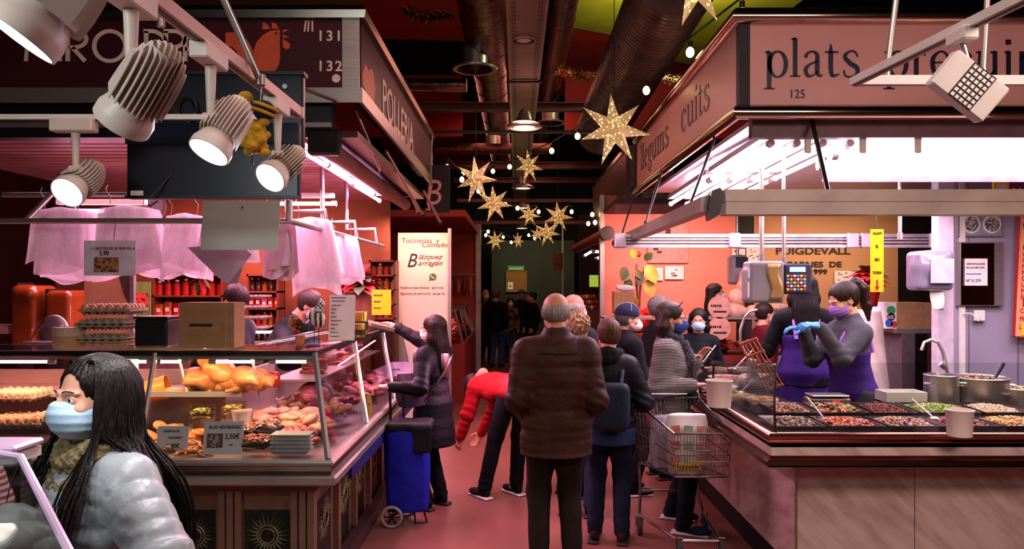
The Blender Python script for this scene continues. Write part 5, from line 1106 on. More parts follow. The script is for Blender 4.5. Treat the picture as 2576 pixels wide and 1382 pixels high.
# --- food heaps
def blob_piece(kind, rr):
    """one irregular piece: verts, faces (a lumpy low ball)"""
    n, m = 6, 4; vs = []; fs = []
    sc = {'ball': (1, 1, .9), 'chunk': (1.3, .9, .6), 'strip': (2.4, .5, .45), 'slice': (1.2, 1.1, .22), 'grain': (.8, .5, .5), 'curl': (1.5, 1.0, .7)}[kind]
    for i in range(m+1):
        t = PI*i/m
        for j in range(n): f = rr.uniform(.8, 1.15); vs.append(Vector((sc[0]*math.sin(t)*math.cos(2*PI*j/n)*f, sc[1]*math.sin(t)*math.sin(2*PI*j/n)*f, -sc[2]*math.cos(t)*f)))
    for i in range(m):
        for j in range(n): fs.append((i*n+j, i*n+(j+1) % n, (i+1)*n+(j+1) % n, (i+1)*n+j))
    return vs, fs
def heap(nm, parent, c, w, d, h, s, n, kind, mats, seed, rnd=0.0, dome=.6, label=None, cat=None):
    rr = random.Random(seed); mb = MB(); shp = [blob_piece(kind, rr) for _ in range(6)]
    mb.grid(lambda u, v: (c[0]+(u-.5)*w, c[1]+(v-.5)*d, c[2]+h*(1-dome*((2*u-1)**2+(2*v-1)**2)/2)*.75), 8, 6)
    for i in range(n):
        if rnd: a = rr.random()*2*PI; q = math.sqrt(rr.random()); u, v = q*math.cos(a)*.96, q*math.sin(a)*.96
        else: u, v = rr.uniform(-.97, .97), rr.uniform(-.97, .97)
        z = h*(1-dome*(u*u+v*v)/2)+rr.uniform(-.3, .5)*s; R = Euler((rr.uniform(-.7, .7), rr.uniform(-.7, .7), rr.uniform(0, 6.28))).to_matrix(); k = s*rr.uniform(.7, 1.2)
        vs, fs = rr.choice(shp); mb.mat(rr.randrange(len(mats))); mb.add([Vector((c[0]+u*w/2, c[1]+v*d/2, c[2]+z))+R @ (p*k) for p in vs], fs)
    o = mb.build(nm, mats, parent, smooth=True); o['kind'] = 'stuff'
    if label: tag(o, label, cat)
    return o
def fm(n, *cs): return [M('food_%s_%d' % (n, i), c, .32, 0, .25, 40, bump=.3, bscale=120, spec=.6) for i, c in enumerate(cs)]
FM = {'mush': fm('mushroom', '#9a7458', '#4e3628', '#c8a484'), 'oran': fm('stew', '#d8621a', '#e07c2a', '#a8441a'), 'veg': fm('vegetables', '#d8bc4a', '#7c5a2a', '#4a6a20', '#c0441c'), 'meat': fm('meatstew', '#a87050', '#8a583c', '#c89a74'), 'dark': fm('ragout', '#8a3a22', '#6e2a1a', '#a05030'),
      'pea': fm('peas', '#6f9a2a', '#8ab83a', '#b0a83a'), 'pasta': fm('pasta', '#d8a850', '#e2bc70', '#c08a3c'), 'rice': fm('rice', '#d9c7a0', '#c8b088', '#e8dcc0'), 'salad': fm('salad', '#cdb05a', '#b9822e', '#8a9a3a', '#d9c088'), 'lent': fm('lentils', '#8a5a34', '#a6784a', '#6c4426'), 'cod': fm('flakes', '#d88a70', '#e0a890', '#c87058')}
trm = M('tray_steel_food', '#7c7270', .28, 1, .08, 8)
def tray(x0, x1, y0, y1, z, lab, food, kind, s, n, tiltz=0.0, seed=0):
    t0 = thing('food_tray', lab, 'tray', ((x0+x1)/2, (y0+y1)/2, z)); w, d = x1-x0, y1-y0; mb = MB()
    a, b = w/2, d/2; i_ = .028
    V = [(-a, -b, .055), (a, -b, .055), (a, b, .055), (-a, b, .055), (-a+.012, -b+.012, .055), (a-.012, -b+.012, .055), (a-.012, b-.012, .055), (-a+.012, b-.012, .055), (-a+i_, -b+i_, .004), (a-i_, -b+i_, .004), (a-i_, b-i_, .004), (-a+i_, b-i_, .004),
         (-a, -b, .048), (a, -b, .048), (a, b, .048), (-a, b, .048), (-a+i_-.004, -b+i_-.004, 0), (a-i_+.004, -b+i_-.004, 0), (a-i_+.004, b-i_+.004, 0), (-a+i_-.004, b-i_+.004, 0)]
    Fc = []
    for k in range(4): q = (k+1) % 4; Fc += [(k, q, 4+q, 4+k), (4+k, 4+q, 8+q, 8+k), (k, 12+k, 12+q, q), (12+k, 16+k, 16+q, 12+q)]
    Fc += [(8, 9, 10, 11), (19, 18, 17, 16)]
    mb.add(V, Fc); mb.build('pan', trm, t0, fix=True)
    heap('cooked_food', t0, (0, 0, .012), w-.055, d-.055, .05, s, n, kind, FM[food], seed)
    t0.rotation_euler.x = tiltz; return t0
def spoon(p, q, label, cat='spoon', r=.005):
    o = thing('serving_spoon', label, cat, p); d = Vector(q)-Vector(p); mb = MB(); mb.tube([(0, 0, 0), d], [r, r*1.3], 6); mb.build('handle', steel, o, smooth=True)
    mb = MB(); mb.ell(-d.normalized()*.03, (.026, .034, .012), n=12, m=6); mb.build('spoon_bowl', steel, o, smooth=True); return o
TZ = .93; R1 = (4.10, 4.42); R2 = (4.46, 4.78)
row1 = [(1951, 2082, 'mushroom pieces at the corner behind the glass', 'mush', 'ball', .011, 260), (2090, 2230, 'orange braised pieces', 'oran', 'curl', .010, 300), (2240, 2380, 'pale brown shredded meat stew', 'meat', 'chunk', .011, 300), (2386, 2522, 'dark red ragout half hidden by the white paper cup', 'dark', 'chunk', .010, 280), (2530, 2680, 'yellow pasta twists cut off by the picture edge', 'pasta', 'curl', .012, 260)]
for i, (a, b, l, f, kd, s, n) in enumerate(row1): tray(X_(a, R1[0]), X_(b, R1[0]), R1[0], R1[1], TZ, 'steel tray of '+l, f, kd, s, n, .0, i)
row2 = [(1950, 2058, 'brown diced meat, second row at the corner', 'meat', 'chunk', .010, 240), (2066, 2190, 'courgette and pepper slices in the second row', 'veg', 'slice', .014, 200), (2200, 2310, 'dark minced stew in the second row', 'dark', 'grain', .010, 300), (2318, 2470, 'green peas in the second row by the steel pots', 'pea', 'ball', .008, 380), (2478, 2600, 'pale rice in the second row by the picture edge', 'rice', 'grain', .008, 380)]
for i, (a, b, l, f, kd, s, n) in enumerate(row2): tray(X_(a, R2[0]), X_(b, R2[0]), R2[0], R2[1], TZ+.02, 'steel tray of '+l, f, kd, s, n, .04, 20+i)
spoon(P(2070, 1050, 4.35), P(2030, 1000, 4.55), 'steel spoon handle leaning between the mushrooms and the braised pieces'); spoon(P(2345, 1048, 4.35), P(2295, 1005, 4.6), 'steel spoon handle sticking out of the shredded meat stew')
# bowls on the side run
def bowl_(c, r, h, lab, food, kind, s, n, seed, m=None, cat='bowl', name='salad_bowl', squash=1.0):
    t0 = thing(name, lab, cat, c); t0.scale = (1, squash, 1); mb = MB(); mb.lathe([(r*.55, 0), (r*.62, .004), (r*.92, h*.75), (r, h), (r*1.03, h), (r*1.03, h*.94), (r*.95, h*.7), (r*.6, -.006), (.001, -.006)], n=28); mb.lathe([(.001, .006), (r*.6, .006)], n=28)
    mb.build('bowl_shell', m or whitep, t0, smooth=True)
    heap('bowl_food', t0, (0, 0, h*.45), r*1.7, r*1.7, h*.55, s, n, kind, FM[food], seed, rnd=1, dome=.5); return t0
bw = [(1800, 958, 5.55, .15, 'rice', 'white oval bowl of pale rice salad nearest the trolley handle'), (1830, 932, 6.1, .15, 'cod', 'white oval bowl of pink flaked salad behind the pale rice salad'), (1905, 925, 6.2, .13, 'salad', 'white bowl of mixed salad under the curved steel tube'),
      (1870, 908, 6.7, .13, 'lent', 'white bowl of brown lentils farthest along the side counter'), (1800, 905, 6.75, .10, 'oran', 'small white bowl of orange salad farthest beside the glass shield')]
for i, (px, py, Y, r, f, l) in enumerate(bw): bowl_((X_(px, Y), Y, .932), r, .08, l, f, 'grain', .009, 170, 40+i)
plg = M('clear_tub', '#efe6e0', .15, 0, .03, 6, alpha=.55)
for i, (px, Y, f, l) in enumerate(((1868, 5.05, 'salad', 'clear tub of yellow salad behind the side glass'), (1925, 4.9, 'pasta', 'clear tub of pasta salad beside the slotted copper panel'))): bowl_((X_(px, Y)-.02, Y, .932), .10, .085, l, f, 'curl', .011, 130, 60+i, m=plg, name='salad_tub', cat='tub')
for i, (a, b, l) in enumerate(((P(1905, 945, 6.1), P(1865, 985, 5.6), 'white plastic spoon laid in the flaked salad bowl'), (P(1895, 880, 6.6), P(1850, 925, 6.3), 'steel spoon standing in the far lentil bowl'), (P(1800, 870, 6.8), P(1765, 915, 6.6), 'long thin spoon over the small orange salad bowl'))): spoon(b, a, l)
# slotted copper coloured panel and curved steel support
sp = thing('slotted_flap', 'tilted copper-coloured slotted panel standing at the corner of the server counter', 'panel', P(1948, 975, 4.75)); R = Matrix.Rotation(-.52, 3, 'Y') @ Matrix.Rotation(.9, 3, 'Z')
cop = M('copper_panel', '#c07a52', .4, .5, .1, 6)
for v in (-.055, -.03, .0, .03, .055): m = MB(); m.box(R @ Vector((0, v, .165)), (.006, .008, .33), R); m.build('slat', cop, sp)
for v in (.0, .08, .16, .24, .33): m = MB(); m.box(R @ Vector((0, 0, v)), (.008, .125, .016), R); m.build('cross_slat', cop, sp)
cs = thing('curved_support', 'shiny curved steel tube arching over the side counter', 'tube', P(1892, 905, 6.0)); o = cs.location
m = MB(); m.tube([P(a, b, y)-Vector(o) for a, b, y in ((1892, 905, 6.0), (1875, 888, 6.0), (1862, 860, 6.0), (1862, 832, 6.0), (1872, 800, 6.0), (1885, 785, 6.0), (1905, 780, 6.0))], .011, 10); m.build('bent_tube', chrome, cs, smooth=True)
m = MB(); m.bb((-.03, -.05, -.18), (.03, .05, 0)); m.tube([(0, 0, -.05), (.45, 0, -.04)], .012, 8); m.build('base_block', steel, cs)
# paper cups on chains
cupm = M('paper_cup', '#e4d4cc', .6, 0, .04, 4)
for (px, py, Y, l) in ((1809, 1024, 3.86, 'white paper cup hung at the corner of the counter beside the trolley'), (2414, 1098, 3.86, 'white paper cup hung in front of the dark red ragout')):
    c = thing('paper_cup', l, 'cup', P(px, py, Y)); m = MB(); m.lathe([(.0005, .0), (.052, 0), (.058, .002), (.066, .13), (.070, .135), (.066, .138), (.063, .13), (.055, .006), (.0005, .006)], n=28); m.build('cup_wall', cupm, c, smooth=True)
    m = MB(); m.tube([(0, .062, .10), (0, .10, .06), (.0, .13, -.04)], .004, 6); m.build('cup_holder', gun, c)
# --- things behind the front trays
bx = thing('foam_box', 'white foam box on the ledge between the purple aprons and the steel pots', 'box', (X_(2262, 4.92), 4.90, .935)); m = MB(); m.box((0, 0, .06), (.26, .16, .012)); 
for (a, b) in (((-.13, -.08), (.13, -.07)), ((-.13, .07), (.13, .08)), ((-.13, -.07), (-.12, .07)), ((.12, -.07), (.13, .07))): m.bb((a[0], a[1], 0), (b[0], b[1], .13))
m.build('box_walls', whitep, bx)
rs = thing('bench_scale', 'low counter scale with a red lit switch beside the purple apron', 'scale', (X_(2080, 4.93), 4.93, .935)); m = MB(); m.box((0, 0, .05), (.26, .14, .07), b=.01); m.build('scale_body', M('scale_mauve', '#7a6464', .4, .4), rs); m = MB(); m.box((0, .0, .10), (.24, .14, .01), b=.004); m.build('scale_pan', chrome, rs)
m = MB(); m.box((.03, -.074, .055), (.05, .008, .035)); m.build('switch', M('switch_red', '#c01a12', .3, emit='#ff2a10', es=.6), rs)
def pot(px, py_top, Y, r, hh, label, food=None):
    c = thing('stock_pot', label, 'pot', (X_(px, Y), Y, .935)); m = MB(); m.lathe([(.001, 0), (r*.97, 0), (r, .01), (r, hh), (r*1.03, hh+.004), (r*1.0, hh+.008), (r*.97, hh), (r*.97, .02), (.001, .02)], n=36); m.build('pot_wall', steel, c, smooth=True, angle=.6)
    for s in (-1, 1):
        m = MB(); a0 = .6; m.tube([(s*r*math.cos(a0), -r*math.sin(a0), hh*.8), (s*(r+.035)*math.cos(a0), -(r+.035)*math.sin(a0), hh*.8), (s*(r+.035)*math.cos(a0*.5), -(r+.035)*math.sin(a0*.5), hh*.8), (s*r*math.cos(a0*.5), -r*math.sin(a0*.5), hh*.8)], .007, 8); m.build('handle', chrome, c, smooth=True)
    if food: heap('pot_food', c, (0, 0, hh*.6), r*1.4, r*1.4, hh*.45, .011, 240, 'grain', FM[food], 77, rnd=1)
    return c
pot(2368, 0, 4.98, .105, .22, 'tall steel pot standing beside the white foam box'); pot(2462, 0, 5.02, .175, .20, 'widest steel pot with brown grains and a dark ladle', 'lent'); pot(2560, 0, 4.93, .12, .14, 'low steel pot with a loop handle next to the widest pot', 'salad')
m = thing('ladle', 'dark ladle resting in the widest steel pot', 'ladle', P(2490, 975, 5.0)); mb = MB(); mb.tube([(0, 0, 0), Vector(P(2522, 915, 5.05))-Vector(P(2490, 975, 5.0))], [.008, .018], 8); mb.build('ladle_handle', blackp, m); mb = MB(); mb.ell((-.02, 0, -.02), (.04, .04, .02)); mb.build('ladle_cup', steel, m, smooth=True)
fc = thing('faucet', 'curved steel tap at the sink behind the steel pots', 'tap', P(2395, 975, 5.5)); o = Vector(fc.location); m = MB(); m.tube([P(a, b, 5.5)-o for a, b in ((2395, 985), (2388, 960), (2378, 915), (2372, 885), (2360, 862), (2342, 855), (2325, 862), (2318, 882))], .012, 10); m.build('spout', chrome, fc, smooth=True)
m = MB(); m.tube([P(2366, 915, 5.48)-o, P(2378, 925, 5.48)-o], .022, 10); m.build('valve', steel, fc)
# --- back of the stall
wr_ = struct(MB().bb((3.53, 6.2, 0), (8, 6.3, 2.75)).build('wall_stall_right', M('stall_panel_lilac', '#9a92a6', .4, .1, .06, 2)))
for px in (2437, 2560): m = MB(); m.bb((X_(px, 6.2)-.003, 6.194, .2), (X_(px, 6.2)+.003, 6.2, 2.7)); q = m.build('trim_joint', steel); q.parent = wr_
psx = X_(2365, 6.0); struct(MB().box(((psx+X_(2395, 6.0))/2, 6.05, 1.38), (.13, .10, 2.76), b=.006).build('trim_post', M('post_white', '#c4b6c2', .4, .1)))
m = MB(); m.bb((X_(2412, 6.19), 6.17, .9), (X_(2425, 6.19), 6.195, 2.7)); struct(m.build('trim_conduit', whitep))
pd = thing('paper_dispenser', 'smoky plastic paper dispenser on the white post with a sheet hanging out', 'dispenser', P(2338, 735, 5.9))
S = SDF(); S.box((0, 0, .165), (.145, .10, .155), rd=.04, k=.01); S.ell((0, -.03, .2), (.15, .10, .12), k=.03); S.mesh('dispenser_body', .008, M('smoky_plastic', '#7a7284', .2, .1, .05, 5, coat=.5), pd)
m = MB(); m.box((.03, -.128, .16), (.18, .012, .19), b=.01); m.build('window_plate', M('mauve_plate', '#b8a8b8', .3), pd); m = MB(); m.grid(lambda u, v: (-.02+u*.09+.02*v, -.05+.02*math.sin(3*u+4*v), .02-.16*v), 6, 8); solid(m.build('paper_sheet', paper, pd, smooth=True), .001)
pic = thing('framed_picture', 'framed photograph of two bowls of legumes high on the lilac wall', 'picture', P(2412, 592, 6.18)); W_, H2 = X_(2518, 6.18)-X_(2412, 6.18), Z_(530, 6.18)-Z_(592, 6.18)
m = MB(); m.bb((0, 0, 0), (W_, .02, H2)); m.build('picture_print', M('picture_blue', '#8a8ea8', .4, 0, .2, 12), pic); m = MB(); m.bb((-.012, -.006, -.012), (W_+.012, .02, .0)); m.bb((-.012, -.006, 0), (0, .02, H2)); m.bb((W_, -.006, 0), (W_+.012, .02, H2)); m.build('frame', chrome, pic)
for k in (0, 1): m = MB(); m.cyl((.10+.17*k, -.004, .09), (.10+.17*k, 0, .09), .075, n=24); m.build('printed_bowl', M('bowl_print', '#d8d4d2', .5), pic); m = MB(); m.cyl((.10+.17*k, -.006, .09), (.10+.17*k, -.004, .09), .062, n=24); m.build('printed_legumes', M('legume_print', '#9a9088', .6, 0, .45, 60, kind='voronoi'), pic)
mc = thing('mirror_cabinet', 'mirrored steel cabinet with a white notice on the lilac wall', 'cabinet', P(2413, 770, 6.15)); m = MB(); m.bb((0, 0, 0), (.36, .10, .52)); m.build('cabinet_box', steel, mc); m = MB(); m.bb((.01, -.008, .01), (.28, 0, .51)); m.build('door', M('mirror', '#d8d4d8', .03, 1, 0, 3), mc)
nt_ = thing('notice', 'white notice with a licence number stuck on the mirrored cabinet', 'notice', P(2427, 719, 6.13)); m = MB(); m.bb((0, 0, 0), (.185, .003, .22)); m.build('sheet', paper, nt_)
for s_, z in (('GREMI DETALLISTES', .17), ('DE LLEGUMS CUITS', .14), ('~14', .09), ('Nº 51.279', .03)): text(s_, .019 if z > .03 else .032, (.01, -.002, z), blueink if z == .09 else ink, nt_, sx=.9)
sk_ = thing('wall_socket', 'white double socket with a looped cable under the mirrored cabinet', 'socket', P(2445, 795, 6.17)); m = MB(); m.box((.06, 0, .0), (.09, .03, .09), b=.008); m.build('plate', whitep, sk_); m = MB(); m.tube([(.05, -.02, .0), (.02, -.05, -.04), (-.02, -.03, .02), (-.08, -.02, .02)], .006, 6); m.build('cable', whitep, sk_, smooth=True)
pb = thing('price_board', 'orange price board with red headings cut off by the picture edge', 'sign', P(2553, 846, 6.1)); pb.rotation_euler.y = .045
m = MB(); m.bb((0, 0, 0), (.75, .02, 1.05)); m.build('board', M('board_orange', '#e89c70', .5, 0, .05, 3), pb); m = MB(); m.bb((-.008, -.004, -.008), (.0, .02, 1.05)); m.bb((-.008, -.004, -.008), (.75, .02, 0)); m.build('red_edge', redink, pb)
text('LLEGUMS CUITS', .075, (.02, -.003, .955), redink, pb, sx=.8); text('VIDAL TOST', .11, (.02, -.003, .84), blueink, pb, sx=.6)
for z, s_ in ((.765, 'CUITS'), (.25, 'REMULLATS')): m = MB(); m.bb((.05, -.004, z-.01), (.5, -.001, z+.06)); m.build('red_label', redink, pb); text(s_, .065, (.07, -.006, z), paper, pb, sx=.9)
text('PVP QUILO', .05, (.03, -.003, .70), ink, pb, sx=.8)
for i, s_ in enumerate(('Cigró saucó', 'Cigró extra', 'Mongeta', 'Mongeta "f', 'Ganxet', 'Llentia', 'Macarrons', 'Espaguetis')): text(s_, .055, (.03, -.003, .645-i*.049), redink, pb, sx=.75)
for i, s_ in enumerate(('Cigrons', 'Mongetes', 'Llenties')): text(s_, .055, (.03, -.003, .19-i*.065), redink, pb, sx=.75)
m = MB(); m.bb((.05, -.006, .01), (.3, -.002, .10)); m.build('yellow_patch', yellow, pb)
cal = thing('calendar_sign', 'yellow and maroon calendar card above the awning cassette', 'card', P(2500, 500, 5.9)); m = MB(); m.bb((0, 0, -.05), (.12, .02, .17)); m.build('yellow_part', yellow, cal); m = MB(); m.bb((.12, 0, -.05), (.35, .02, .15)); m.build('maroon_part', M('maroon_card', '#8a2a44', .6), cal); text('202', .09, (.135, -.003, .02), paper, cal); m = MB(); m.bb((.025, -.003, .0), (.10, 0, .11)); m.build('white_patch', paper, cal); m = MB(); m.bb((.045, -.005, .035), (.08, -.003, .07)); m.build('camera_mark', ink, cal)
# shelf with box, paper roll, poinsettia
shf = thing('side_cabinet', 'metal side bench behind the ponytail, holding the printed cardboard box', 'cabinet', (X_(2255, 7.0), 6.9, .15)); m = MB(); m.bb((-.05, 0, 1.16), (.62, .45, 1.20)); m.build('worktop', steel, shf); m = MB(); m.bb((0, 0, 0), (.12, .4, 1.16)); m.bb((.45, 0, 0), (.6, .4, 1.16)); m.build('side_panel', M('panel_grey_mauve', '#6a5c60', .5, .3), shf); m = MB(); m.bb((.12, .02, .55), (.45, .4, .57)); m.build('shelf', steel, shf)
cb = thing('cardboard_box', 'cardboard box with a colourful printed end standing beside the poinsettia', 'box', (X_(2228, 6.95), 6.95, 1.35)); m = MB(); m.bb((.10, 0, 0), (.42, .3, .24)); m.build('carton', cardb, cb); m = MB(); m.bb((0, 0, 0), (.10, .3, .24)); m.build('printed_end', paper, cb)
for (x, z, r, c) in ((.05, .17, .04, '#3a9a4a'), (.03, .05, .035, '#3a6ac0'), (.075, .04, .03, '#c03a4a'), (.05, .11, .036, '#2a2a3a')): m = MB(); m.cyl((x, -.003, z), (x, 0, z), r, n=16); m.build('printed_dot', M('dot_'+c[1:], c, .5), cb)
text('nit', .06, (.02, -.006, .09), paper, cb, sx=.8)
pr = thing('plastic_roll', 'tall roll of white plastic-wrapped paper standing behind the server with the ponytail', 'roll', (X_(2192, 6.6), 6.6, .15)); S = SDF(); S.loft(Matrix.Identity(4), [(0, 0, 0, .14, .14), (.6, 0, 0, .15, .14), (1.0, -.01, 0, .13, .13), (1.22, -.03, 0, .12, .12), (1.38, -.04, 0, .11, .10)]); nn = Noise(2, 22); S.disp = lambda x, y, z: .010*nn(x, y, z*.4)+.004*np.sin(60*x+20*z); S.mesh('wrapped_roll', .014, M('wrap_white', '#d8c4c0', .3, 0, .08, 10), pr)
leafg = M('leaf_green', '#2c4a22', .5, 0, .25, 12); leafr = M('poinsettia_red', '#c8141c', .55, 0, .2, 10, sss=.1); leafy = M('leaf_yellow', '#b9a23c', .5, 0, .2, 10)
def leaf_mb(mb, p, d, L, w, up=Vector((0, 0, 1)), droop=.3, nn_=6):
    d = Vector(d).normalized(); s = d.cross(up); s = s.normalized() if s.length > .01 else Vector((1, 0, 0)); n = s.cross(d); vs = []
    for i in range(nn_+1):
        t = i/nn_; c = Vector(p)+d*L*t-Vector((0, 0, 1))*droop*L*t*t; ww = w*math.sin(PI*min(1, t*.93+.07))**.8
        vs += [c-s*ww+n*ww*.25, c, c+s*ww+n*ww*.25]
    mb.add(vs, [(3*i+a, 3*i+a+1, 3*i+a+4, 3*i+a+3) for i in range(nn_) for a in (0, 1)])
def poinsettia(name, label, c, R_, n, seed, cat='plant', pot=True):
    rr = random.Random(seed); t0 = thing(name, label, cat, c)
    for k in range(n):
        a = rr.uniform(0, 2*PI); e = rr.uniform(.1, 1.2); h = rr.uniform(0, R_*.5); mb = MB(); leaf_mb(mb, (0, 0, h), (math.cos(a)*math.cos(e), math.sin(a)*math.cos(e), math.sin(e)*.7), R_*rr.uniform(.6, 1), R_*.2, droop=.4)
        mb.build('bract' if k % 4 else 'leaf', leafr if k % 4 else leafg, t0, smooth=True)
    if pot: mb = MB(); mb.lathe([(R_*.3, -R_*.8), (R_*.42, -.02), (R_*.38, -.02), (.001, -.04)], n=16); mb.build('plant_pot', MATS.get('foil_red') or M('foil_red', '#b01818', .3, .5), t0, smooth=True)
    return t0
poinsettia('poinsettia', 'bright red poinsettia behind the yellow hanging tag', (X_(2185, 6.85), 6.85, 1.75), .24, 42, 3)
ytg = thing('hanging_tag', 'long yellow hanging tag asking customers to take a number', 'sign', P(2190, 735, 4.9)); W_, H2 = .085, Z_(577, 4.9)-Z_(735, 4.9)
m = MB(); m.bb((0, 0, 0), (W_, .004, H2)); m.build('card', yellow, ytg)
for i, s_ in enumerate(('AGAFI', 'EL', 'SEU', 'TORN')): text(s_, .026, (W_/2, -.003, H2-.035-i*.085), ink, ytg, align='CENTER', sx=.8)
m = MB(); m.prism([(W_/2-.005, -.003, .08), (W_/2+.005, -.003, .08), (W_/2+.005, -.003, .035), (W_/2+.015, -.003, .035), (W_/2, -.003, .008), (W_/2-.015, -.003, .035), (W_/2-.005, -.003, .035)], (0, .003, 0)); m.build('arrow', redink, ytg, fix=True)
m = MB(); m.tube([(W_/2, .01, H2-.01), (W_/2-.01, .02, H2+.2)], .004, 6); m.build('hanger', leafg, ytg)
# long lamp batten and scales on rods
lb = thing('lamp_batten', 'long unlit two-tube lamp batten hanging across the cooked-dishes stall', 'lamp batten', P(1545, 606, 6.6)); L = X_(2365, 6.6)-X_(1545, 6.6)
m = MB(); m.bb((0, 0, .03), (L, .05, .06)); m.bb((0, 0, -.06), (L, .05, -.035)); m.build('batten_rail', M('batten_white', '#c4b4bc', .3, .3), lb)
m = MB(); m.bb((0, .03, -.04), (L, .045, .03)); m.build('back_plate', steel, lb)
for x in (.05, 1.05, 2.08, 2.2, L-.05): m = MB(); m.box((x, -.01, 0), (.10, .05, .13), b=.01); m.build('joint_cover', M('batten_white'), lb)
for z in (-.015, .012): m = MB(); m.tube([(.05, -.0, z), (L-.05, -.0, z)], .008, 8); m.build('unlit_tube', M('tube_off', '#bdb0b4', .3), lb, smooth=True)
def rod(px, Y, py0, py1, r, label):
    t0 = thing('hanging_rod', label, 'rod', P(px, py1, Y)); m = MB(); m.tube([(0, 0, 0), (0, 0, Z_(py0, Y)-Z_(py1, Y))], r, 12); m.build('rod_tube', chrome, t0, smooth=True); m = MB(); m.tube([(0, 0, -.01), (0, 0, .04)], r*1.4, 12); m.build('collar', steel, t0, smooth=True); return t0
rod(1916, 5.5, 330, 655, .018, 'thick steel rod holding the large grey hanging scale'); rod(1972, 5.5, 330, 662, .015, 'steel rod beside the thick one, holding the scale display'); rod(2264, 5.5, 400, 600, .014, 'steel rod hanging down to the lamp batten behind the yellow tag')
hs = thing('hanging_scale', 'large grey and gold hanging scale seen from behind above the servers', 'scale', P(1920, 710, 5.5)); m = MB(); S = SDF(); S.box((0, 0, 0), (.125, .09, .15), rd=.02); S.box((-.09, -.0, -.02), (.05, .07, .12), rd=.02, k=.02); S.mesh('housing', .008, M('scale_grey', '#8a8286', .4, .3, .05, 5), hs)
m = MB(); m.grid(lambda u, v: (.01+u*.09+.015*math.sin(v*6), -.095, -.13+v*.26), 4, 10); solid(m.build('gold_front', M('scale_gold', '#b08a52', .35, .5), hs, smooth=True), .006)
m = MB(); m.bb((-.135, -.08, -.11), (-.06, -.075, .0)); m.build('label_sheet', paper, hs); m = MB(); m.bb((-.13, -.08, .03), (-.07, -.074, .09)); m.build('screen', M('lcd_blue', '#8098c8', .2, emit='#90b0ff', es=.8), hs)
hd = thing('scale_display', 'scale display with blue screen and coloured keypad above the long dark hair', 'scale display', P(2003, 702, 5.45)); m = MB(); m.box((0, 0, 0), (.20, .07, .22), b=.012); m.build('display_case', M('case_navy', '#2a2c3c', .4), hd); m = MB(); m.bb((-.06, -.045, .05), (.05, -.036, .085)); m.build('screen', M('lcd_lit', '#7aa0ff', .2, emit='#6a9cff', es=3), hd)
for i in range(5):
    for j in range(6): m = MB(); m.box((-.075+j*.024, -.04, .02-i*.024), (.019, .01, .018), b=.002); m.build('key', M('key_'+('a', 'b', 'c', 'd')[(i*3+j) % 4], ('#d8c83a', '#c83a4a', '#d8d0d0', '#6a80b0')[(i*3+j) % 4], .5), hd)
# ================================================================ neighbour stall behind (orange wall)
ow = struct(MB().bb((1.19, 10.5, 0), (3.05, 10.6, 3.0)).build('wall_orange', M('wall_red_lit', '#cf8a78', .7, 0, .05, 2)))  # redder colour stands in for the red light on this stretch of wall
struct(MB().bb((3.30, 10.5, 0), (5.3, 10.6, 3.0)).build('wall_tan', M('wall_tan_tone', '#b8906c', .7, 0, .05, 2)))  # same wall away from the red light, toned tan
struct(MB().bb((3.05, 10.52, 0), (3.30, 10.6, 3.0)).build('wall_dark', mdark)); struct(MB().bb((5.3, 10.52, 0), (8, 10.6, 3.0)).build('wall_dark', mdark))
struct(MB().bb((1.15, 10.42, 0), (1.21, 10.6, 3.0)).build('trim_post_steel', steel))
m = MB(); m.bb((1.2, 9.2, 2.62), (6.5, 9.25, 2.74)); struct(m.build('trim_header', M('header_brown', '#8a4a3a', .5))); struct(MB().bb((1.2, 9.2, 2.74), (7, 10.6, 2.80)).build('ceiling_stall', M('soffit_dark', '#3a2422', .7)))
wl_ = thing('wall_lettering', 'dark square lettering on the tan wall of the neighbour stall', 'lettering', (X_(1950, 10.5), 10.49, Z_(690, 10.5)))
for s_, px, py, sz in (('PUIGDEVALL', 1950, 640, .135), ('CARNES  DE', 1975, 672, .105), ('1999', 2034, 690, .095)): text(s_, sz, (X_(px, 10.5)-X_(1950, 10.5), 0, Z_(py, 10.5)-Z_(690, 10.5)), ink, wl_, sx=1.35, off=.003)
for (a, b, c, d, l, mm) in ((1630, 565, 1732, 662, 'large framed price list with small dark pictures on the salmon wall', M('list_pink', '#c88a80', .5)), (1635, 674, 1668, 706, 'small white notice beside the heart-leaved plant', paper), (1673, 670, 1720, 703, 'notice with a red and a blue figure on the salmon wall', paper), (1842, 626, 1875, 660, 'sketch poster with cooking drawings by the dark pillar', paper), (1878, 624, 1912, 658, 'second sketch poster beside the scales', paper), (2100, 682, 2146, 712, 'white printed price notice low on the tan wall', paper), (2148, 682, 2182, 712, 'white notice low on the tan wall, next to the printed price notice', paper)):
    Y = 10.46; q = thing('wall_notice', l, 'poster', P(a, d, Y)); w_, h_ = X_(c, Y)-X_(a, Y), Z_(b, Y)-Z_(d, Y); m = MB(); m.bb((0, 0, 0), (w_, .015, h_)); m.build('sheet', mm, q)
    rr = random.Random(a)
    for i in range(8): x, z = rr.uniform(.1, .75)*w_, rr.uniform(.15, .85)*h_; m = MB(); m.bb((x, -.004, z), (x+w_*.12, 0, z+h_*.06)); m.build('printed_mark', [ink, redink, blueink][i % 3] if mm is paper else ink, q)
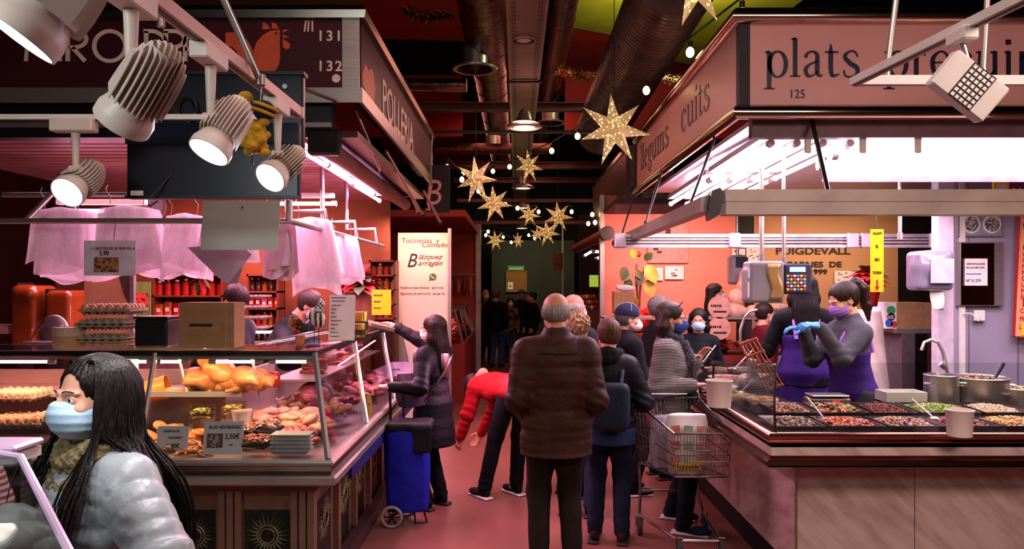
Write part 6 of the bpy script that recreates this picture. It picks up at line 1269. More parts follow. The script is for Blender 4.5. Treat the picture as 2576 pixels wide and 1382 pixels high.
# heart-leaved plant, box, poultry stand, counters of the neighbour stall
m_ = thing('plant_stand', 'small round stand under the heart-leaved plant', 'stand', (X_(1605, 9.9), 9.9, 0)); mb = MB(); mb.lathe([(.15, 0), (.16, .02), (.03, .04), (.03, 1.06), (.15, 1.08), (.15, 1.10), (.001, 1.10)], n=20); mb.build('stand_column', wood, m_, smooth=True, angle=.5)
fpn = thing('anthurium_plant', 'tall heart-leaved plant with a red bow against the salmon wall', 'plant', P(1605, 790, 9.9)); o = Vector(fpn.location)
for i, pts in enumerate(([(1605, 790), (1603, 740), (1600, 700), (1602, 665)], [(1608, 790), (1609, 745), (1612, 705), (1622, 672)])): mb = MB(); mb.tube([P(a, b, 9.9)-o for a, b in pts], .014, 6); mb.build('stem', wood, fpn, smooth=True)
for i, (px, py, dx, dz, L_2, mm) in enumerate(((1598, 650, -.4, 1, .15, leafy), (1622, 655, .8, .9, .15, leafg), (1626, 668, .5, -.9, .25, leafy), (1614, 690, -.3, -.8, .16, leafg), (1572, 672, -.2, -.9, .17, leafg), (1585, 690, -.7, -.4, .15, leafg), (1578, 700, .1, -1, .16, leafg), (1628, 705, .25, -.9, .22, leafy), (1600, 680, .4, -.7, .13, leafg), (1580, 760, -.5, .5, .15, leafy), (1590, 770, .3, .6, .15, leafy))):
    mb = MB(); leaf_mb(mb, P(px, py, 9.85)-o, (dx, -.25, dz), L_2, L_2*.36, up=Vector((0, -1, 0.2)), droop=.1); mb.build('leaf', mm, fpn, smooth=True)
mb = MB(); mb.ell(P(1607, 640, 9.9)-o, (.03, .03, .04)); mb.build('flower', leafr, fpn, smooth=True)
S = SDF(); S.ell((0, 0, -.1), (.18, .14, .16)); S.ell((-.14, -.1, .02), (.10, .05, .08), k=.03); S.ell((.14, -.1, .02), (.10, .05, .08), k=.03); S.mesh('bow_wrap', .018, leafr, fpn)
nc = thing('meat_counter', 'red-lit glass meat counter of the neighbour stall behind the bowls', 'counter', (X_(1520, 8.6), 8.6, 0)); L = 3.0
m = MB(); m.bb((0, 0, 0), (L, .75, .95)); m.build('counter_body', M('counter_maroon', '#7a2a22', .4, 0, .1, 4), nc); m = MB(); m.bb((0, 0, 1.36), (L, .5, 1.385)); m.build('glass_top', steel, nc)
for x in (0, .9, 1.7, 2.4, L): m = MB(); m.bb((x-.015, 0, .95), (x+.015, .03, 1.36)); m.build('upright', M('upright_rose', '#b08078', .4, .4), nc)
for a, b in ((0, .9), (.9, 1.7), (1.7, 2.4), (2.4, L)): mb = MB(); mb.add([(a+.02, .015, .95), (b-.02, .015, .95), (b-.02, .015, 1.35), (a+.02, .015, 1.35)], [(0, 1, 2, 3)]); solid(mb.build('pane', caseg, nc), .006)
rmeat = fm('raw', '#c03a34', '#d86a5a', '#e09a80'); FM['raw'] = rmeat
for i, (x, y) in enumerate(((.45, .35), (1.3, .35), (2.05, .35), (2.7, .35))): heap('raw_meat', nc, (x, y, .955), .7, .55, .12, .05, 60, 'slice', rmeat, 90+i)
pst = thing('poultry_stand', 'pile of pale whole raw chickens on the neighbour counter beside the black hooded top', 'poultry pile', P(1868, 800, 8.75)); ckm = M('raw_skin_pale', '#e8b49c', .4, 0, .1, 20, sss=.2)
for (x, z, rx, rz, yaw) in ((-.08, .08, .13, .10, .3), (.12, .06, .13, .08, 1.2), (-.06, .24, .11, .10, .1), (.28, .05, .12, .06, .9), (.40, .12, .10, .05, .4), (.0, .36, .07, .08, .2)):
    S = SDF(); S.ell((0, 0, 0), (rx, .09, rz), k=.02); S.cap((rx*.5, .0, .0), (rx*1.2, .04, .03), .04, .022, k=.03); S.cap((rx*.5, -.05, .0), (rx*1.2, -.06, .03), .04, .022, k=.03); q = S.mesh('raw_chicken', .014, ckm, pst); q.location = (x, 0, z); q.rotation_euler = (0, yaw*.4, yaw)
mb = MB(); mb.tube([(-.03, 0, .38), (-.01, 0, .5), (.01, -.02, .54)], [.03, .022, .03], 8); mb.build('chicken_neck', ckm, pst, smooth=True)
mb = MB(); mb.bb((-.2, -.1, -.04), (.5, .15, -.01)); mb.build('display_tray', redink, pst)
lgb = thing('round_badge_sign', 'two stacked round pale badges with dark writing hanging on the glass counter', 'sign', P(1810, 800, 8.59)); 
for z in (.12, -.12):
    mb = MB(); mb.cyl((0, 0, z), (0, .02, z), .13, n=24); mb.build('badge', M('badge_pink', '#d89a88', .6), lgb); text('~4', .07, (-.10, -.004, z), ink, lgb, sx=.9); mb = MB(); mb.bb((-.07, -.004, z-.06), (.08, -.001, z-.04)); mb.build('badge_line', ink, lgb)
ws = thing('hanging_scale', 'smaller grey hanging scale with a pink sticker left of the large one', 'scale', P(1855, 690, 9.0)); m = MB(); m.box((0, 0, .05), (.22, .15, .35), b=.03); m.build('housing', M('scale_grey'), ws); m = MB(); m.bb((-.04, -.09, .08), (.10, -.075, .20)); m.build('screen', ink, ws); m = MB(); m.bb((-.01, -.09, -.08), (.09, -.075, .03)); m.build('sticker', M('sticker_pink', '#d8909a', .6), ws); m = MB(); m.tube([(0, 0, .2), (0, 0, .95)], .02, 8); m.build('rod_tube', steel, ws)
gb = thing('gift_box', 'brown carton on the neighbour counter with a sleeping white toy animal on top', 'box', P(1545, 790, 8.9)); m = MB(); m.bb((0, 0, -.0), (.24, .2, .26)); m.build('carton', cardb, gb)
tv = thing('soft_toy', 'small white lying toy animal on the brown carton', 'toy', P(1572, 733, 8.95)); S = SDF(); S.ell((0, 0, .035), (.09, .05, .04)); S.ell((.08, 0, .03), (.04, .035, .03), k=.02); S.ell((-.08, 0, .05), (.03, .03, .03), k=.02); S.mesh('toy_body', .01, whitep, tv)

# ================================================================ goods of the poultry stall
GZ = 1.388
def price(name, label, x, y, z, w_, h_, lines, tilt=-.18, m=None, cat='price card', rz=0.0, stand=True):
    q = thing(name, label, cat, (x, y, z), rot=(tilt, 0, rz)); mb = MB(); mb.bb((0, 0, 0), (w_, .003, h_)); mb.build('card', m or paper, q)
    for (s_, fx, fz, sz, mm) in lines: text(s_, sz, (w_*fx, -.0025, h_*fz), mm or ink, q, sx=.85)
    return q
bx = thing('ballot_box', 'brown cardboard box with a dark slot standing on the glass top', 'box', (X_(462, 4.40), 4.34, GZ)); w_ = X_(578, 4.36)-X_(462, 4.36)
m = MB(); m.bb((0, 0, 0), (w_+.05, .17, .262)); m.build('carton', cardb, bx); m = MB(); m.bb((.06, -.003, .125), (.06+.13, 0, .140)); m.build('slot', ink, bx); m = MB(); m.bb((w_+.0, -.002, .0), (w_+.003, .0, .262)); m.build('tape', M('tape_tan', '#c49a70', .3), bx)
kb = thing('black_container', 'black plastic container between the egg trays and the cardboard box', 'container', (X_(350, 4.42), 4.36, GZ)); m = MB(); m.box((.095, .09, .085), (.19, .18, .17), b=.012); m.build('body', blackp, kb); m = MB(); m.box((.095, .09, .174), (.20, .19, .014), b=.004); m.build('rim', gun, kb)
tb = thing('tan_tub', 'short tan tub beside the stacked egg trays', 'tub', (X_(172, 4.42), 4.42, GZ)); m = MB(); m.lathe([(.001, 0), (.078, 0), (.082, .02), (.085, .11), (.08, .115), (.001, .112)], n=24); m.build('tub_body', M('tub_tan', '#a88a5a', .5), tb, smooth=True, angle=.6); m = MB(); m.lathe([(.0845, .065), (.0865, .07), (.0865, .115), (.084, .118)], n=24); m.build('lid_band', M('band_cream', '#c0a88c', .5), tb)
# egg trays: pulp tray with cups, eggs in the top one
pulp = M('egg_pulp', '#9a8c7c', .95, 0, .15, 30, bump=.5); eggm = M('egg_shell', '#c98a62', .45, 0, .12, 3)
def egg_tray_mesh(nx=6, ny=5, p=.048):
    V = []; N_ = 8; W = nx*N_; D_ = ny*N_; mb = MB()
    mb.grid(lambda u, v: ((u-.5)*nx*p, (v-.5)*ny*p, .030+.020*math.cos(2*PI*u*nx)*.5*(-1)*(-1)+.020*math.cos(2*PI*v*ny)*.5), W//2, D_//2); return mb
trays = []
def egg_tray(c, label, flip=False, eggs=False, rz=0, group='egg trays on the glass top', proto=[None, None]):
    if proto[0] is None:
        q = thing('egg_tray', label, 'egg tray', c, group=group); mb = egg_tray_mesh(); o = mb.build('cup_sheet', pulp, q, smooth=True); solid(o, .004, 0); mb = MB(); a, b = .146, .122
        mb.tube([(-a, -b, .034), (a, -b, .034), (a, b, .034), (-a, b, .034)], .005, 5, closed=True); mb.build('rim', pulp, q); proto[0] = q
    else: q = copy_tree(proto[0], loc=c, label=label, group=group)
    q.rotation_euler = (PI if flip else 0, 0, rz)
    if eggs:
        for i in range(6):
            for j in range(5):
                if proto[1] is None: mb = MB(); mb.ell((0, 0, 0), (.0205, .0205, .027), n=12, m=8); proto[1] = mb.build('egg', eggm, q, smooth=True); e = proto[1]
                else: e = proto[1].copy(); col.objects.link(e); e.parent = q
                e.location = ((i-2.5)*.048, (j-2)*.048, .048)
    return q
ex, ey = X_(265, 4.46), 4.50
for i, (z, f, l) in enumerate(((.0, False, 'lowest grey egg tray of the stack on the glass top, with a greenish stain'), (.085, True, 'upturned grey egg tray resting on the lowest one of the stack'), (.09, False, 'third grey egg tray of the stack on the glass top'), (.175, True, 'upturned egg tray just under the filled one on the glass top'))):
    egg_tray((ex+.005*i, ey, GZ+z+(0.0 if not f else .0)), l, f)
egg_tray((ex+.03, ey, GZ+.178), 'top egg tray of the stack on the glass top, filled with brown eggs', False, True, .05)
# trays of eggs inside the outer end of the case
for i, (px, py, Y, l) in enumerate(((50, 1010, 4.45, 'egg tray under pink film on the case shelf at the outer end'), (60, 1075, 4.30, 'egg tray with brown eggs low in the case at the outer end'), (170, 1065, 4.35, 'egg tray in the case just behind the silver padded jacket'))): egg_tray(P(px, py, Y), l, False, True, .1*i, group='egg trays inside the glass case')
# ---- chicken and meat pieces
ck = [M('chicken_%d' % i, c, .38, 0, .2, 18, bump=.25, bscale=60, sss=.15) for i, c in enumerate(('#bd7a44', '#c68a5c', '#b06c3e'))]
mp_ = [M('meat_%d' % i, c, .33, 0, .3, 22, bump=.25, bscale=60, sss=.15) for i, c in enumerate(('#c86a72', '#d98a8e', '#b0505a', '#d8a08a', '#c8605a'))]
def protoset():
    out = {}
    hid = []
    def mk(n, S, m, v=.008): V, Q = S.mesh(n, v, m, raw=True); return (V, Q)
    S = SDF(); S.ell((0, 0, 0), (.05, .036, .032), k=.02); S.cap((.03, 0, 0), (.095, 0, -.005), .02, .010, k=.02); S.ell((.10, 0, -.005), (.014, .014, .012), k=.006); nn = Noise(1, 40); S.disp = lambda x, y, z: .003*nn(x, y, z); out['leg'] = mk('drumstick', S, None)
    S = SDF(); S.chain([(-.05, 0, 0), (0, .03, .0), (.055, .0, 0), (.09, .03, 0)], [.022, .019, .015, .008], k=.015); S.disp = lambda x, y, z: .003*nn(x, y, z); out['wing'] = mk('wing', S, None)
    S = SDF(); S.ell((0, 0, 0), (.07, .045, .024)); S.ell((.03, .01, .008), (.045, .035, .022), k=.02); n2 = Noise(4, 55); S.disp = lambda x, y, z: .004*n2(x, y, z); out['fillet'] = mk('fillet', S, None)
    S = SDF(); S.ell((0, 0, 0), (.085, .062, .052)); S.chain([(.04, .04, 0), (.10, .05, .01), (.13, .04, .0)], [.035, .022, .010], k=.02); S.chain([(.04, -.04, 0), (.10, -.05, .01), (.13, -.04, 0)], [.035, .022, .010], k=.02); S.cap((-.02, .05, .02), (.02, .075, .01), .018, .012, k=.02); S.disp = lambda x, y, z: .004*nn(x, y, z); out['bird'] = mk('whole_chicken', S, None, .009)
    S = SDF(); S.chain([(-.06, 0, 0), (-.02, .01, 0), (.03, .008, 0), (.07, -.01, 0)], [.018, .024, .023, .014], k=.02); out['sausage'] = mk('sausage', S, None)
    S = SDF(); S.ell((0, 0, 0), (.05, .04, .035)); n3 = Noise(6, 70); S.disp = lambda x, y, z: .006*n3(x, y, z); out['lump'] = mk('meat_lump', S, None)
    S = SDF(); S.box((0, 0, 0), (.06, .03, .012), rd=.01); n4 = Noise(8, 60); S.disp = lambda x, y, z: .004*n4(x, y, z); out['rib'] = mk('rib_piece', S, None)
    return out
PS = protoset(); PMESH = {}
def piece(kind, name, m, loc, rot_, sc_, label, cat, group):
    key = (kind, m.name)
    if key not in PMESH: o = np_mesh(name, *PS[kind], m); PMESH[key] = o.data
    else: o = bpy.data.objects.new(name, PMESH[key]); col.objects.link(o)
    o.location = loc; o.rotation_euler = rot_; o.scale = (sc_,)*3; tag(o, label, cat, group); return o
rr = random.Random(11)
def pile(kind, name, mats, fn, n, sc_, label, cat, group, tilt=.5):
    for i in range(n): x, y, z = fn(i, rr); piece(kind, name, rr.choice(mats), (x, y, z), (rr.uniform(-tilt, tilt), rr.uniform(-tilt, tilt), rr.uniform(0, 6.28)), sc_*rr.uniform(.85, 1.15), label, cat, group)
def mound(cx, cy, z0, w_, d_, h_):
    def f(i, r): a = r.random()*2*PI; q = math.sqrt(r.random()); return (cx+q*math.cos(a)*w_/2, cy+q*math.sin(a)*d_/2, z0+h_*(1-q*q)+r.uniform(0, .01))
    return f
# whole corn-fed chickens on the shelf
SH = SZs = 1.108
for i, (px, py, s, r3) in enumerate(((505, 950, 1.25, (.1, .2, .4)), (560, 935, 1.35, (.2, -.3, 2.4)), (620, 950, 1.3, (-.2, .2, -.6)), (535, 960, 1.2, (.3, .1, 3.4)), (590, 962, 1.25, (-.1, .3, .2)), (640, 962, 1.1, (.2, .2, 1.8)), (490, 972, 1.0, (.1, .1, .9)), (565, 972, 1.1, (0, .2, 2.9)), (610, 978, 1.0, (.2, 0, 4.0)), (530, 980, .9, (.1, .1, 5.0)), (655, 940, 1.0, (.3, .3, .5)))):
    piece('bird' if i < 6 else 'leg', 'whole_chicken' if i < 6 else 'drumstick', ck[0] if i % 2 else ck[2], P(px, py, 4.62-.04*(i % 3)), r3, s, ['yellow whole chicken, outermost of the shelf pile', 'yellow whole chicken on top of the shelf pile', 'yellow whole chicken at the aisle end of the shelf pile', 'yellow whole chicken low in the shelf pile', 'yellow whole chicken in the middle of the shelf pile', 'yellow whole chicken beside the red bag on the shelf'][i] if i < 6 else 'yellow chicken leg at the foot of the shelf pile', 'chicken', 'whole chickens on the glass case shelf')
orm = M('orange_tub', '#d8782a', .35, 0, .1, 6)
c = thing('orange_tub', 'tipped orange plastic tub on the shelf beside the steel post', 'tub', P(392, 980, 4.62), rot=(0, 1.35, .2)); m = MB(); m.lathe([(.001, -.09), (.06, -.09), (.075, .07), (.07, .07), (.055, -.08), (.001, -.08)], n=20); m.build('tub_wall', orm, c, smooth=True)
piece('fillet', 'orange_fillet', orm, P(440, 985, 4.58), (0, .2, .3), .9, 'orange marinated fillet on the shelf beside the tipped tub', 'meat', None)
c = thing('red_bag', 'folded red bag at the aisle end of the chicken shelf', 'bag', P(680, 955, 4.75)); S = SDF(); S.box((0, 0, 0), (.06, .03, .05), rd=.015); nn = Noise(3, 40); S.disp = lambda x, y, z: .008*nn(x, y, z); S.mesh('bag_body', .009, M('bag_red', '#c01a2a', .4), c)
# front row on the deck
D0 = .825
heap_ = lambda *a, **k: heap(*a, **k)
pile('fillet', 'marinated_fillet', [M('marinade_orange', '#d87a3a', .3, 0, .25, 20, bump=.2), ck[1]], mound(X_(500, 4.3), 4.32, D0+.01, .55, .26, .07), 26, .75, 'orange marinated chicken piece behind the wing price card', 'meat', 'marinated pieces behind the wing price card')
pile('wing', 'chicken_wing', [ck[0], ck[1]], mound(X_(470, 4.15), 4.13, D0+.01, .24, .12, .05), 12, .7, 'chicken wing heaped beside the wing price card', 'meat', 'chicken wings beside the wing price card')
pile('fillet', 'breaded_fillet', [ck[1], mp_[3]], mound(X_(380, 4.45), 4.5, D0+.02, .45, .3, .06), 16, .9, 'pale breaded fillet behind the steel post', 'meat', 'pale fillets behind the steel post')
pile('fillet', 'breast_fillet', [mp_[1], mp_[3]], mound(X_(690, 4.55), 4.55, D0+.06, .36, .26, .10), 16, 1.05, 'pink chicken breast fillet stacked behind the round plastic tub', 'meat', 'breast fillets in the corner of the case', .25)
pile('lump', 'chicken_liver', [mp_[2], mp_[0]], mound(X_(745, 4.4), 4.42, D0+.02, .30, .22, .06), 16, .7, 'shiny pink meat piece near the corner of the case', 'meat', 'shiny pieces near the corner of the case')
pile('leg', 'drumstick', [ck[1], mp_[3]], mound(X_(770, 5.0), 5.02, D0+.06, .5, .4, .15), 30, .8, 'peach coloured chicken leg in the corner heap', 'meat', 'chicken legs in the corner heap')
# side case, front to back
for i, (y, mats, kind, nm, l, s, n, zz) in enumerate(((4.62, [mp_[1], mp_[3]], 'fillet', 'turkey_fillet', 'pale pink turkey piece just inside the aisle-side glass', 1.15, 20, .10), (5.15, [mp_[0], mp_[1]], 'lump', 'meat_lump', 'pink meat lump in the second bay of the aisle-side case', 1.1, 22, .10), (5.55, [mp_[2], mp_[0]], 'rib', 'rib_piece', 'dark red rib piece in the second bay of the aisle-side case', 1.1, 20, .09),
    (6.05, [mp_[0], mp_[4]], 'sausage', 'sausage', 'reddish sausage in the third bay of the aisle-side case', 1.0, 26, .10), (6.5, [mp_[1], mp_[4]], 'fillet', 'pork_fillet', 'pink fillet in the third bay of the aisle-side case', 1.1, 20, .10), (7.0, [mp_[4], mp_[3]], 'lump', 'meat_lump', 'red meat lump at the far end of the aisle-side case', 1.0, 18, .08))):
    pile(kind, nm, mats, mound(-1.38+.02*(i % 2), y, D0+.03, .52, .42, zz), n, s, l, 'meat', l.split(' in the')[0].split(' just')[0].split(' at the')[0]+'s of the aisle-side case, bay %s' % 'abcdef'[i])
for i, (y, l) in enumerate(((5.35, 'first stack of red ribs on the inner shelf of the aisle-side case'), (5.9, 'second stack of red ribs on the inner shelf of the aisle-side case'), (6.6, 'farthest stack of red ribs on the inner shelf of the aisle-side case'))):
    for k in range(7): piece('rib', 'rib_strip', [mp_[4], mp_[2], mp_[0]][k % 3], (-1.44+.01*(k % 2), y+.01*(k % 3), 1.145+.024*k), (0, .06*(k % 3-1), .1*k), 1.5, l, 'meat', l)
c = thing('ham_cut', 'large round cut of ham with dark rind in the second bay of the aisle-side case', 'meat', (-1.36, 5.05, 1.00)); S = SDF(); S.ell((0, 0, 0), (.12, .16, .09)); S.cap((0, -.1, 0), (.02, -.24, .03), .06, .03, k=.05); S.mesh('ham_flesh', .012, mp_[2], c); S = SDF(); S.ell((.0, .06, .01), (.124, .12, .094)); S.mesh('rind', .012, M('rind_dark', '#4a2620', .5), c)
# plastic packs
pk_clear = glass('clear_pack', '#f2ece8', .12, .08)
for i, (px, py, Y, l) in enumerate(((505, 1085, 4.38, 'upright clear bag of yellow and dark vegetables behind the price cards'), (585, 1075, 4.40, 'second upright clear bag of vegetables next to the round tub'))):
    c = thing('vegetable_bag', l, 'bag', P(px, py, Y)); m = MB(); m.add([(-.07, 0, -.04), (.07, 0, -.04), (.075, .02, .15), (-.075, .02, .15), (-.06, .05, -.04), (.06, .05, -.04), (.07, .04, .15), (-.07, .04, .15)], [(0, 1, 2, 3), (7, 6, 5, 4), (0, 3, 7, 4), (1, 5, 6, 2), (2, 6, 7, 3)]); m.build('bag_film', pk_clear, c)
    heap('bag_filling', c, (0, .025, .0), .10, .05, .12, .013, 90, 'chunk', FM['veg'], 120+i, dome=.2)
c = thing('round_tub', 'round clear tub of brown pieces with a pink lid below the pink fillets', 'tub', P(608, 1068, 4.40)); m = MB(); m.lathe([(.001, 0), (.045, 0), (.055, .075), (.05, .07), (.001, .01)], n=20); m.build('tub_wall', plg, c, smooth=True); m = MB(); m.lathe([(.06, .075), (.06, .085), (.001, .087)], n=20); m.build('lid', M('lid_pink', '#d8a8a8', .2, alpha=.7), c, smooth=True); heap('tub_filling', c, (0, 0, .01), .075, .075, .055, .011, 60, 'chunk', FM['lent'], 130, rnd=1)
for i, (px, py, Y, l, f) in enumerate(((650, 1118, 4.12, 'film-wrapped tray of orange marinated cubes behind the white trays', 'oran'), (675, 1080, 4.28, 'small film-wrapped tray of orange strips beside the white tray stack', 'cod'), (625, 1090, 4.3, 'film-wrapped tray of pink strips behind the wing price card', 'cod'))):
    c = thing('wrapped_tray', l, 'meat tray', P(px, py, Y), rot=(.15, 0, -.3)); m = MB(); m.box((0, 0, 0), (.15, .11, .02), b=.008); m.build('foam_tray', blackp, c); heap('meat_cubes', c, (0, 0, .01), .13, .09, .03, .012, 50, 'chunk', FM[f], 140+i, dome=.2); m = MB(); m.grid(lambda u, v: ((u-.5)*.15, (v-.5)*.11, .048-.02*((2*u-1)**4+(2*v-1)**4)), 6, 6); m.build('film_cover', pk_clear, c, smooth=True)
for k in range(5):
    c = thing('white_tray', ['lowest white foam tray of the stack in the glass corner', 'second white foam tray from the bottom in the glass corner', 'middle white foam tray of the stack in the glass corner', 'fourth white foam tray from the bottom in the glass corner', 'top pink-lit foam tray of the stack in the glass corner'][k], 'tray', (X_(732, 4.1), 4.12, D0+.012+.021*k), group='white foam trays in the glass corner'); a, b = .105, .06; m = MB()
    m.add([(-a, -b, .022), (a, -b, .022), (a, b, .022), (-a, b, .022), (-a+.018, -b+.018, .0), (a-.018, -b+.018, .0), (a-.018, b-.018, .0), (-a+.018, b-.018, .0)], [(0, 1, 5, 4), (1, 2, 6, 5), (2, 3, 7, 6), (3, 0, 4, 7), (4, 5, 6, 7)]); solid(m.build('tray_shell', whitep, c), .003)
# price cards in the case
price('price_card', 'white price card for seasoned wings with a small plate picture', X_(512, 4.10), 4.085, D0+.01, .215, .175, [('ALAS ADOBADAS', .12, .78, .026, None), ('3,50€', .54, .47, .040, None), ('~3', .66, .26, .018, None)])
c = bpy.data.objects['price_card']; m = MB(); m.bb((.02, -.003, .035), (.105, 0, .11)); m.build('printed_photo', M('photo_brown', '#7a4438', .5), c); m = MB(); m.cyl((.062, -.004, .072), (.062, -.003, .072), .034, n=20); m.build('printed_plate', M('photo_plate', '#b8a49c', .5, 0, .5, 90, kind='voronoi'), c)
price('price_card', 'white price card for quail eggs half hidden by the silver sleeve', X_(395, 4.10), 4.085, D0+.01, .17, .15, [('HUEVOS DE', .2, .78, .019, None), ('CODORNIZ', .35, .55, .017, None), ('1,40€', .32, .22, .036, None), ('DOCENA', .4, .06, .017, None)])
price('price_card', 'orange-lit card for ecological eggs on the shelf behind the dark hair', X_(274, 4.55), 4.54, Z_(970, 4.55), .18, .17, [('HUEVOS', .4, .82, .022, None), ('ECOLOGICOS', .3, .6, .018, None), ('4,70€', .3, .25, .04, None), ('DOCENA', .35, .08, .015, None)], -.05)
c = price('price_card', 'small yellow framed card standing at the aisle-side glass', -1.03, 5.25, D0+.01, .16, .14, [('~3', .15, .5, .04, None)], -.1, yellow, rz=PI/2)
c = price('price_card', 'small clear card stand beside the yellow framed card', -1.03, 4.95, D0+.01, .12, .13, [('~3', .1, .5, .03, None)], -.1, rz=PI/2)
price('price_card', 'lilac blank card leaning at the far end of the aisle-side case', X_(975, 6.4), 6.4, .98, .2, .12, [('~5', .2, .4, .03, None)], -.2, M('card_lilac', '#b090b0', .6))
# --- on the side glass top
price('price_card', 'long white menu card with blue and orange headings standing on the side glass', X_(826, 4.95), 4.95, GZ, .17, .30, [('~13', .06, .92, .018, blueink), ('~11', .1, .85, .018, redink)]+[(s_, .08, .76-.085*i, .013, None) for i, s_ in enumerate(('~12', '~6', '~5', '~7', '~13', '~9', '~5', '~9', '~10'))], -.12)
for i, (px, py, Y, r, h_, l) in enumerate(((908, 838, 5.6, .052, .16, 'tall golden tin behind the white menu card'), (905, 850, 5.25, .038, .09, 'small golden jar beside the white menu card'))):
    c = thing('golden_tin', l, 'tin', (X_(px, Y), Y, GZ)); m = MB(); m.lathe([(.001, 0), (r, 0), (r, h_), (r*.95, h_+.005), (.001, h_+.006)], n=24); m.build('tin_body', M('tin_gold', '#a8842e', .3, .7, .1, 5), c, smooth=True, angle=.6); m = MB(); m.lathe([(r*1.01, h_*.2), (r*1.01, h_*.6)], n=24); m.build('tin_label', M('label_dark', '#2a2a1a', .5), c)
price('yellow_notice', 'bright yellow notice hanging over the far end of the side glass', X_(935, 6.6), 6.6, 1.49, .17, .22, [('~6', .1, .75, .03, None), ('~5', .1, .5, .03, None), ('~6', .1, .25, .025, None)], 0, yellow, 'notice')
# wooden chicken ornament, berries in a pot
c = thing('wooden_hen', 'striped wooden hen ornament with a chequered neck on two wire legs', 'ornament', (X_(795, 4.75), 4.75, GZ)); bw_ = M('hen_stripes', '#d8cfc0', .5, 0, .1, 9, kind='wave', c2='#2a211c', stretch=(1, 1, .6)); S = SDF(); S.ell((0, 0, .17), (.045, .028, .055)); S.ell((.02, 0, .14), (.04, .025, .045), k=.03); S.mesh('hen_body', .006, bw_, c)
S = SDF(); S.chain([(.02, 0, .20), (.035, 0, .245), (.03, 0, .27)], [.03, .02, .012], k=.01); S.mesh('neck', .006, M('chequer', '#e0dcd4', .5, kind='checker', scale=75, c2='#1a1a1c'), c)
for x in (-.012, .018): m = MB(); m.tube([(x, 0, 0), (x, 0, .12)], .003, 6); m.build('leg', gun, c)
c = thing('berry_pot', 'small pot with green sprigs and red berries beside the wooden hen', 'plant', (X_(755, 4.70), 4.70, GZ)); m = MB(); m.lathe([(.001, 0), (.025, 0), (.032, .05), (.028, .05), (.001, .045)], n=16); m.build('pot', M('pot_clay', '#a8643c', .7), c, smooth=True)
for i in range(9): a = i*.7; mb = MB(); leaf_mb(mb, (0, 0, .06), (math.cos(a)*.5, math.sin(a)*.5, .9), .17 if i % 2 else .12, .022, droop=.3); mb.build('leaf', leafg, c, smooth=True)
for i in range(16): mb = MB(); mb.ell((-.015+rr.uniform(-.022, .022), -.04+rr.uniform(-.015, .015), .07+.10*rr.random()), (.009,)*3, n=8, m=6); mb.build('berry', leafr, c, smooth=True)
S = SDF(); S.ell((-.04, .01, .13), (.04, .012, .055)); S.mesh('tan_feather', .008, M('feather_tan', '#a8906c', .7), c)
poinsettia('poinsettia', 'deep red poinsettia behind the hanging bags at the end of the poultry stall', (X_(905, 7.3), 7.3, 1.68), .32, 40, 9, pot=False)
for q in ('a',): 
    m = MB(); m.tube([(0, 0, -.3), (0, 0, 0)], .14, 14); o_ = m.build('plant_pot', M('pot_terracotta', '#8a4a34', .7), bpy.data.objects['poinsettia.001'], smooth=True)
# --- pipe rack with hanging plastic bags
rk = thing('pipe_rack', 'steel pipe rack over the poultry counter from which bags hang', 'rack', (0, 0, 0)); r_ = .017
def pipe(pts, r=r_, n='pipe'): mb = MB(); mb.tube(pts, r, 10); return mb.build(n, steel, rk, smooth=True)
pipe([(-3.3, 4.35, 2.12), (-1.31, 4.35, 2.12), (-1.27, 7.2, 2.12)]); pipe([(-3.3, 4.85, 2.33), (-2.0, 4.85, 2.33)]); pipe([(-1.31, 4.35, 2.12), (-1.31, 4.35, 2.24)], .02, 'upright'); pipe([(-2.83, 4.35, 2.12), (-2.78, 4.6, 2.36), (-2.74, 4.85, 2.33)])
for (y, x) in ((5.2, -1.30), (6.1, -1.29), (6.9, -1.275)): pipe([(x, y, 2.12), (x-.02, y, 2.26), (x-.28, y, 2.26), (x-.28, y, 2.75)], .02, 'upright')
pipe([(-2.9, 4.95, 2.1), (-2.9, 4.95, 2.75)], .012, 'upright')
bagw = film('bag_plastic', '#f8ecf4', .80, .3); bagp = M('bag_paper', '#d8b4c4', .6, 0, .08, 5, bump=.1)
def bag_bundle(px0, px1, py0, py1, Y, label, n=4, m=bagw, seed=0, skew=0.0):
    r = random.Random(seed); root = thing('bag_bundle', label, 'plastic bags', P((px0+px1)/2, py0, Y)); W = (px1-px0)/F_*Y; Hh = (py1-py0)/F_*Y
    for k in range(n):
        ph = r.uniform(0, 6); ph2 = r.uniform(0, 6); wk = W*r.uniform(.82, 1.0); hk = Hh*r.uniform(.75, 1.0); dx = r.uniform(-.03, .03)*W
        def f(u, v): x = (u-.5)*wk*(.72+.30*v**.6)+dx+skew*v*W; return (x, .03*k+.022*math.sin(6*u+ph)*(.3+v)+.010*math.sin(17*u+ph2+4*v), -hk*v*(1-.09*math.cos(3.5*u+ph)-.03*math.cos(8*u+ph2))-.02*abs(2*u-1)*(1-v))
        mb = MB(); mb.grid(f, 26, 14); mb.build('bag_sheet', m, root, smooth=True)
    for u in (-.25, .22): mb = MB(); mb.tube([(u*W, .03, -.01), (u*W+.01, .02, .05), (u*W-.015, .01, .09), (u*W-.01, .02, .12)], .0025, 5); mb.build('hook', steel, root, smooth=True)
    return root
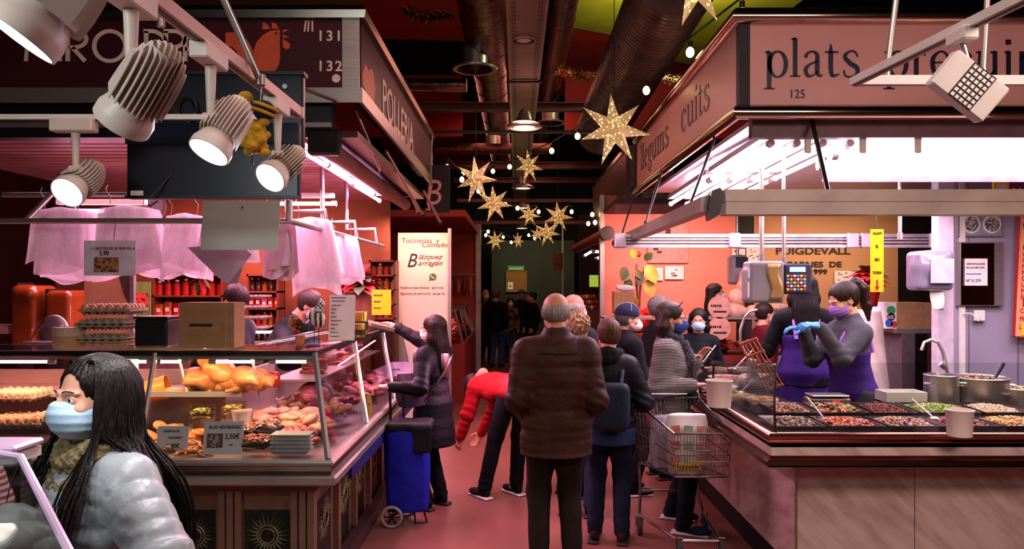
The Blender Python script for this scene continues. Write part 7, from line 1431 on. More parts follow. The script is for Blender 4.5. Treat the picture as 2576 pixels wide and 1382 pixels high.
BB = [(60, 240, 520, 705, 4.6, 'bundle of clear bags hanging nearest the outer end of the pipe rack', 5, bagw, .0), (225, 405, 515, 710, 4.55, 'bundle of white bags hanging behind the egg offer card', 5, bagw, 0), (390, 530, 535, 720, 4.6, 'bundle of white bags hanging below the black screens', 4, bagw, 0), (480, 650, 560, 665, 4.5, 'bundle of bags hanging behind the blank white sheet', 3, bagw, 0),
      (655, 735, 545, 700, 4.75, 'sheaf of folded paper bags at the corner of the pipe rack', 6, bagp, 0), (715, 845, 545, 735, 5.0, 'white bag bundle hanging just past the rack corner', 4, bagw, .15), (815, 905, 590, 725, 5.6, 'last white bag bundle along the aisle side of the rack', 5, bagw, .1)]
for i, (a, b, c_, d, Y, l, n, m_, sk2) in enumerate(BB): bag_bundle(a, b, c_, d, Y, l, n, m_, i, sk2)
# tipped stack of wrapping paper below the blank sheet
c = thing('paper_sheaf', 'thick sheaf of lilac wrapping paper hanging by one corner under the blank sheet', 'paper', P(560, 640, 4.30))
for k in range(6): m = MB(); y = .012*k; m.add([(-.20+.006*k, y, .04), (.10, y, .06), (.16-.01*k, y+.02, .0), (.02+.006*k, y+.03, -.17), (-.04, y+.03, -.13)], [(0, 4, 3, 2, 1)]); solid(m.build('paper_sheet', M('wrap_lilac', '#c4a8bc', .6, 0, .05, 4), c), .002)
price('egg_offer_card', 'white card offering a tray of eggs, hanging from the rack on a wire', X_(216, 4.32), 4.30, Z_(694, 4.32), .295, .20, [('1 CARTÓN DE 30 HUEVOS A', .14, .74, .023, redink), ('3,90', .3, .58, .038, None)], 0, M('card_pale', '#d9c8d4', .6), 'sign')
c = bpy.data.objects['egg_offer_card']; m = MB(); m.bb((.06, -.003, .02), (.2, 0, .105)); m.build('printed_photo', M('photo_eggs', '#a8744a', .5, 0, .4, 60, kind='voronoi'), c); m = MB(); m.tube([(.17, 0, .2), (.17, .02, .32)], .002, 5); m.build('wire', gun, c)
c = thing('blank_sheet', 'large blank pale green sheet clipped under the black screens', 'sheet', P(505, 629, 4.05)); m = MB(); w2, h2 = X_(700, 4.05)-X_(505, 4.05), Z_(505, 4.05)-Z_(629, 4.05); m.grid(lambda u, v: (u*w2+(.01 if v > .5 else 0), .004*math.sin(3*u), v*h2), 6, 3); solid(m.build('sheet', M('sheet_mint', '#ccd8cc', .8, 0, .03, 6), c), .003); m = MB(); m.bb((w2*.53, -.005, h2*.85), (w2*.55, 0, h2*.88)); m.build('clip', redink, c); m = MB(); m.tube([(w2*.5, .0, h2), (w2*.5, -.66, h2+.17)], .002, 5); m.build('string', paper, c)
# --- back of the stall: shelves, red goods, machine, screens
cl = thing('wall_clock', 'round pale clock partly hidden behind the hanging bags', 'clock', P(378, 520, 7.0)); m = MB(); m.cyl((0, 0, 0), (0, .03, 0), .14, n=28); m.build('dial', paper, cl); m = MB(); m.tube([(.14*math.cos(i*PI/14), -.005, .14*math.sin(i*PI/14)) for i in range(28)], .012, 6, closed=True); m.build('rim', M('rim_rose', '#c89a98', .4), cl, smooth=True)
for a, L in ((.6, .09), (2.2, .06)): m = MB(); m.tube([(0, -.008, 0), (L*math.cos(a), -.008, L*math.sin(a))], .006, 5); m.build('hand', ink, cl)
shm = M('shelf_red_wood', '#6e3222', .5, 0, .2, 5)
def shelf(name, label, px0, px1, py0, py1, Y, levels, ncol, kinds, seed, d=.3):
    r = random.Random(seed); x0, x1, z0, z1 = X_(px0, Y), X_(px1, Y), Z_(py1, Y), Z_(py0, Y); root = thing(name, label, 'shelf unit', (x0, Y, 0)); m = MB(); m.bb((0, d-.02, 0), (x1-x0, d, z1)); m.build('back_board', shm, root)
    for x in (0, x1-x0-.02): m = MB(); m.bb((x, 0, 0), (x+.02, d, z1)); m.build('side_panel', shm, root)
    for k in range(levels+1):
        z = z0+(z1-z0)*k/levels; m = MB(); m.bb((0, 0, z-.02), (x1-x0, d, z)); m.build('shelf_board', shm, root)
        if k == levels: break
        Hs = (z1-z0)/levels
        for j in range(ncol):
            x = x0+(x1-x0)*(j+.5)/ncol; kd = kinds[k % len(kinds)]; w_ = (x1-x0)/ncol*.42
            mk = r.choice(GOODS[kd]); grp = '%s on the %s' % ({'jar': 'jars', 'pack': 'packs', 'bottle': 'bottles'}[kd], label.split(' ')[0]+' '+label.split(' ')[1]+' shelves')
            lab = '%s %s, %s from the outer end, row %s up of the %s' % ({'jar': 'small', 'pack': 'shiny', 'bottle': 'slim'}[kd], kd, ('first', 'second', 'third', 'fourth', 'fifth', 'sixth', 'seventh', 'eighth')[j], ('one', 'two', 'three', 'four')[k], ' '.join(label.split(' ')[:4]))
            o = thing(kd, lab, kd, (x, Y+.08, z), group=grp); hh = Hs*r.uniform(.55, .8)
            if kd == 'pack': mb = MB(); mb.box((0, 0, hh*.45), (w_*2, .06, hh*.9), b=w_*.3); mb.build('pack_body', mk, o); mb = MB(); mb.bb((-w_*.5, -.034, hh*.3), (w_*.5, -.029, hh*.55)); mb.build('pack_label', paper, o)
            else:
                q = .5 if kd == 'jar' else .3; mb = MB(); mb.lathe([(.001, 0), (w_, 0), (w_, hh*(.75 if kd == 'jar' else .6)), (w_*q, hh*.8), (w_*q, hh*.9)], n=12); mb.build('glass_body', mk, o, smooth=True); mb = MB(); mb.lathe([(w_*q*1.1, hh*.88), (w_*q*1.1, hh), (.001, hh)], n=12); mb.build('cap', GOODS['cap'][r.randrange(3)], o, smooth=True)
    return root
GOODS = {'jar': [M('jar_amber', '#8a4a1a', .2), M('jar_red', '#8a1a14', .2), M('jar_olive', '#6a6a2a', .2)], 'pack': [M('pack_red', '#c8202a', .3, 0, .3, 20), M('pack_pink', '#d86a74', .3, 0, .3, 25), M('pack_orange', '#d8602a', .3, 0, .3, 20)], 'bottle': [M('bottle_dark', '#2a1a10', .15), M('bottle_amber', '#7a3a10', .15)], 'cap': [M('cap_gold', '#b8902a', .3, .6), M('cap_red', '#a81a1a', .4), M('cap_white', '#d8cfc8', .4)]}
shelf('goods_shelf', 'low red-lit pack shelves behind the black-masked worker', 382, 560, 690, 850, 8.3, 3, 8, ['pack', 'pack', 'jar'], 3)
shelf('goods_shelf', 'narrow jar and bottle shelves beside the white advertising panel', 928, 995, 655, 800, 8.7, 4, 4, ['jar', 'bottle', 'jar', 'jar'], 4, .25)
shelf('goods_shelf', 'small bottle shelves between the two stall workers', 620, 700, 690, 860, 8.4, 4, 5, ['bottle', 'jar', 'pack', 'bottle'], 5, .25)
for i in range(4):
    z = Z_(825-26*i, 7.2); q = copy_tree(bpy.data.objects['egg_tray'], loc=(X_(635, 7.2), 7.2, z-.03), label=['lowest egg tray stacked on the rear bench between the workers', 'second egg tray of the stack on the rear bench', 'third egg tray of the stack on the rear bench', 'top egg tray of the stack on the rear bench'][i], group='egg trays on the rear bench')
bn = thing('rear_bench', 'rear work bench with a lit underside behind the poultry workers', 'bench', (-4.0, 7.0, .15)); m = MB(); m.bb((0, 0, 1.0), (2.2, .6, 1.04)); m.build('bench_top', steel, bn); m = MB(); m.bb((0, .05, 0), (2.2, .6, 1.0)); m.build('bench_front', M('bench_rose', '#8a5a5a', .4, .4), bn)
tube_light('strip_light', (X_(60, 6.6), 6.6, Z_(845, 6.6)), (X_(112, 6.6), 6.6, Z_(845, 6.6)), .012, tubep, 'short pink strip light low behind the counter near the mint scarf', False)
tube_light('strip_light', (X_(600, 6.8), 6.8, Z_(836, 6.8)), (X_(690, 6.8), 6.8, Z_(836, 6.8)), .012, tubep, 'pink strip light low between the two poultry workers', False)
wbn = thing('wooden_backing', 'tall pale wooden panel with a dark stain behind the egg trays', 'panel', P(212, 800, 5.6)); m = MB(); m.bb((0, 0, -.4), (.34, .03, .50)); m.build('board', M('panel_pale', '#d09a6e', .6, 0, .15, 4), wbn); m = MB(); m.prism([(.14, -.004, .44), (.33, -.004, .46), (.34, -.004, .10), (.30, -.004, .16), (.26, -.004, .30), (.2, -.004, .38)], (0, .003, 0)); m.build('stain', M('stain_dark', '#4a342c', .7), wbn, fix=True)
m = MB(); m.bb((.34, -.01, -.4), (.37, .03, .55)); m.build('edge_post', steel, wbn)
pst2 = thing('wall_poster', 'green and red illustrated poster behind the egg trays', 'poster', P(337, 820, 6.0)); m = MB(); m.bb((0, 0, 0), (.13, .01, .35)); m.build('sheet', M('poster_green', '#6a8a3a', .6, 0, .2, 14), pst2); m = MB(); m.bb((.02, -.004, .15), (.11, 0, .26)); m.build('printed_figure', M('poster_red', '#c83a2a', .6, 0, .4, 40, kind='voronoi'), pst2); m = MB(); m.bb((0, -.003, 0), (.13, 0, .08)); m.build('red_foot', redink, pst2)
cm = thing('orange_machine', 'glossy orange-brown machine with two rounded hoppers at the outer end of the stall', 'machine', P(118, 870, 6.0)); m = MB(); S = SDF(); S.box((-.1, 0, .2), (.10, .15, .28), rd=.04); S.box((.17, 0, .17), (.10, .15, .27), rd=.04, k=.01); S.cap((-.12, -.12, .42), (-.05, -.12, .42), .06); S.mesh('machine_body', .014, M('machine_orange', '#8c3e18', .2, .1, .2, 4, coat=.6), cm)
m = MB(); m.bb((-.24, -.05, -.2), (-.20, .15, .5)); m.bb((.05, -.1, -.2), (.075, .1, .45)); m.build('frame', gun, cm); m = MB(); m.bb((-.5, -.1, .1), (-.24, .2, .16)); m.build('side_tray', M('tray_pink', '#c88a90', .3), cm)
slc = thing('slicing_machine', 'meat slicer with clear guard beside the tan tub', 'slicer', P(125, 880, 5.0)); S = SDF(); S.ell((0, .05, .12), (.10, .04, .11)); S.box((0, .0, .03), (.13, .10, .03), rd=.015, k=.02); S.mesh('slicer_body', .01, M('slicer_grey', '#a89098', .25, .6), slc); m = MB(); m.add([(-.12, -.08, .0), (-.02, -.1, .12), (.02, -.08, .2), (-.02, -.06, .2)], [(0, 1, 2, 3)]); solid(m.build('guard', pk_clear, slc), .004)
bwk = thing('dark_garland', 'round dark green wreath with red flowers above the black-masked worker', 'wreath', P(505, 700, 7.4))
for i in range(22): a = i*.57; mb = MB(); leaf_mb(mb, (0, 0, 0), (math.cos(a), -.3, math.sin(a)), .14, .035); mb.build('leaf', leafg if i % 3 else leafr, bwk, smooth=True)

# ================================================================ track lights nearest the camera
lampw = M('lamp_cream', '#cfc0b2', .45, 0, .05, 7)
def spot(name, label, base, aim, r, power, box=True, plain=False, yaw=0.0, arm=.14, dirn=None):
    """adapter box on the track, stem, knuckle and a finned lamp head aimed along AIM"""
    root = thing(name, label, 'spotlight', base); k = r/.06; d = Vector(aim).normalized()
    m = MB(); m.box((0, -.01, -.022*k), (.055*k, .16*k, .05*k) if dirn is None else (.16*k, .055*k, .05*k), b=.004); m.build('adapter_box', lampw, root)
    kn = Vector((0, .0, -.05*k-arm)); m = MB(); m.tube([(0, 0, -.04*k), kn], [.017*k, .011*k], 12); m.build('stem', lampw, root, smooth=True); m = MB(); m.tube([kn-Vector((.02, 0, 0))*k, kn+Vector((.02, 0, 0))*k], .015*k, 12); m.build('knuckle', lampw, root, smooth=True)
    R = Vector((0, 0, 1)).rotation_difference(d).to_matrix(); o = kn+d*.015*k+Vector((0, 0, -.045*k)) if abs(d.z) < .99 else kn+d*.05
    L = .17*k; pp = Vector((0, 0, -1)); pp = pp-d*pp.dot(d); pp = pp.normalized() if pp.length > .2 else Vector((0, 0, -1)); o = kn+pp*r*.85-d*L*.30
    m = MB(); m.lathe([(r*.55, -L*.35), (r*.62, 0), (r*.74, L*.45), (r*.98, L*.66), (r*1.03, L*.70), (r*1.03, L*.84), (r*.96, L*.84), (r*.93, L*.80)], o, R, 32); m.build('lamp_head', lampw, root, smooth=True, angle=.5)
    m = MB(); m.lathe([(.0005, L*.80), (r*.5, L*.805), (r*.93, L*.80)], o, R, 32); m.build('lens', lensm, root, smooth=True)
    u = R @ Vector((1, 0, 0)); v = R @ Vector((0, 1, 0))
    for i in range(11):      # fins: thin plates across the back of the head
        f = (i-5)/5.5; hw = r*1.12*math.sqrt(max(.05, 1-f*f*.9)); m = MB(); pts = []
        for a in range(15): t = PI*a/14; pts.append((math.cos(t)*hw, L*.50-math.sin(t)*L*.95*math.sqrt(1-f*f*.6)))
        pl = [o+v*(f*r*1.02)+u*a+d*b for a, b in pts]; m.prism(pl, v*.0022*k); m.build('fin', lampw, root, fix=True)
    if power:
        ld = bpy.data.lights.new('spot', 'SPOT'); ld.energy = power; ld.spot_size = 1.5; ld.spot_blend = .7; ld.color = (1, .93, .97); ld.shadow_soft_size = .04; lo = bpy.data.objects.new('spot', ld); col.objects.link(lo); lo.location = Vector(base)+o+d*L*1.0; lo.rotation_euler = d.to_track_quat('-Z', 'Y').to_euler()
    return root
XT, ZT = -.845, 2.40
trk = thing('light_track', 'pinkish lamp track running away from the camera over the poultry side', 'light track', (XT, 0, ZT)); m = MB(); m.bb((-.018, .2, 0), (.018, 2.92, .035)); m.build('rail', M('track_pink', '#c9a59c', .4, .2, .05, 5), trk); m = MB(); m.bb((-.006, .2, -.003), (.006, 2.9, .0)); m.build('groove', blackp, trk)
for yy_ in (.2, 2.92): m = MB(); m.box((0, yy_, .017), (.042, .02, .04)); m.build('end_cap', lampw, trk)
spot('spotlight', 'finned cream spotlight at the top corner, partly cut off, glaring downwards', (XT, 1.30, ZT), (-.52, -.22, -.80), .064, 10, arm=.06)
spot('spotlight', 'large finned cream spotlight tilted away, second on the long track', (XT, 1.655, ZT), (-.62, .30, -.66), .060, 12)
spot('spotlight', 'finned cream spotlight with a bright lens beside the plush bee', (XT, 2.085, ZT), (-.30, -.42, -.80), .056, 12)
spot('spotlight', 'small finned spotlight with a round bright lens at the end of the long track', (XT, 2.67, ZT), (-.32, -.72, -.60), .056, 14)
tk2 = thing('light_track', 'white lamp track running across in front of the poultry sign', 'light track', (-2.3, 2.95, 2.395)); m = MB(); m.bb((-.5, -.018, 0), (1.30, .018, .02)); m.build('rail', whitep, tk2); m = MB(); m.bb((-.5, -.006, -.003), (1.3, .006, 0)); m.build('groove', blackp, tk2)
spot('spotlight', 'cream spotlight hanging alone from the crosswise white track', (X_(190, 2.95), 2.95, 2.395), (-.12, -.80, -.58), .062, 14, dirn=1)
for a, b, l in ((P(655, 205, 2.35), P(528, -80, 2.2), 'shiny steel rod holding the long lamp track'), (P(405, 60, 2.95), P(398, -60, 2.95), 'steel rod with a pink reflection holding the crosswise track'), ((1.42, 2.9, 2.56), (1.55, 2.95, 3.4), 'slanted steel rod holding the white track by the pink sign'), ((1.79, 2.9, 2.56), (1.84, 2.9, 3.4), 'upright steel rod over the white track by the pink sign')):
    t0 = thing('hanging_rod', l, 'rod', a); m = MB(); m.tube([(0, 0, 0), Vector(b)-Vector(a)], .011, 12); m.build('rod_tube', chrome, t0, smooth=True); m = MB(); m.tube([(0, 0, -.012), (0, 0, .02)], .016, 10); m.build('foot', steel, t0, smooth=True)
tk3 = thing('light_track', 'white lamp track slanting up beside the pink sign', 'light track', (1.297, 2.9, 2.518)); q = Vector(P(2600, -5, 2.06))-Vector(tk3.location); m = MB(); n = Vector((.020, 0, 0)); u = Vector((0, 0, .028)); m.add([-n, n, n+u, -n+u, -n+q, n+q, n+u+q, -n+u+q], [(0, 1, 2, 3), (7, 6, 5, 4), (0, 4, 5, 1), (1, 5, 6, 2), (2, 6, 7, 3), (3, 7, 4, 0)]); m.build('rail', whitep, tk3)
m = MB(); n = Vector((.006, 0, 0)); u = Vector((0, 0, -.003)); m.add([-n, n, n+u, -n+u, -n+q, n+q, n+u+q, -n+u+q], [(0, 1, 2, 3), (7, 6, 5, 4), (0, 4, 5, 1), (1, 5, 6, 2), (2, 6, 7, 3), (3, 7, 4, 0)]); m.build('groove', blackp, tk3)
m = MB(); m.bb((0, -.018, 0), (1.2, .018, .035)); m.build('cross_rail', whitep, tk3)
pj = thing('floodlight', 'white box floodlight with a grid of cooling slots hanging from the slanting track', 'floodlight', P(2420, 100, 2.32)); m = MB(); m.box((0, 0, .01), (.05, .10, .045), b=.006); m.build('adapter_box', whitep, pj); m = MB(); m.tube([(.0, 0, -.01), (.015, 0, -.06)], .009, 10); m.build('stem', steel, pj)
R = Matrix.Rotation(math.radians(38), 3, 'Y') @ Matrix.Rotation(.15, 3, 'X'); cc = Vector((.015, 0, -.145)); m = MB(); m.box(cc, (.20, .05, .125), R, b=.006); m.build('housing', whitep, pj)
for i in range(5):
    for j in range(7): m = MB(); m.box(cc+R @ Vector((-.028+i*.016, -.027, -.050+j*.0165)), (.011, .004, .011), R); m.build('slot_plate', M('slot_white', '#efe9e2', .5), pj)
m = MB(); m.box(cc+R @ Vector((.004, -.0255, 0)), (.084, .002, .12), R); m.build('slot_shadow', gun, pj)
# black screens seen from behind
def panel3(name, label, px0, px1, py0, py1, Y, d=.045):
    q = thing(name, label, 'screen', P(px0, py1, Y)); w_, h_ = (px1-px0)/F_*Y, (py1-py0)/F_*Y; m = MB(); m.box((w_/2, d/2, h_/2), (w_, d, h_), b=.008); m.build('back_shell', M('screen_navy_black', '#171c26', .32, .1, .15, 6), q); return q, w_, h_
q, w_, h_ = panel3('menu_screen', 'lower black menu screen seen from behind, above the blank sheet', 318, 752, 310, 500, 3.35); m = MB(); m.bb((.0, -.012, h_*.72), (w_*1.0, 0, h_)); m.build('glossy_strip', M('gloss_black', '#1d2430', .12, .2, .1, 5), q); m = MB(); m.bb((.02, -.004, .012), (.075, 0, .035)); m.build('barcode_label', paper, q); m = MB(); m.bb((0, -.014, .0), (w_, 0, .012)); m.build('lower_rim', blackp, q)
q, w_, h_ = panel3('menu_screen', 'upper glossy black screen seen from behind with a coiled cable', 417, 762, 182, 372, 3.45); m = MB()
for i in range(4): m.tube([(.10+(.035+.006*i)*math.cos(a), -.015-.004*i, .17+(.05+.004*i)*math.sin(a)) for a in [k*PI/8 for k in range(16)]], .005, 6, closed=True)
tag(m.build('coiled_cable', blackp, q, smooth=True), kind='stuff'); m = MB(); m.tube([(.12, -.02, .12), (.13, -.03, .02), (.08, -.09, -.12), (.0, -.16, -.25)], .004, 6); m.build('hanging_cable', blackp, q, smooth=True); m = MB(); m.tube([(.545, -.006, .28), (.545, 0, .28)], .012, 10); m.build('bolt', steel, q)
m = MB(); m.bb((-.01, -.02, h_-.015), (w_+.01, .05, h_)); m.build('top_rim', blackp, q)
for x in (.12, .5): m = MB(); m.tube([(x, .04, h_-.02), (x, 1.14, h_+.15)], .012, 8); m.build('mount_bar', gun, q)
# plush bee
be = thing('plush_bee', 'yellow and black plush bee hanging between the spotlights', 'toy', P(655, 345, 2.45)); yl = M('plush_yellow', '#c8961c', .95, 0, .15, 60, bump=.6, bscale=150); bk = M('plush_black', '#141210', .95, 0, .1, 60, bump=.6)
S = SDF(); S.ell((.012, 0, .085), (.034, .032, .034)); S.mesh('bee_head', .005, bk, be); 
for z in (.098, .078): mb = MB(Matrix.Rotation(.35, 4, 'Y')); mb.tube([(-.018+.037*math.cos(a), .035*math.sin(a), z) for a in [i*PI/9 for i in range(18)]], .006, 6, closed=True); mb.build('yellow_stripe', yl, be, smooth=True)
S = SDF(); S.ell((-.02, 0, .0), (.04, .04, .055)); 
for i in range(14): a = i*2.4; S.ell((-.02+.035*math.cos(a), .032*math.sin(a), -.05+.0075*i), (.018, .016, .014), k=.004)
S.mesh('bee_body', .005, yl, be); S = SDF(); S.ell((-.055, .02, .135), (.025, .02, .02)); S.mesh('hat_brim', .006, yl, be); m = MB(); m.tube([(.0, 0, .11), (.005, 0, .18)], .0012, 5); m.build('string', paper, be); m = MB(); m.tube([(-.02, -.01, -.06), (-.022, -.01, -.09)], .004, 6); m.build('tail_ring', blackp, be)
# clear case with white goods at the bottom corner and purple ledge
fcs = thing('clear_box', 'clear plastic bin with a lilac rim full of white wrapped goods at the bottom corner', 'box', (-1.02, 1.28, 1.10)); lr = M('rim_lilac', '#c8aeca', .25, 0, .05, 5, coat=.5)
a, b = Vector(P(52, 1150, 1.45)), Vector(P(180, 1400, 1.12)); L0 = Vector(fcs.location)
m = MB(); m.tube([a-L0, b-L0], .007, 8); m.tube([a-L0, Vector(P(-40, 1135, 1.45))-L0], .007, 8); m.build('rim', lr, fcs, smooth=True)
m = MB(); m.add([a-L0, b-L0, Vector(P(-60, 1420, 1.12))-L0, Vector(P(-60, 1150, 1.45))-L0], [(0, 1, 2, 3)]); solid(m.build('clear_lid', glass('bin_glass', '#eef2f4', .10, .06), fcs), .003); m = MB(); dn = Vector((0, 0, -.2)); m.add([a-L0, b-L0, b-L0+dn, a-L0+dn], [(0, 1, 2, 3)]); solid(m.build('clear_side', MATS['bin_glass'], fcs), .003)
for i, (px, py, Y, r) in enumerate(((20, 1330, 1.30, .055), (60, 1370, 1.26, .05), (-10, 1380, 1.2, .05), (95, 1395, 1.25, .04))):
    c = thing('wrapped_ball', ['round white wrapped cheese nearest the lilac rim top in the clear bin', 'second white wrapped cheese in the clear bin', 'white wrapped cheese at the outer side of the clear bin', 'small white wrapped cheese lowest in the clear bin'][i], 'cheese', P(px, py, Y)); S = SDF(); S.ell((0, 0, 0), (r, r, r*.75)); nn = Noise(i, 60); S.disp = lambda x, y, z: .002*nn(x, y, z)+.001*np.sin(220*x+90*y); S.mesh('wrapped_cheese', .005, M('cheese_white', '#d8dccc', .35, 0, .06, 12), c)
pl = thing('lilac_scale', 'pale lilac tray top jutting in at the edge beside the olive scarf', 'tray', P(-10, 1120, 1.55)); m = MB(); m.box((.02, 0, 0), (.10, .10, .014), b=.005); m.build('tray_top', lr, pl); m = MB(); m.box((.02, 0, -.02), (.09, .09, .02)); m.build('tray_base', whitep, pl)
# ================================================================ paper stars and festoon bulbs
sm_ = bpy.data.materials.new('star_paper'); sm_.use_nodes = True; nt = sm_.node_tree; N = nt.nodes; L = nt.links; b = N['Principled BSDF']; b.inputs['Roughness'].default_value = .6
vo = N.new('ShaderNodeTexVoronoi'); vo.inputs['Scale'].default_value = 36; vo.feature = 'F1'; tc = N.new('ShaderNodeTexCoord'); L.new(tc.outputs['Object'], vo.inputs['Vector']); rp_ = N.new('ShaderNodeValToRGB'); rp_.color_ramp.elements[0].position = .28; rp_.color_ramp.elements[0].color = (1, 1, 1, 1); rp_.color_ramp.elements[1].position = .36; rp_.color_ramp.elements[1].color = (.10, .10, .10, 1); L.new(vo.outputs['Distance'], rp_.inputs[0])
mu = N.new('ShaderNodeMath'); mu.operation = 'MULTIPLY'; mu.inputs[1].default_value = 1.1; L.new(rp_.outputs[0], mu.inputs[0]); L.new(mu.outputs[0], b.inputs['Emission Strength']); b.inputs['Emission Color'].default_value = (*lin('#ffcc78'), 1); b.inputs['Base Color'].default_value = (*lin('#d8c09a'), 1)
cord = M('black_cord', '#0c0b0b', .6); MATS['star_paper'] = sm_
SG = 'lit paper star lanterns over the aisle'
def star(px, py, Y, r, rz, lab, n=7, tip=0.0, top=None):
    c = thing('paper_star', lab, 'star lantern', P(px, py, Y), group=SG, rot=(0, tip, rz)); d = .32*r
    for k in range(n):
        a = PI/2+2*PI*k/n+.1; L1 = r*(1 if k % 2 else .93); i0, i1 = a-PI/n, a+PI/n; ri = r*.36
        T_ = Vector((L1*math.cos(a), 0, L1*math.sin(a))); A = Vector((ri*math.cos(i0), 0, ri*math.sin(i0))); B = Vector((ri*math.cos(i1), 0, ri*math.sin(i1))); Fr = Vector((0, -d, 0)); Bk = Vector((0, d, 0)); m = MB()
        m.add([T_, A, Fr, B, Bk], [(0, 1, 2), (0, 2, 3), (0, 4, 1), (0, 3, 4)]); m.build('star_point', sm_, c, fix=False)
    m = MB(); m.tube([(0, 0, 0), (0, 0, (top if top else .6))], .003, 5); m.build('hanging_cord', cord, c)
    return c
ST = [(1545, 325, 5.6, .285, .15, 'largest lit paper star, hanging beside the pink side sign'), (1752, -38, 3.6, .21, .1, 'paper star cut off by the top edge, only its lower points showing'), (1197, 450, 8.0, .265, -.5, 'lit paper star with folded bright upper points, nearest the black letter sign'), (1330, 418, 10.2, .25, .6, 'lit paper star under the cable tray, higher than its neighbours'), (1243, 512, 9.6, .25, .1, 'lit paper star just below the one by the black letter sign'),
      (1404, 545, 12, .27, -.5, 'lit paper star with white upper points right of the tray line'), (1331, 541, 13, .22, .2, 'lit paper star between the two lower neighbours under the tray'), (1376, 586, 13.2, .25, .1, 'lit paper star just below the white-tipped one'), (1246, 605, 14.5, .22, -.4, 'lowest lit paper star on the poultry side of the aisle'), (1303, 605, 16, .19, .8, 'small lit paper star seen edge-on in the middle of the far row'), (1352, 590, 17, .19, .1, 'smallest lit paper star, behind the far row')]
for i, s in enumerate(ST): star(*s, tip=0, top=(6.28 if i != 1 else 6.28)-Z_(s[1], s[2]))
def festoon(pts, nb, label, r=.03, seed=0, sag=.0):
    root = thing('festoon_lights', label, 'string lights', pts[0]); o = Vector(pts[0]); mb = MB(); mb.tube([Vector(p)-o for p in pts], .008, 5); mb.build('cable', cord, root)
    return root, o
def bulb(root, o, p, r): m = MB(); m.tube([Vector(p)-o+Vector((0, 0, r*1.2)), Vector(p)-o+Vector((0, 0, r*2.6))], r*.55, 8); m.build('bulb_socket', cord, root); m = MB(); m.ell(Vector(p)-o, (r, r, r*1.2), n=12, m=8); m.build('bulb', bulbm, root, smooth=True)
def fest(pp, label, r): 
    q = [(P(a, b-26*8/Y, Y)) for a, b, Y in pp]; root, o = festoon(q, 0, label)
    for a, b, Y in pp: bulb(root, o, P(a, b, Y), r)
fest([(1867, 35, 4.9), (1736, 132, 5.6), (1626, 228, 6.6), (1453, 343, 8.4), (1388, 380, 9.6), (1282, 420, 11), (1166, 435, 12)], 'string of festoon bulbs swooping from the pink sign corner past the big star', .032)
fest([(1125, 421, 9), (1162, 452, 9.5), (1204, 481, 10.5), (1240, 431, 11)], 'string of festoon bulbs beside the black letter sign', .03)
fest([(1270, 512, 13), (1302, 524, 13.5), (1355, 533, 14.5), (1392, 538, 15), (1438, 533, 14)], 'string of small festoon bulbs behind the middle stars', .035)
fest([(1195, 598, 15), (1222, 592, 16), (1266, 597, 17), (1286, 610, 18), (1330, 592, 18), (1345, 600, 18), (1228, 583, 15)], 'farthest string of festoon bulbs among the lowest stars', .032)
fest([(1490, 540, 11), (1497, 560, 11), (1480, 563, 11.5)], 'few festoon bulbs in front of the far dark sign', .03)
# ================================================================ far stalls and end of the hall
fs = thing('far_meat_counter', 'red-lit glass meat counter beyond the white advertising panel', 'counter', (-2.4, 11.2, 0)); m = MB(); m.bb((0, 0, 0), (1.62, 3.2, .88)); m.build('counter_body', M('counter_red', '#8a2a24', .4, 0, .1, 4), fs); m = MB(); m.bb((0, 0, 1.36), (1.5, 3.2, 1.38)); m.build('glass_top', steel, fs)
for y in (0, 1.0, 2.1, 3.2): m = MB(); m.tube([(1.6, y, .88), (1.48, y, 1.37)], .015, 6); m.build('glass_post', steel, fs)
for y0, y1 in ((0, 1.0), (1.0, 2.1), (2.1, 3.2)): mb = MB(); mb.add([(1.6, y0+.02, .9), (1.6, y1-.02, .9), (1.48, y1-.02, 1.36), (1.48, y0+.02, 1.36)], [(0, 1, 2, 3)]); solid(mb.build('pane', caseg, fs), .006)
for k in range(3): heap('raw_meat', fs, (1.1, .55+1.05*k, .89), .8, .9, .2, .06, 70, 'slice', rmeat, 160+k)
area('far_case_light', (-1.4, 12.8, 1.33), .3, 14, (1, .35, .3), (-1.4, 12.8, 0), size_y=2.8)
struct(MB().bb((-4.5, 14.8, 0), (-.75, 14.9, 3.0)).build('wall_far_stall', M('wall_far_red', '#a8402c', .7, 0, .1, 2))); struct(MB().bb((-4.5, 11.0, 2.75), (-.75, 14.8, 2.85)).build('ceiling_far_stall', M('ceiling_far_red', '#a83a28', .7)))
struct(MB().bb((-.80, 14.7, 0), (-.70, 14.9, 3.0)).build('trim_post_far', M('post_grey', '#a8a09a', .4, .4)))
hmr = thing('meat_rail', 'rail of hanging hams and sausages above the far red meat counter', 'rail', (-2.2, 14.3, 1.95)); m = MB(); m.tube([(0, 0, 0), (1.4, 0, 0)], .02, 8); m.build('rail_bar', steel, hmr)
for k in range(12): mb = MB(); mb.ell((.06+k*.115, 0, -.22), (.045, .05, .19 if k % 3 else .14)); o_ = mb.build('hanging_ham', rmeat[k % 2] if k % 2 else M('ham_dark', '#6a2a1e', .4), hmr, smooth=True)
far_sign = thing('far_stall_sign', 'dark illustrated sign box of the stall beyond the salmon wall', 'sign', (1.45, 9.6, 2.85)); m = MB(); m.bb((0, 0, 0), (.55, .06, .62)); m.build('photo_panel', M('photo_wall_dark', '#4a3a3c', .5, 0, .5, 9, kind='voronoi'), far_sign); m = MB(); m.bb((-.06, 0, -.05), (0, 4.2, .66)); m.build('side_panel', M('sign_dark_red', '#4a1f1e', .4, 0, .2, 4), far_sign); m = MB(); m.bb((-.075, -.01, .62), (.58, 4.2, .68)); m.build('top_trim', cap, far_sign)
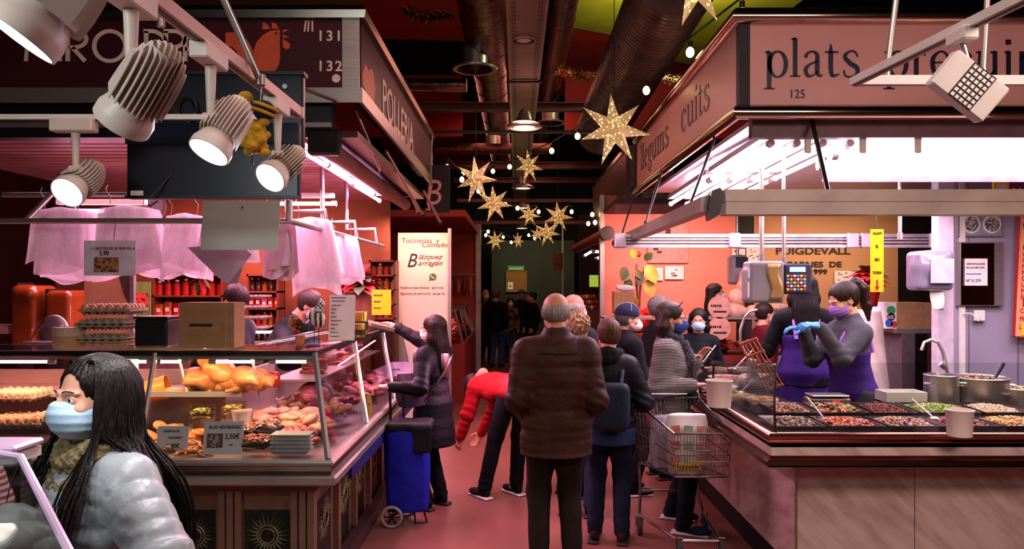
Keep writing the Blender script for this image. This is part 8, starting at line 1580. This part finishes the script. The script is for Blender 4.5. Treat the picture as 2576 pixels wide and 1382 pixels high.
far_aw = thing('far_awning', 'orange-brown rolled awning in front of the far dark sign', 'awning', (1.22, 10.2, 2.45)); m = MB(); m.tube([(0, 0, 0), (-.1, 4.2, 0)], .08, 12); m.build('roll', M('awning_orange', '#8a3c24', .7), far_aw, smooth=True); m = MB(); m.tube([(0, -.06, 0), (0, .02, 0)], .10, 12); m.build('end_cap', blackp, far_aw)
for i, (px, py, px2, py2, Y) in enumerate(((1468, 645, 1490, 632, 14), (1495, 633, 1512, 634, 13), (1500, 652, 1512, 646, 13))): tube_light('tube_light', P(px, py, Y), P(px2, py2, Y), .022, tubew, ['slanting far tube light beyond the salmon wall', 'short far tube light touching the steel edge of the salmon wall', 'lowest far tube light beyond the salmon wall'][i], False)
struct(MB().bb((1.28, 15.5, 0), (5, 15.6, 3.2)).build('wall_far_right', M('wall_far_right_paint', '#241410', .8))); struct(MB().bb((-.7, 21.0, 0), (1.6, 21.1, 3.0)).build('wall_end', M('wall_end_green', '#2a2c1e', .8, 0, .15, 2)))
ck_ = thing('cork_board', 'framed cork board with a small white sheet on the dark end wall', 'notice board', P(1274, 734, 20.94)); w_, h_ = X_(1325, 20.8)-X_(1274, 20.8), Z_(682, 20.8)-Z_(734, 20.8); m = MB(); m.bb((0, 0, 0), (w_, .05, h_)); m.build('cork', M('cork', '#8a5a28', .8, 0, .1, 20), ck_); m = MB(); m.tube([(0, -.01, 0), (w_, -.01, 0), (w_, -.01, h_), (0, -.01, h_)], .02, 4, closed=True); m.build('frame', M('frame_gold', '#a8843a', .4), ck_); m = MB(); m.bb((.04, -.02, .06), (.18, 0, .26)); m.build('sheet', paper, ck_); text('9', .14, (.07, -.025, .10), ink, ck_)
gs = thing('exit_sign', 'green sign with pale writing above the cork board', 'sign', P(1277, 680, 20.94)); m = MB(); m.bb((0, 0, 0), (.46, .05, .12)); m.build('panel', M('sign_green', '#1f5a2a', .5, emit='#1f7a34', es=.35), gs); text('~8', .09, (.06, -.004, .02), paper, gs)
tb_ = thing('tan_notice_board', 'tall tan board mounted on a pole beside the dark end wall', 'notice board', P(1392, 680, 18)); m = MB(); m.bb((0, 0, 0), (.22, .05, .40)); m.build('board', M('board_tan', '#7a5636', .7), tb_); m = MB(); m.bb((.2, 0, -1.9), (.24, .04, 1.3)); m.build('pole', steel, tb_)
dsp = thing('goods_display', 'festive goods display with red and gold packages beyond the queue', 'display', (X_(1448, 11.5), 11.5, 0)); m = MB(); m.bb((0, 0, 0), (.36, .8, 1.38)); m.build('display_table', M('display_wood', '#5a2c1c', .6), dsp)
for i in range(26):
    x, z = (i % 9)*.04+.02, 1.38+.08*(i//9); mb = MB(); mb.ell((x, .1+.04*(i % 3), z+.03), (.026, .03, .035), n=8, m=6); mb.build('package', [leafr, M('pack_gold', '#c89a3a', .3, .4), paper, orng][i % 4], dsp, smooth=True)
gd = thing('green_display', 'lit green and yellow product display beyond the queue', 'display', P(1484, 722, 11.6)); m = MB(); m.bb((0, 0, 0), (.13, .1, .18)); m.build('lit_panel', M('lit_green', '#9ab83a', .5, 0, .4, 30, kind='voronoi', emit='#a8c83a', es=.5), gd)
red_rug = None
# ================================================================ supermarket trolley
ctm = M('trolley_wire', '#a8a09c', .28, 1, .08, 10); ct2 = thing('shopping_cart', 'wire supermarket trolley with a yellow handle holding a printed carrier bag', 'shopping trolley', (1.08, 5.1, 0))
O = Vector((1.08, 5.1, 0)); W = lambda x, y, z: Vector((x, y, z))-O
TL, TR = W(.80, 5.34, .955), W(1.285, 5.34, .955); NL, NR = W(.985, 4.72, .82), W(1.345, 4.72, .82); BL, BR = W(.86, 5.30, .50), W(1.24, 5.30, .50); ML_, MR = W(1.0, 4.76, .54), W(1.33, 4.76, .54)
def wires(nm, a, b, c, d, nu, nv, r=.0024):
    mb = MB()
    for i in range(nu+1): t = i/nu; mb.tube([a.lerp(b, t), d.lerp(c, t)], r, 4, caps=False)
    for j in range(nv+1): t = j/nv; mb.tube([a.lerp(d, t), b.lerp(c, t)], r*1.5, 4, caps=False)
    tag(mb.build(nm, ctm, ct2, smooth=True), kind='stuff')
wires('front_grid', NL, NR, MR, ML_, 18, 4); wires('side_grid', TL, NL, ML_, BL, 22, 4); wires('side_grid', TR, NR, MR, BR, 22, 4); wires('rear_grid', TL, TR, BR, BL, 18, 4); wires('bottom_grid', BL, BR, MR, ML_, 14, 6)
mb = MB(); mb.tube([TL, NL, NR, TR, TL], .007, 8); mb.build('top_rim', ctm, ct2, smooth=True); mb = MB(); mb.tube([BL, ML_, MR, BR], .006, 8, closed=True); mb.build('bottom_rim', ctm, ct2, smooth=True)
mb = MB(); mb.tube([W(1.06, 4.70, .72), W(1.30, 4.70, .72), W(1.33, 4.70, .71), W(1.33, 4.70, .66), W(1.30, 4.70, .65), W(1.06, 4.70, .65)], .004, 6, closed=True); mb.build('bumper', ctm, ct2, smooth=True)
hy = Vector((0, .06, .06)); mb = MB(); mb.tube([TL+hy, TR+hy], .014, 12); mb.build('handle', M('handle_yellow', '#d8b820', .35), ct2, smooth=True); mb = MB(); mb.box((TL+TR)/2+hy+Vector((.04, -.01, .01)), (.06, .04, .04), b=.008); mb.build('coin_lock', blackp, ct2)
for q in (TL, TR): mb = MB(); mb.tube([q+hy, q, q+Vector((0, -.02, -.03))], .009, 8); mb.build('handle_bracket', ctm, ct2, smooth=True)
mb = MB(); mb.tube([W(.92, 5.28, .95), W(.93, 5.2, 1.0), W(1.17, 5.2, 1.0), W(1.18, 5.28, .95)], .005, 6); mb.build('child_seat', ctm, ct2, smooth=True)
fr_l = [BL, W(.87, 5.32, .30), W(.86, 5.30, .14), W(1.04, 4.84, .11)]; fr_r = [BR, W(1.28, 5.35, .30), W(1.32, 5.36, .14), W(1.31, 4.84, .11)]
for f_ in (fr_l, fr_r): mb = MB(); mb.tube(f_, .011, 8); mb.build('frame_tube', ctm, ct2, smooth=True)
mb = MB(); mb.tube([fr_l[3], fr_r[3]], .011, 8); mb.tube([fr_l[1], fr_r[1]], .008, 8); mb.build('cross_bar', ctm, ct2, smooth=True)
for (x, y) in ((.86, 5.30), (1.33, 5.36), (1.04, 4.84), (1.31, 4.84)):
    c = W(x, y, .06); mb = MB(); mb.tube([c-Vector((.015, 0, 0)), c+Vector((.015, 0, 0))], .06, 20); wh = mb.build('wheel', M('tyre_grey', '#3a3638', .6), ct2, smooth=False); mb = MB(); mb.tube([c-Vector((.018, 0, 0)), c+Vector((.018, 0, 0))], .028, 14); mb.build('hub', ctm, wh)
    mb = MB(); mb.tube([c+Vector((-.022, 0, 0)), c+Vector((-.022, 0, .07)), c+Vector((.022, 0, .07)), c+Vector((.022, 0, 0))], .006, 6); mb.build('fork', ctm, ct2)
def bag(name, label, c, hx, hy_, hz_, m, rz, seed, handles=True):
    root = thing(name, label, 'bag', c, rz); n1 = Noise(seed, 20); n2 = Noise(seed+1, 55); S = SDF(); S.loft(Matrix.Identity(4), [(0, 0, 0, hx*.85, hy_*.85), (hz_*.3, 0, 0, hx, hy_), (hz_*.75, 0, 0, hx, hy_*.85), (hz_, 0, 0, hx*.9, hy_*.35)], k=.02); S.disp = lambda x, y, z: .010*n1(x, y, z*.6)+.004*n2(x, y, z*.4); S.mesh('bag_body', .010, m, root); return root
cb_ = bag('carrier_bag', 'white printed carrier bag with pink and yellow pictures inside the wire trolley', (1.10, 4.90, .535), .135, .10, .38, M('bag_printed', '#d8d0cc', .4, 0, .08, 6), -.1, 3)
rr = random.Random(5)
for i in range(9): x, z = -.08+.08*(i % 3), .30-.10*(i//3); mb = MB(); mb.box((x, -.106+.004*(i//3), z), (.055, .006, .05), b=.002); mb.build('printed_picture', [M('print_pink', '#d88a8a', .5, 0, .3, 30), M('print_peach', '#e0b090', .5, 0, .3, 30), M('print_mint', '#a8c0a8', .5, 0, .2, 30)][(i*2) % 3], cb_)
text('Especials', .035, (-.075, -.112, .055), ink, cb_, sx=1.1); mb = MB(); mb.bb((-.08, -.110, .045), (.075, -.104, .085)); mb.build('yellow_label', yellow, cb_)
bag('plastic_bag', 'crumpled clear grey plastic bag beside the printed carrier bag in the trolley', (.97, 5.06, .54), .08, .08, .34, film('bag_grey', '#b8b4bc', .7), .2, 9)
# ---- blue two-wheeled shopping trolley
st = thing('shopping_trolley', 'tall blue fabric shopping trolley with a black flap on two wheels', 'shopping trolley', (-.80, 5.55, 0)); blu = cloth('trolley_blue', '#2228b8', .12, .6, 8, .3, 40)
S = SDF(); S.loft(Matrix.Identity(4), [(.11, 0, 0, .15, .11), (.4, 0, 0, .165, .125), (.70, -.01, 0, .165, .12)], k=.01); S.box((0, 0, .40), (.135, .10, .29), rd=.03, k=.03); nn = Noise(12, 14); n2 = Noise(13, 40); S.disp = lambda x, y, z: .006*nn(x, y, z*.5)+.002*n2(x, y, z); S.mesh('bag_body', .010, blu, st)
S = SDF(); S.box((.02, -.0, .725), (.165, .13, .035), rd=.03); S.box((.12, -.12, .64), (.065, .02, .10), rd=.015, k=.03); S.disp = lambda x, y, z: .006*nn(x, y, z); S.mesh('flap', .010, cloth('flap_black', '#1b1a1e', .1, .6), st)
mb = MB(); mb.tube([(-.13, .12, .12), (-.15, .14, .72), (-.155, .13, .98), (-.14, .13, .99), (-.06, .13, .99), (-.05, .14, .72), (-.04, .12, .12)], .010, 8); mb.build('handle_frame', blackp, st, smooth=True)
mb = MB(); mb.tube([(.10, .02, .14), (.14, .0, .01), (.06, -.03, .01), (.04, .0, .14)], .008, 8); mb.build('stand', gun, st, smooth=True)
for s_, yy3 in ((0, -.12), (1, .13)):
    c = Vector((-.10+.07*s_, yy3, .082)); mb = MB(); mb.tube([c+Vector((.070*math.cos(a), 0, .070*math.sin(a))) for a in [i*PI/12 for i in range(24)]], .0115, 8, closed=True); wh = mb.build('wheel', M('tyre_pale', '#a8a4a0', .6), st, smooth=True); mb = MB()
    for k in range(6): mb.tube([c, c+Vector((.062*math.cos(k*PI/3), 0, .062*math.sin(k*PI/3)))], .006, 5)
    mb.tube([c-Vector((0, .015, 0)), c+Vector((0, .015, 0))], .02, 10); mb.build('spokes', blackp, wh)
mb = MB(); mb.tube([(-.10, -.12, .082), (-.03, .13, .082)], .008, 6); mb.build('axle', gun, st)
bag('shoulder_bag', 'slouchy purple-grey shoulder bag hanging at the hip of the dark padded coat', (-.80, 5.78, .82), .13, .07, .26, M('bag_aubergine', '#4a3448', .35, 0, .15, 8), .5, 21)
tr_ = thing('foam_tray', 'white foam tray held out over the glass counter by the outstretched hand', 'tray', (-1.12, 6.22, 1.40), rot=(.15, .25, .5)); m = MB(); a, b = .12, .08
m.add([(-a, -b, .03), (a, -b, .03), (a, b, .03), (-a, b, .03), (-a+.02, -b+.02, 0), (a-.02, -b+.02, 0), (a-.02, b-.02, 0), (-a+.02, b-.02, 0)], [(0, 1, 5, 4), (1, 2, 6, 5), (2, 3, 7, 6), (3, 0, 4, 7), (4, 5, 6, 7)]); solid(m.build('tray_shell', whitep, tr_), .003); m = MB(); m.grid(lambda u, v: ((u-.5)*2*a, (v-.5)*2*b, .032+.012*math.sin(PI*u)*math.sin(PI*v)), 6, 4); m.build('film_cover', pk_clear, tr_, smooth=True)
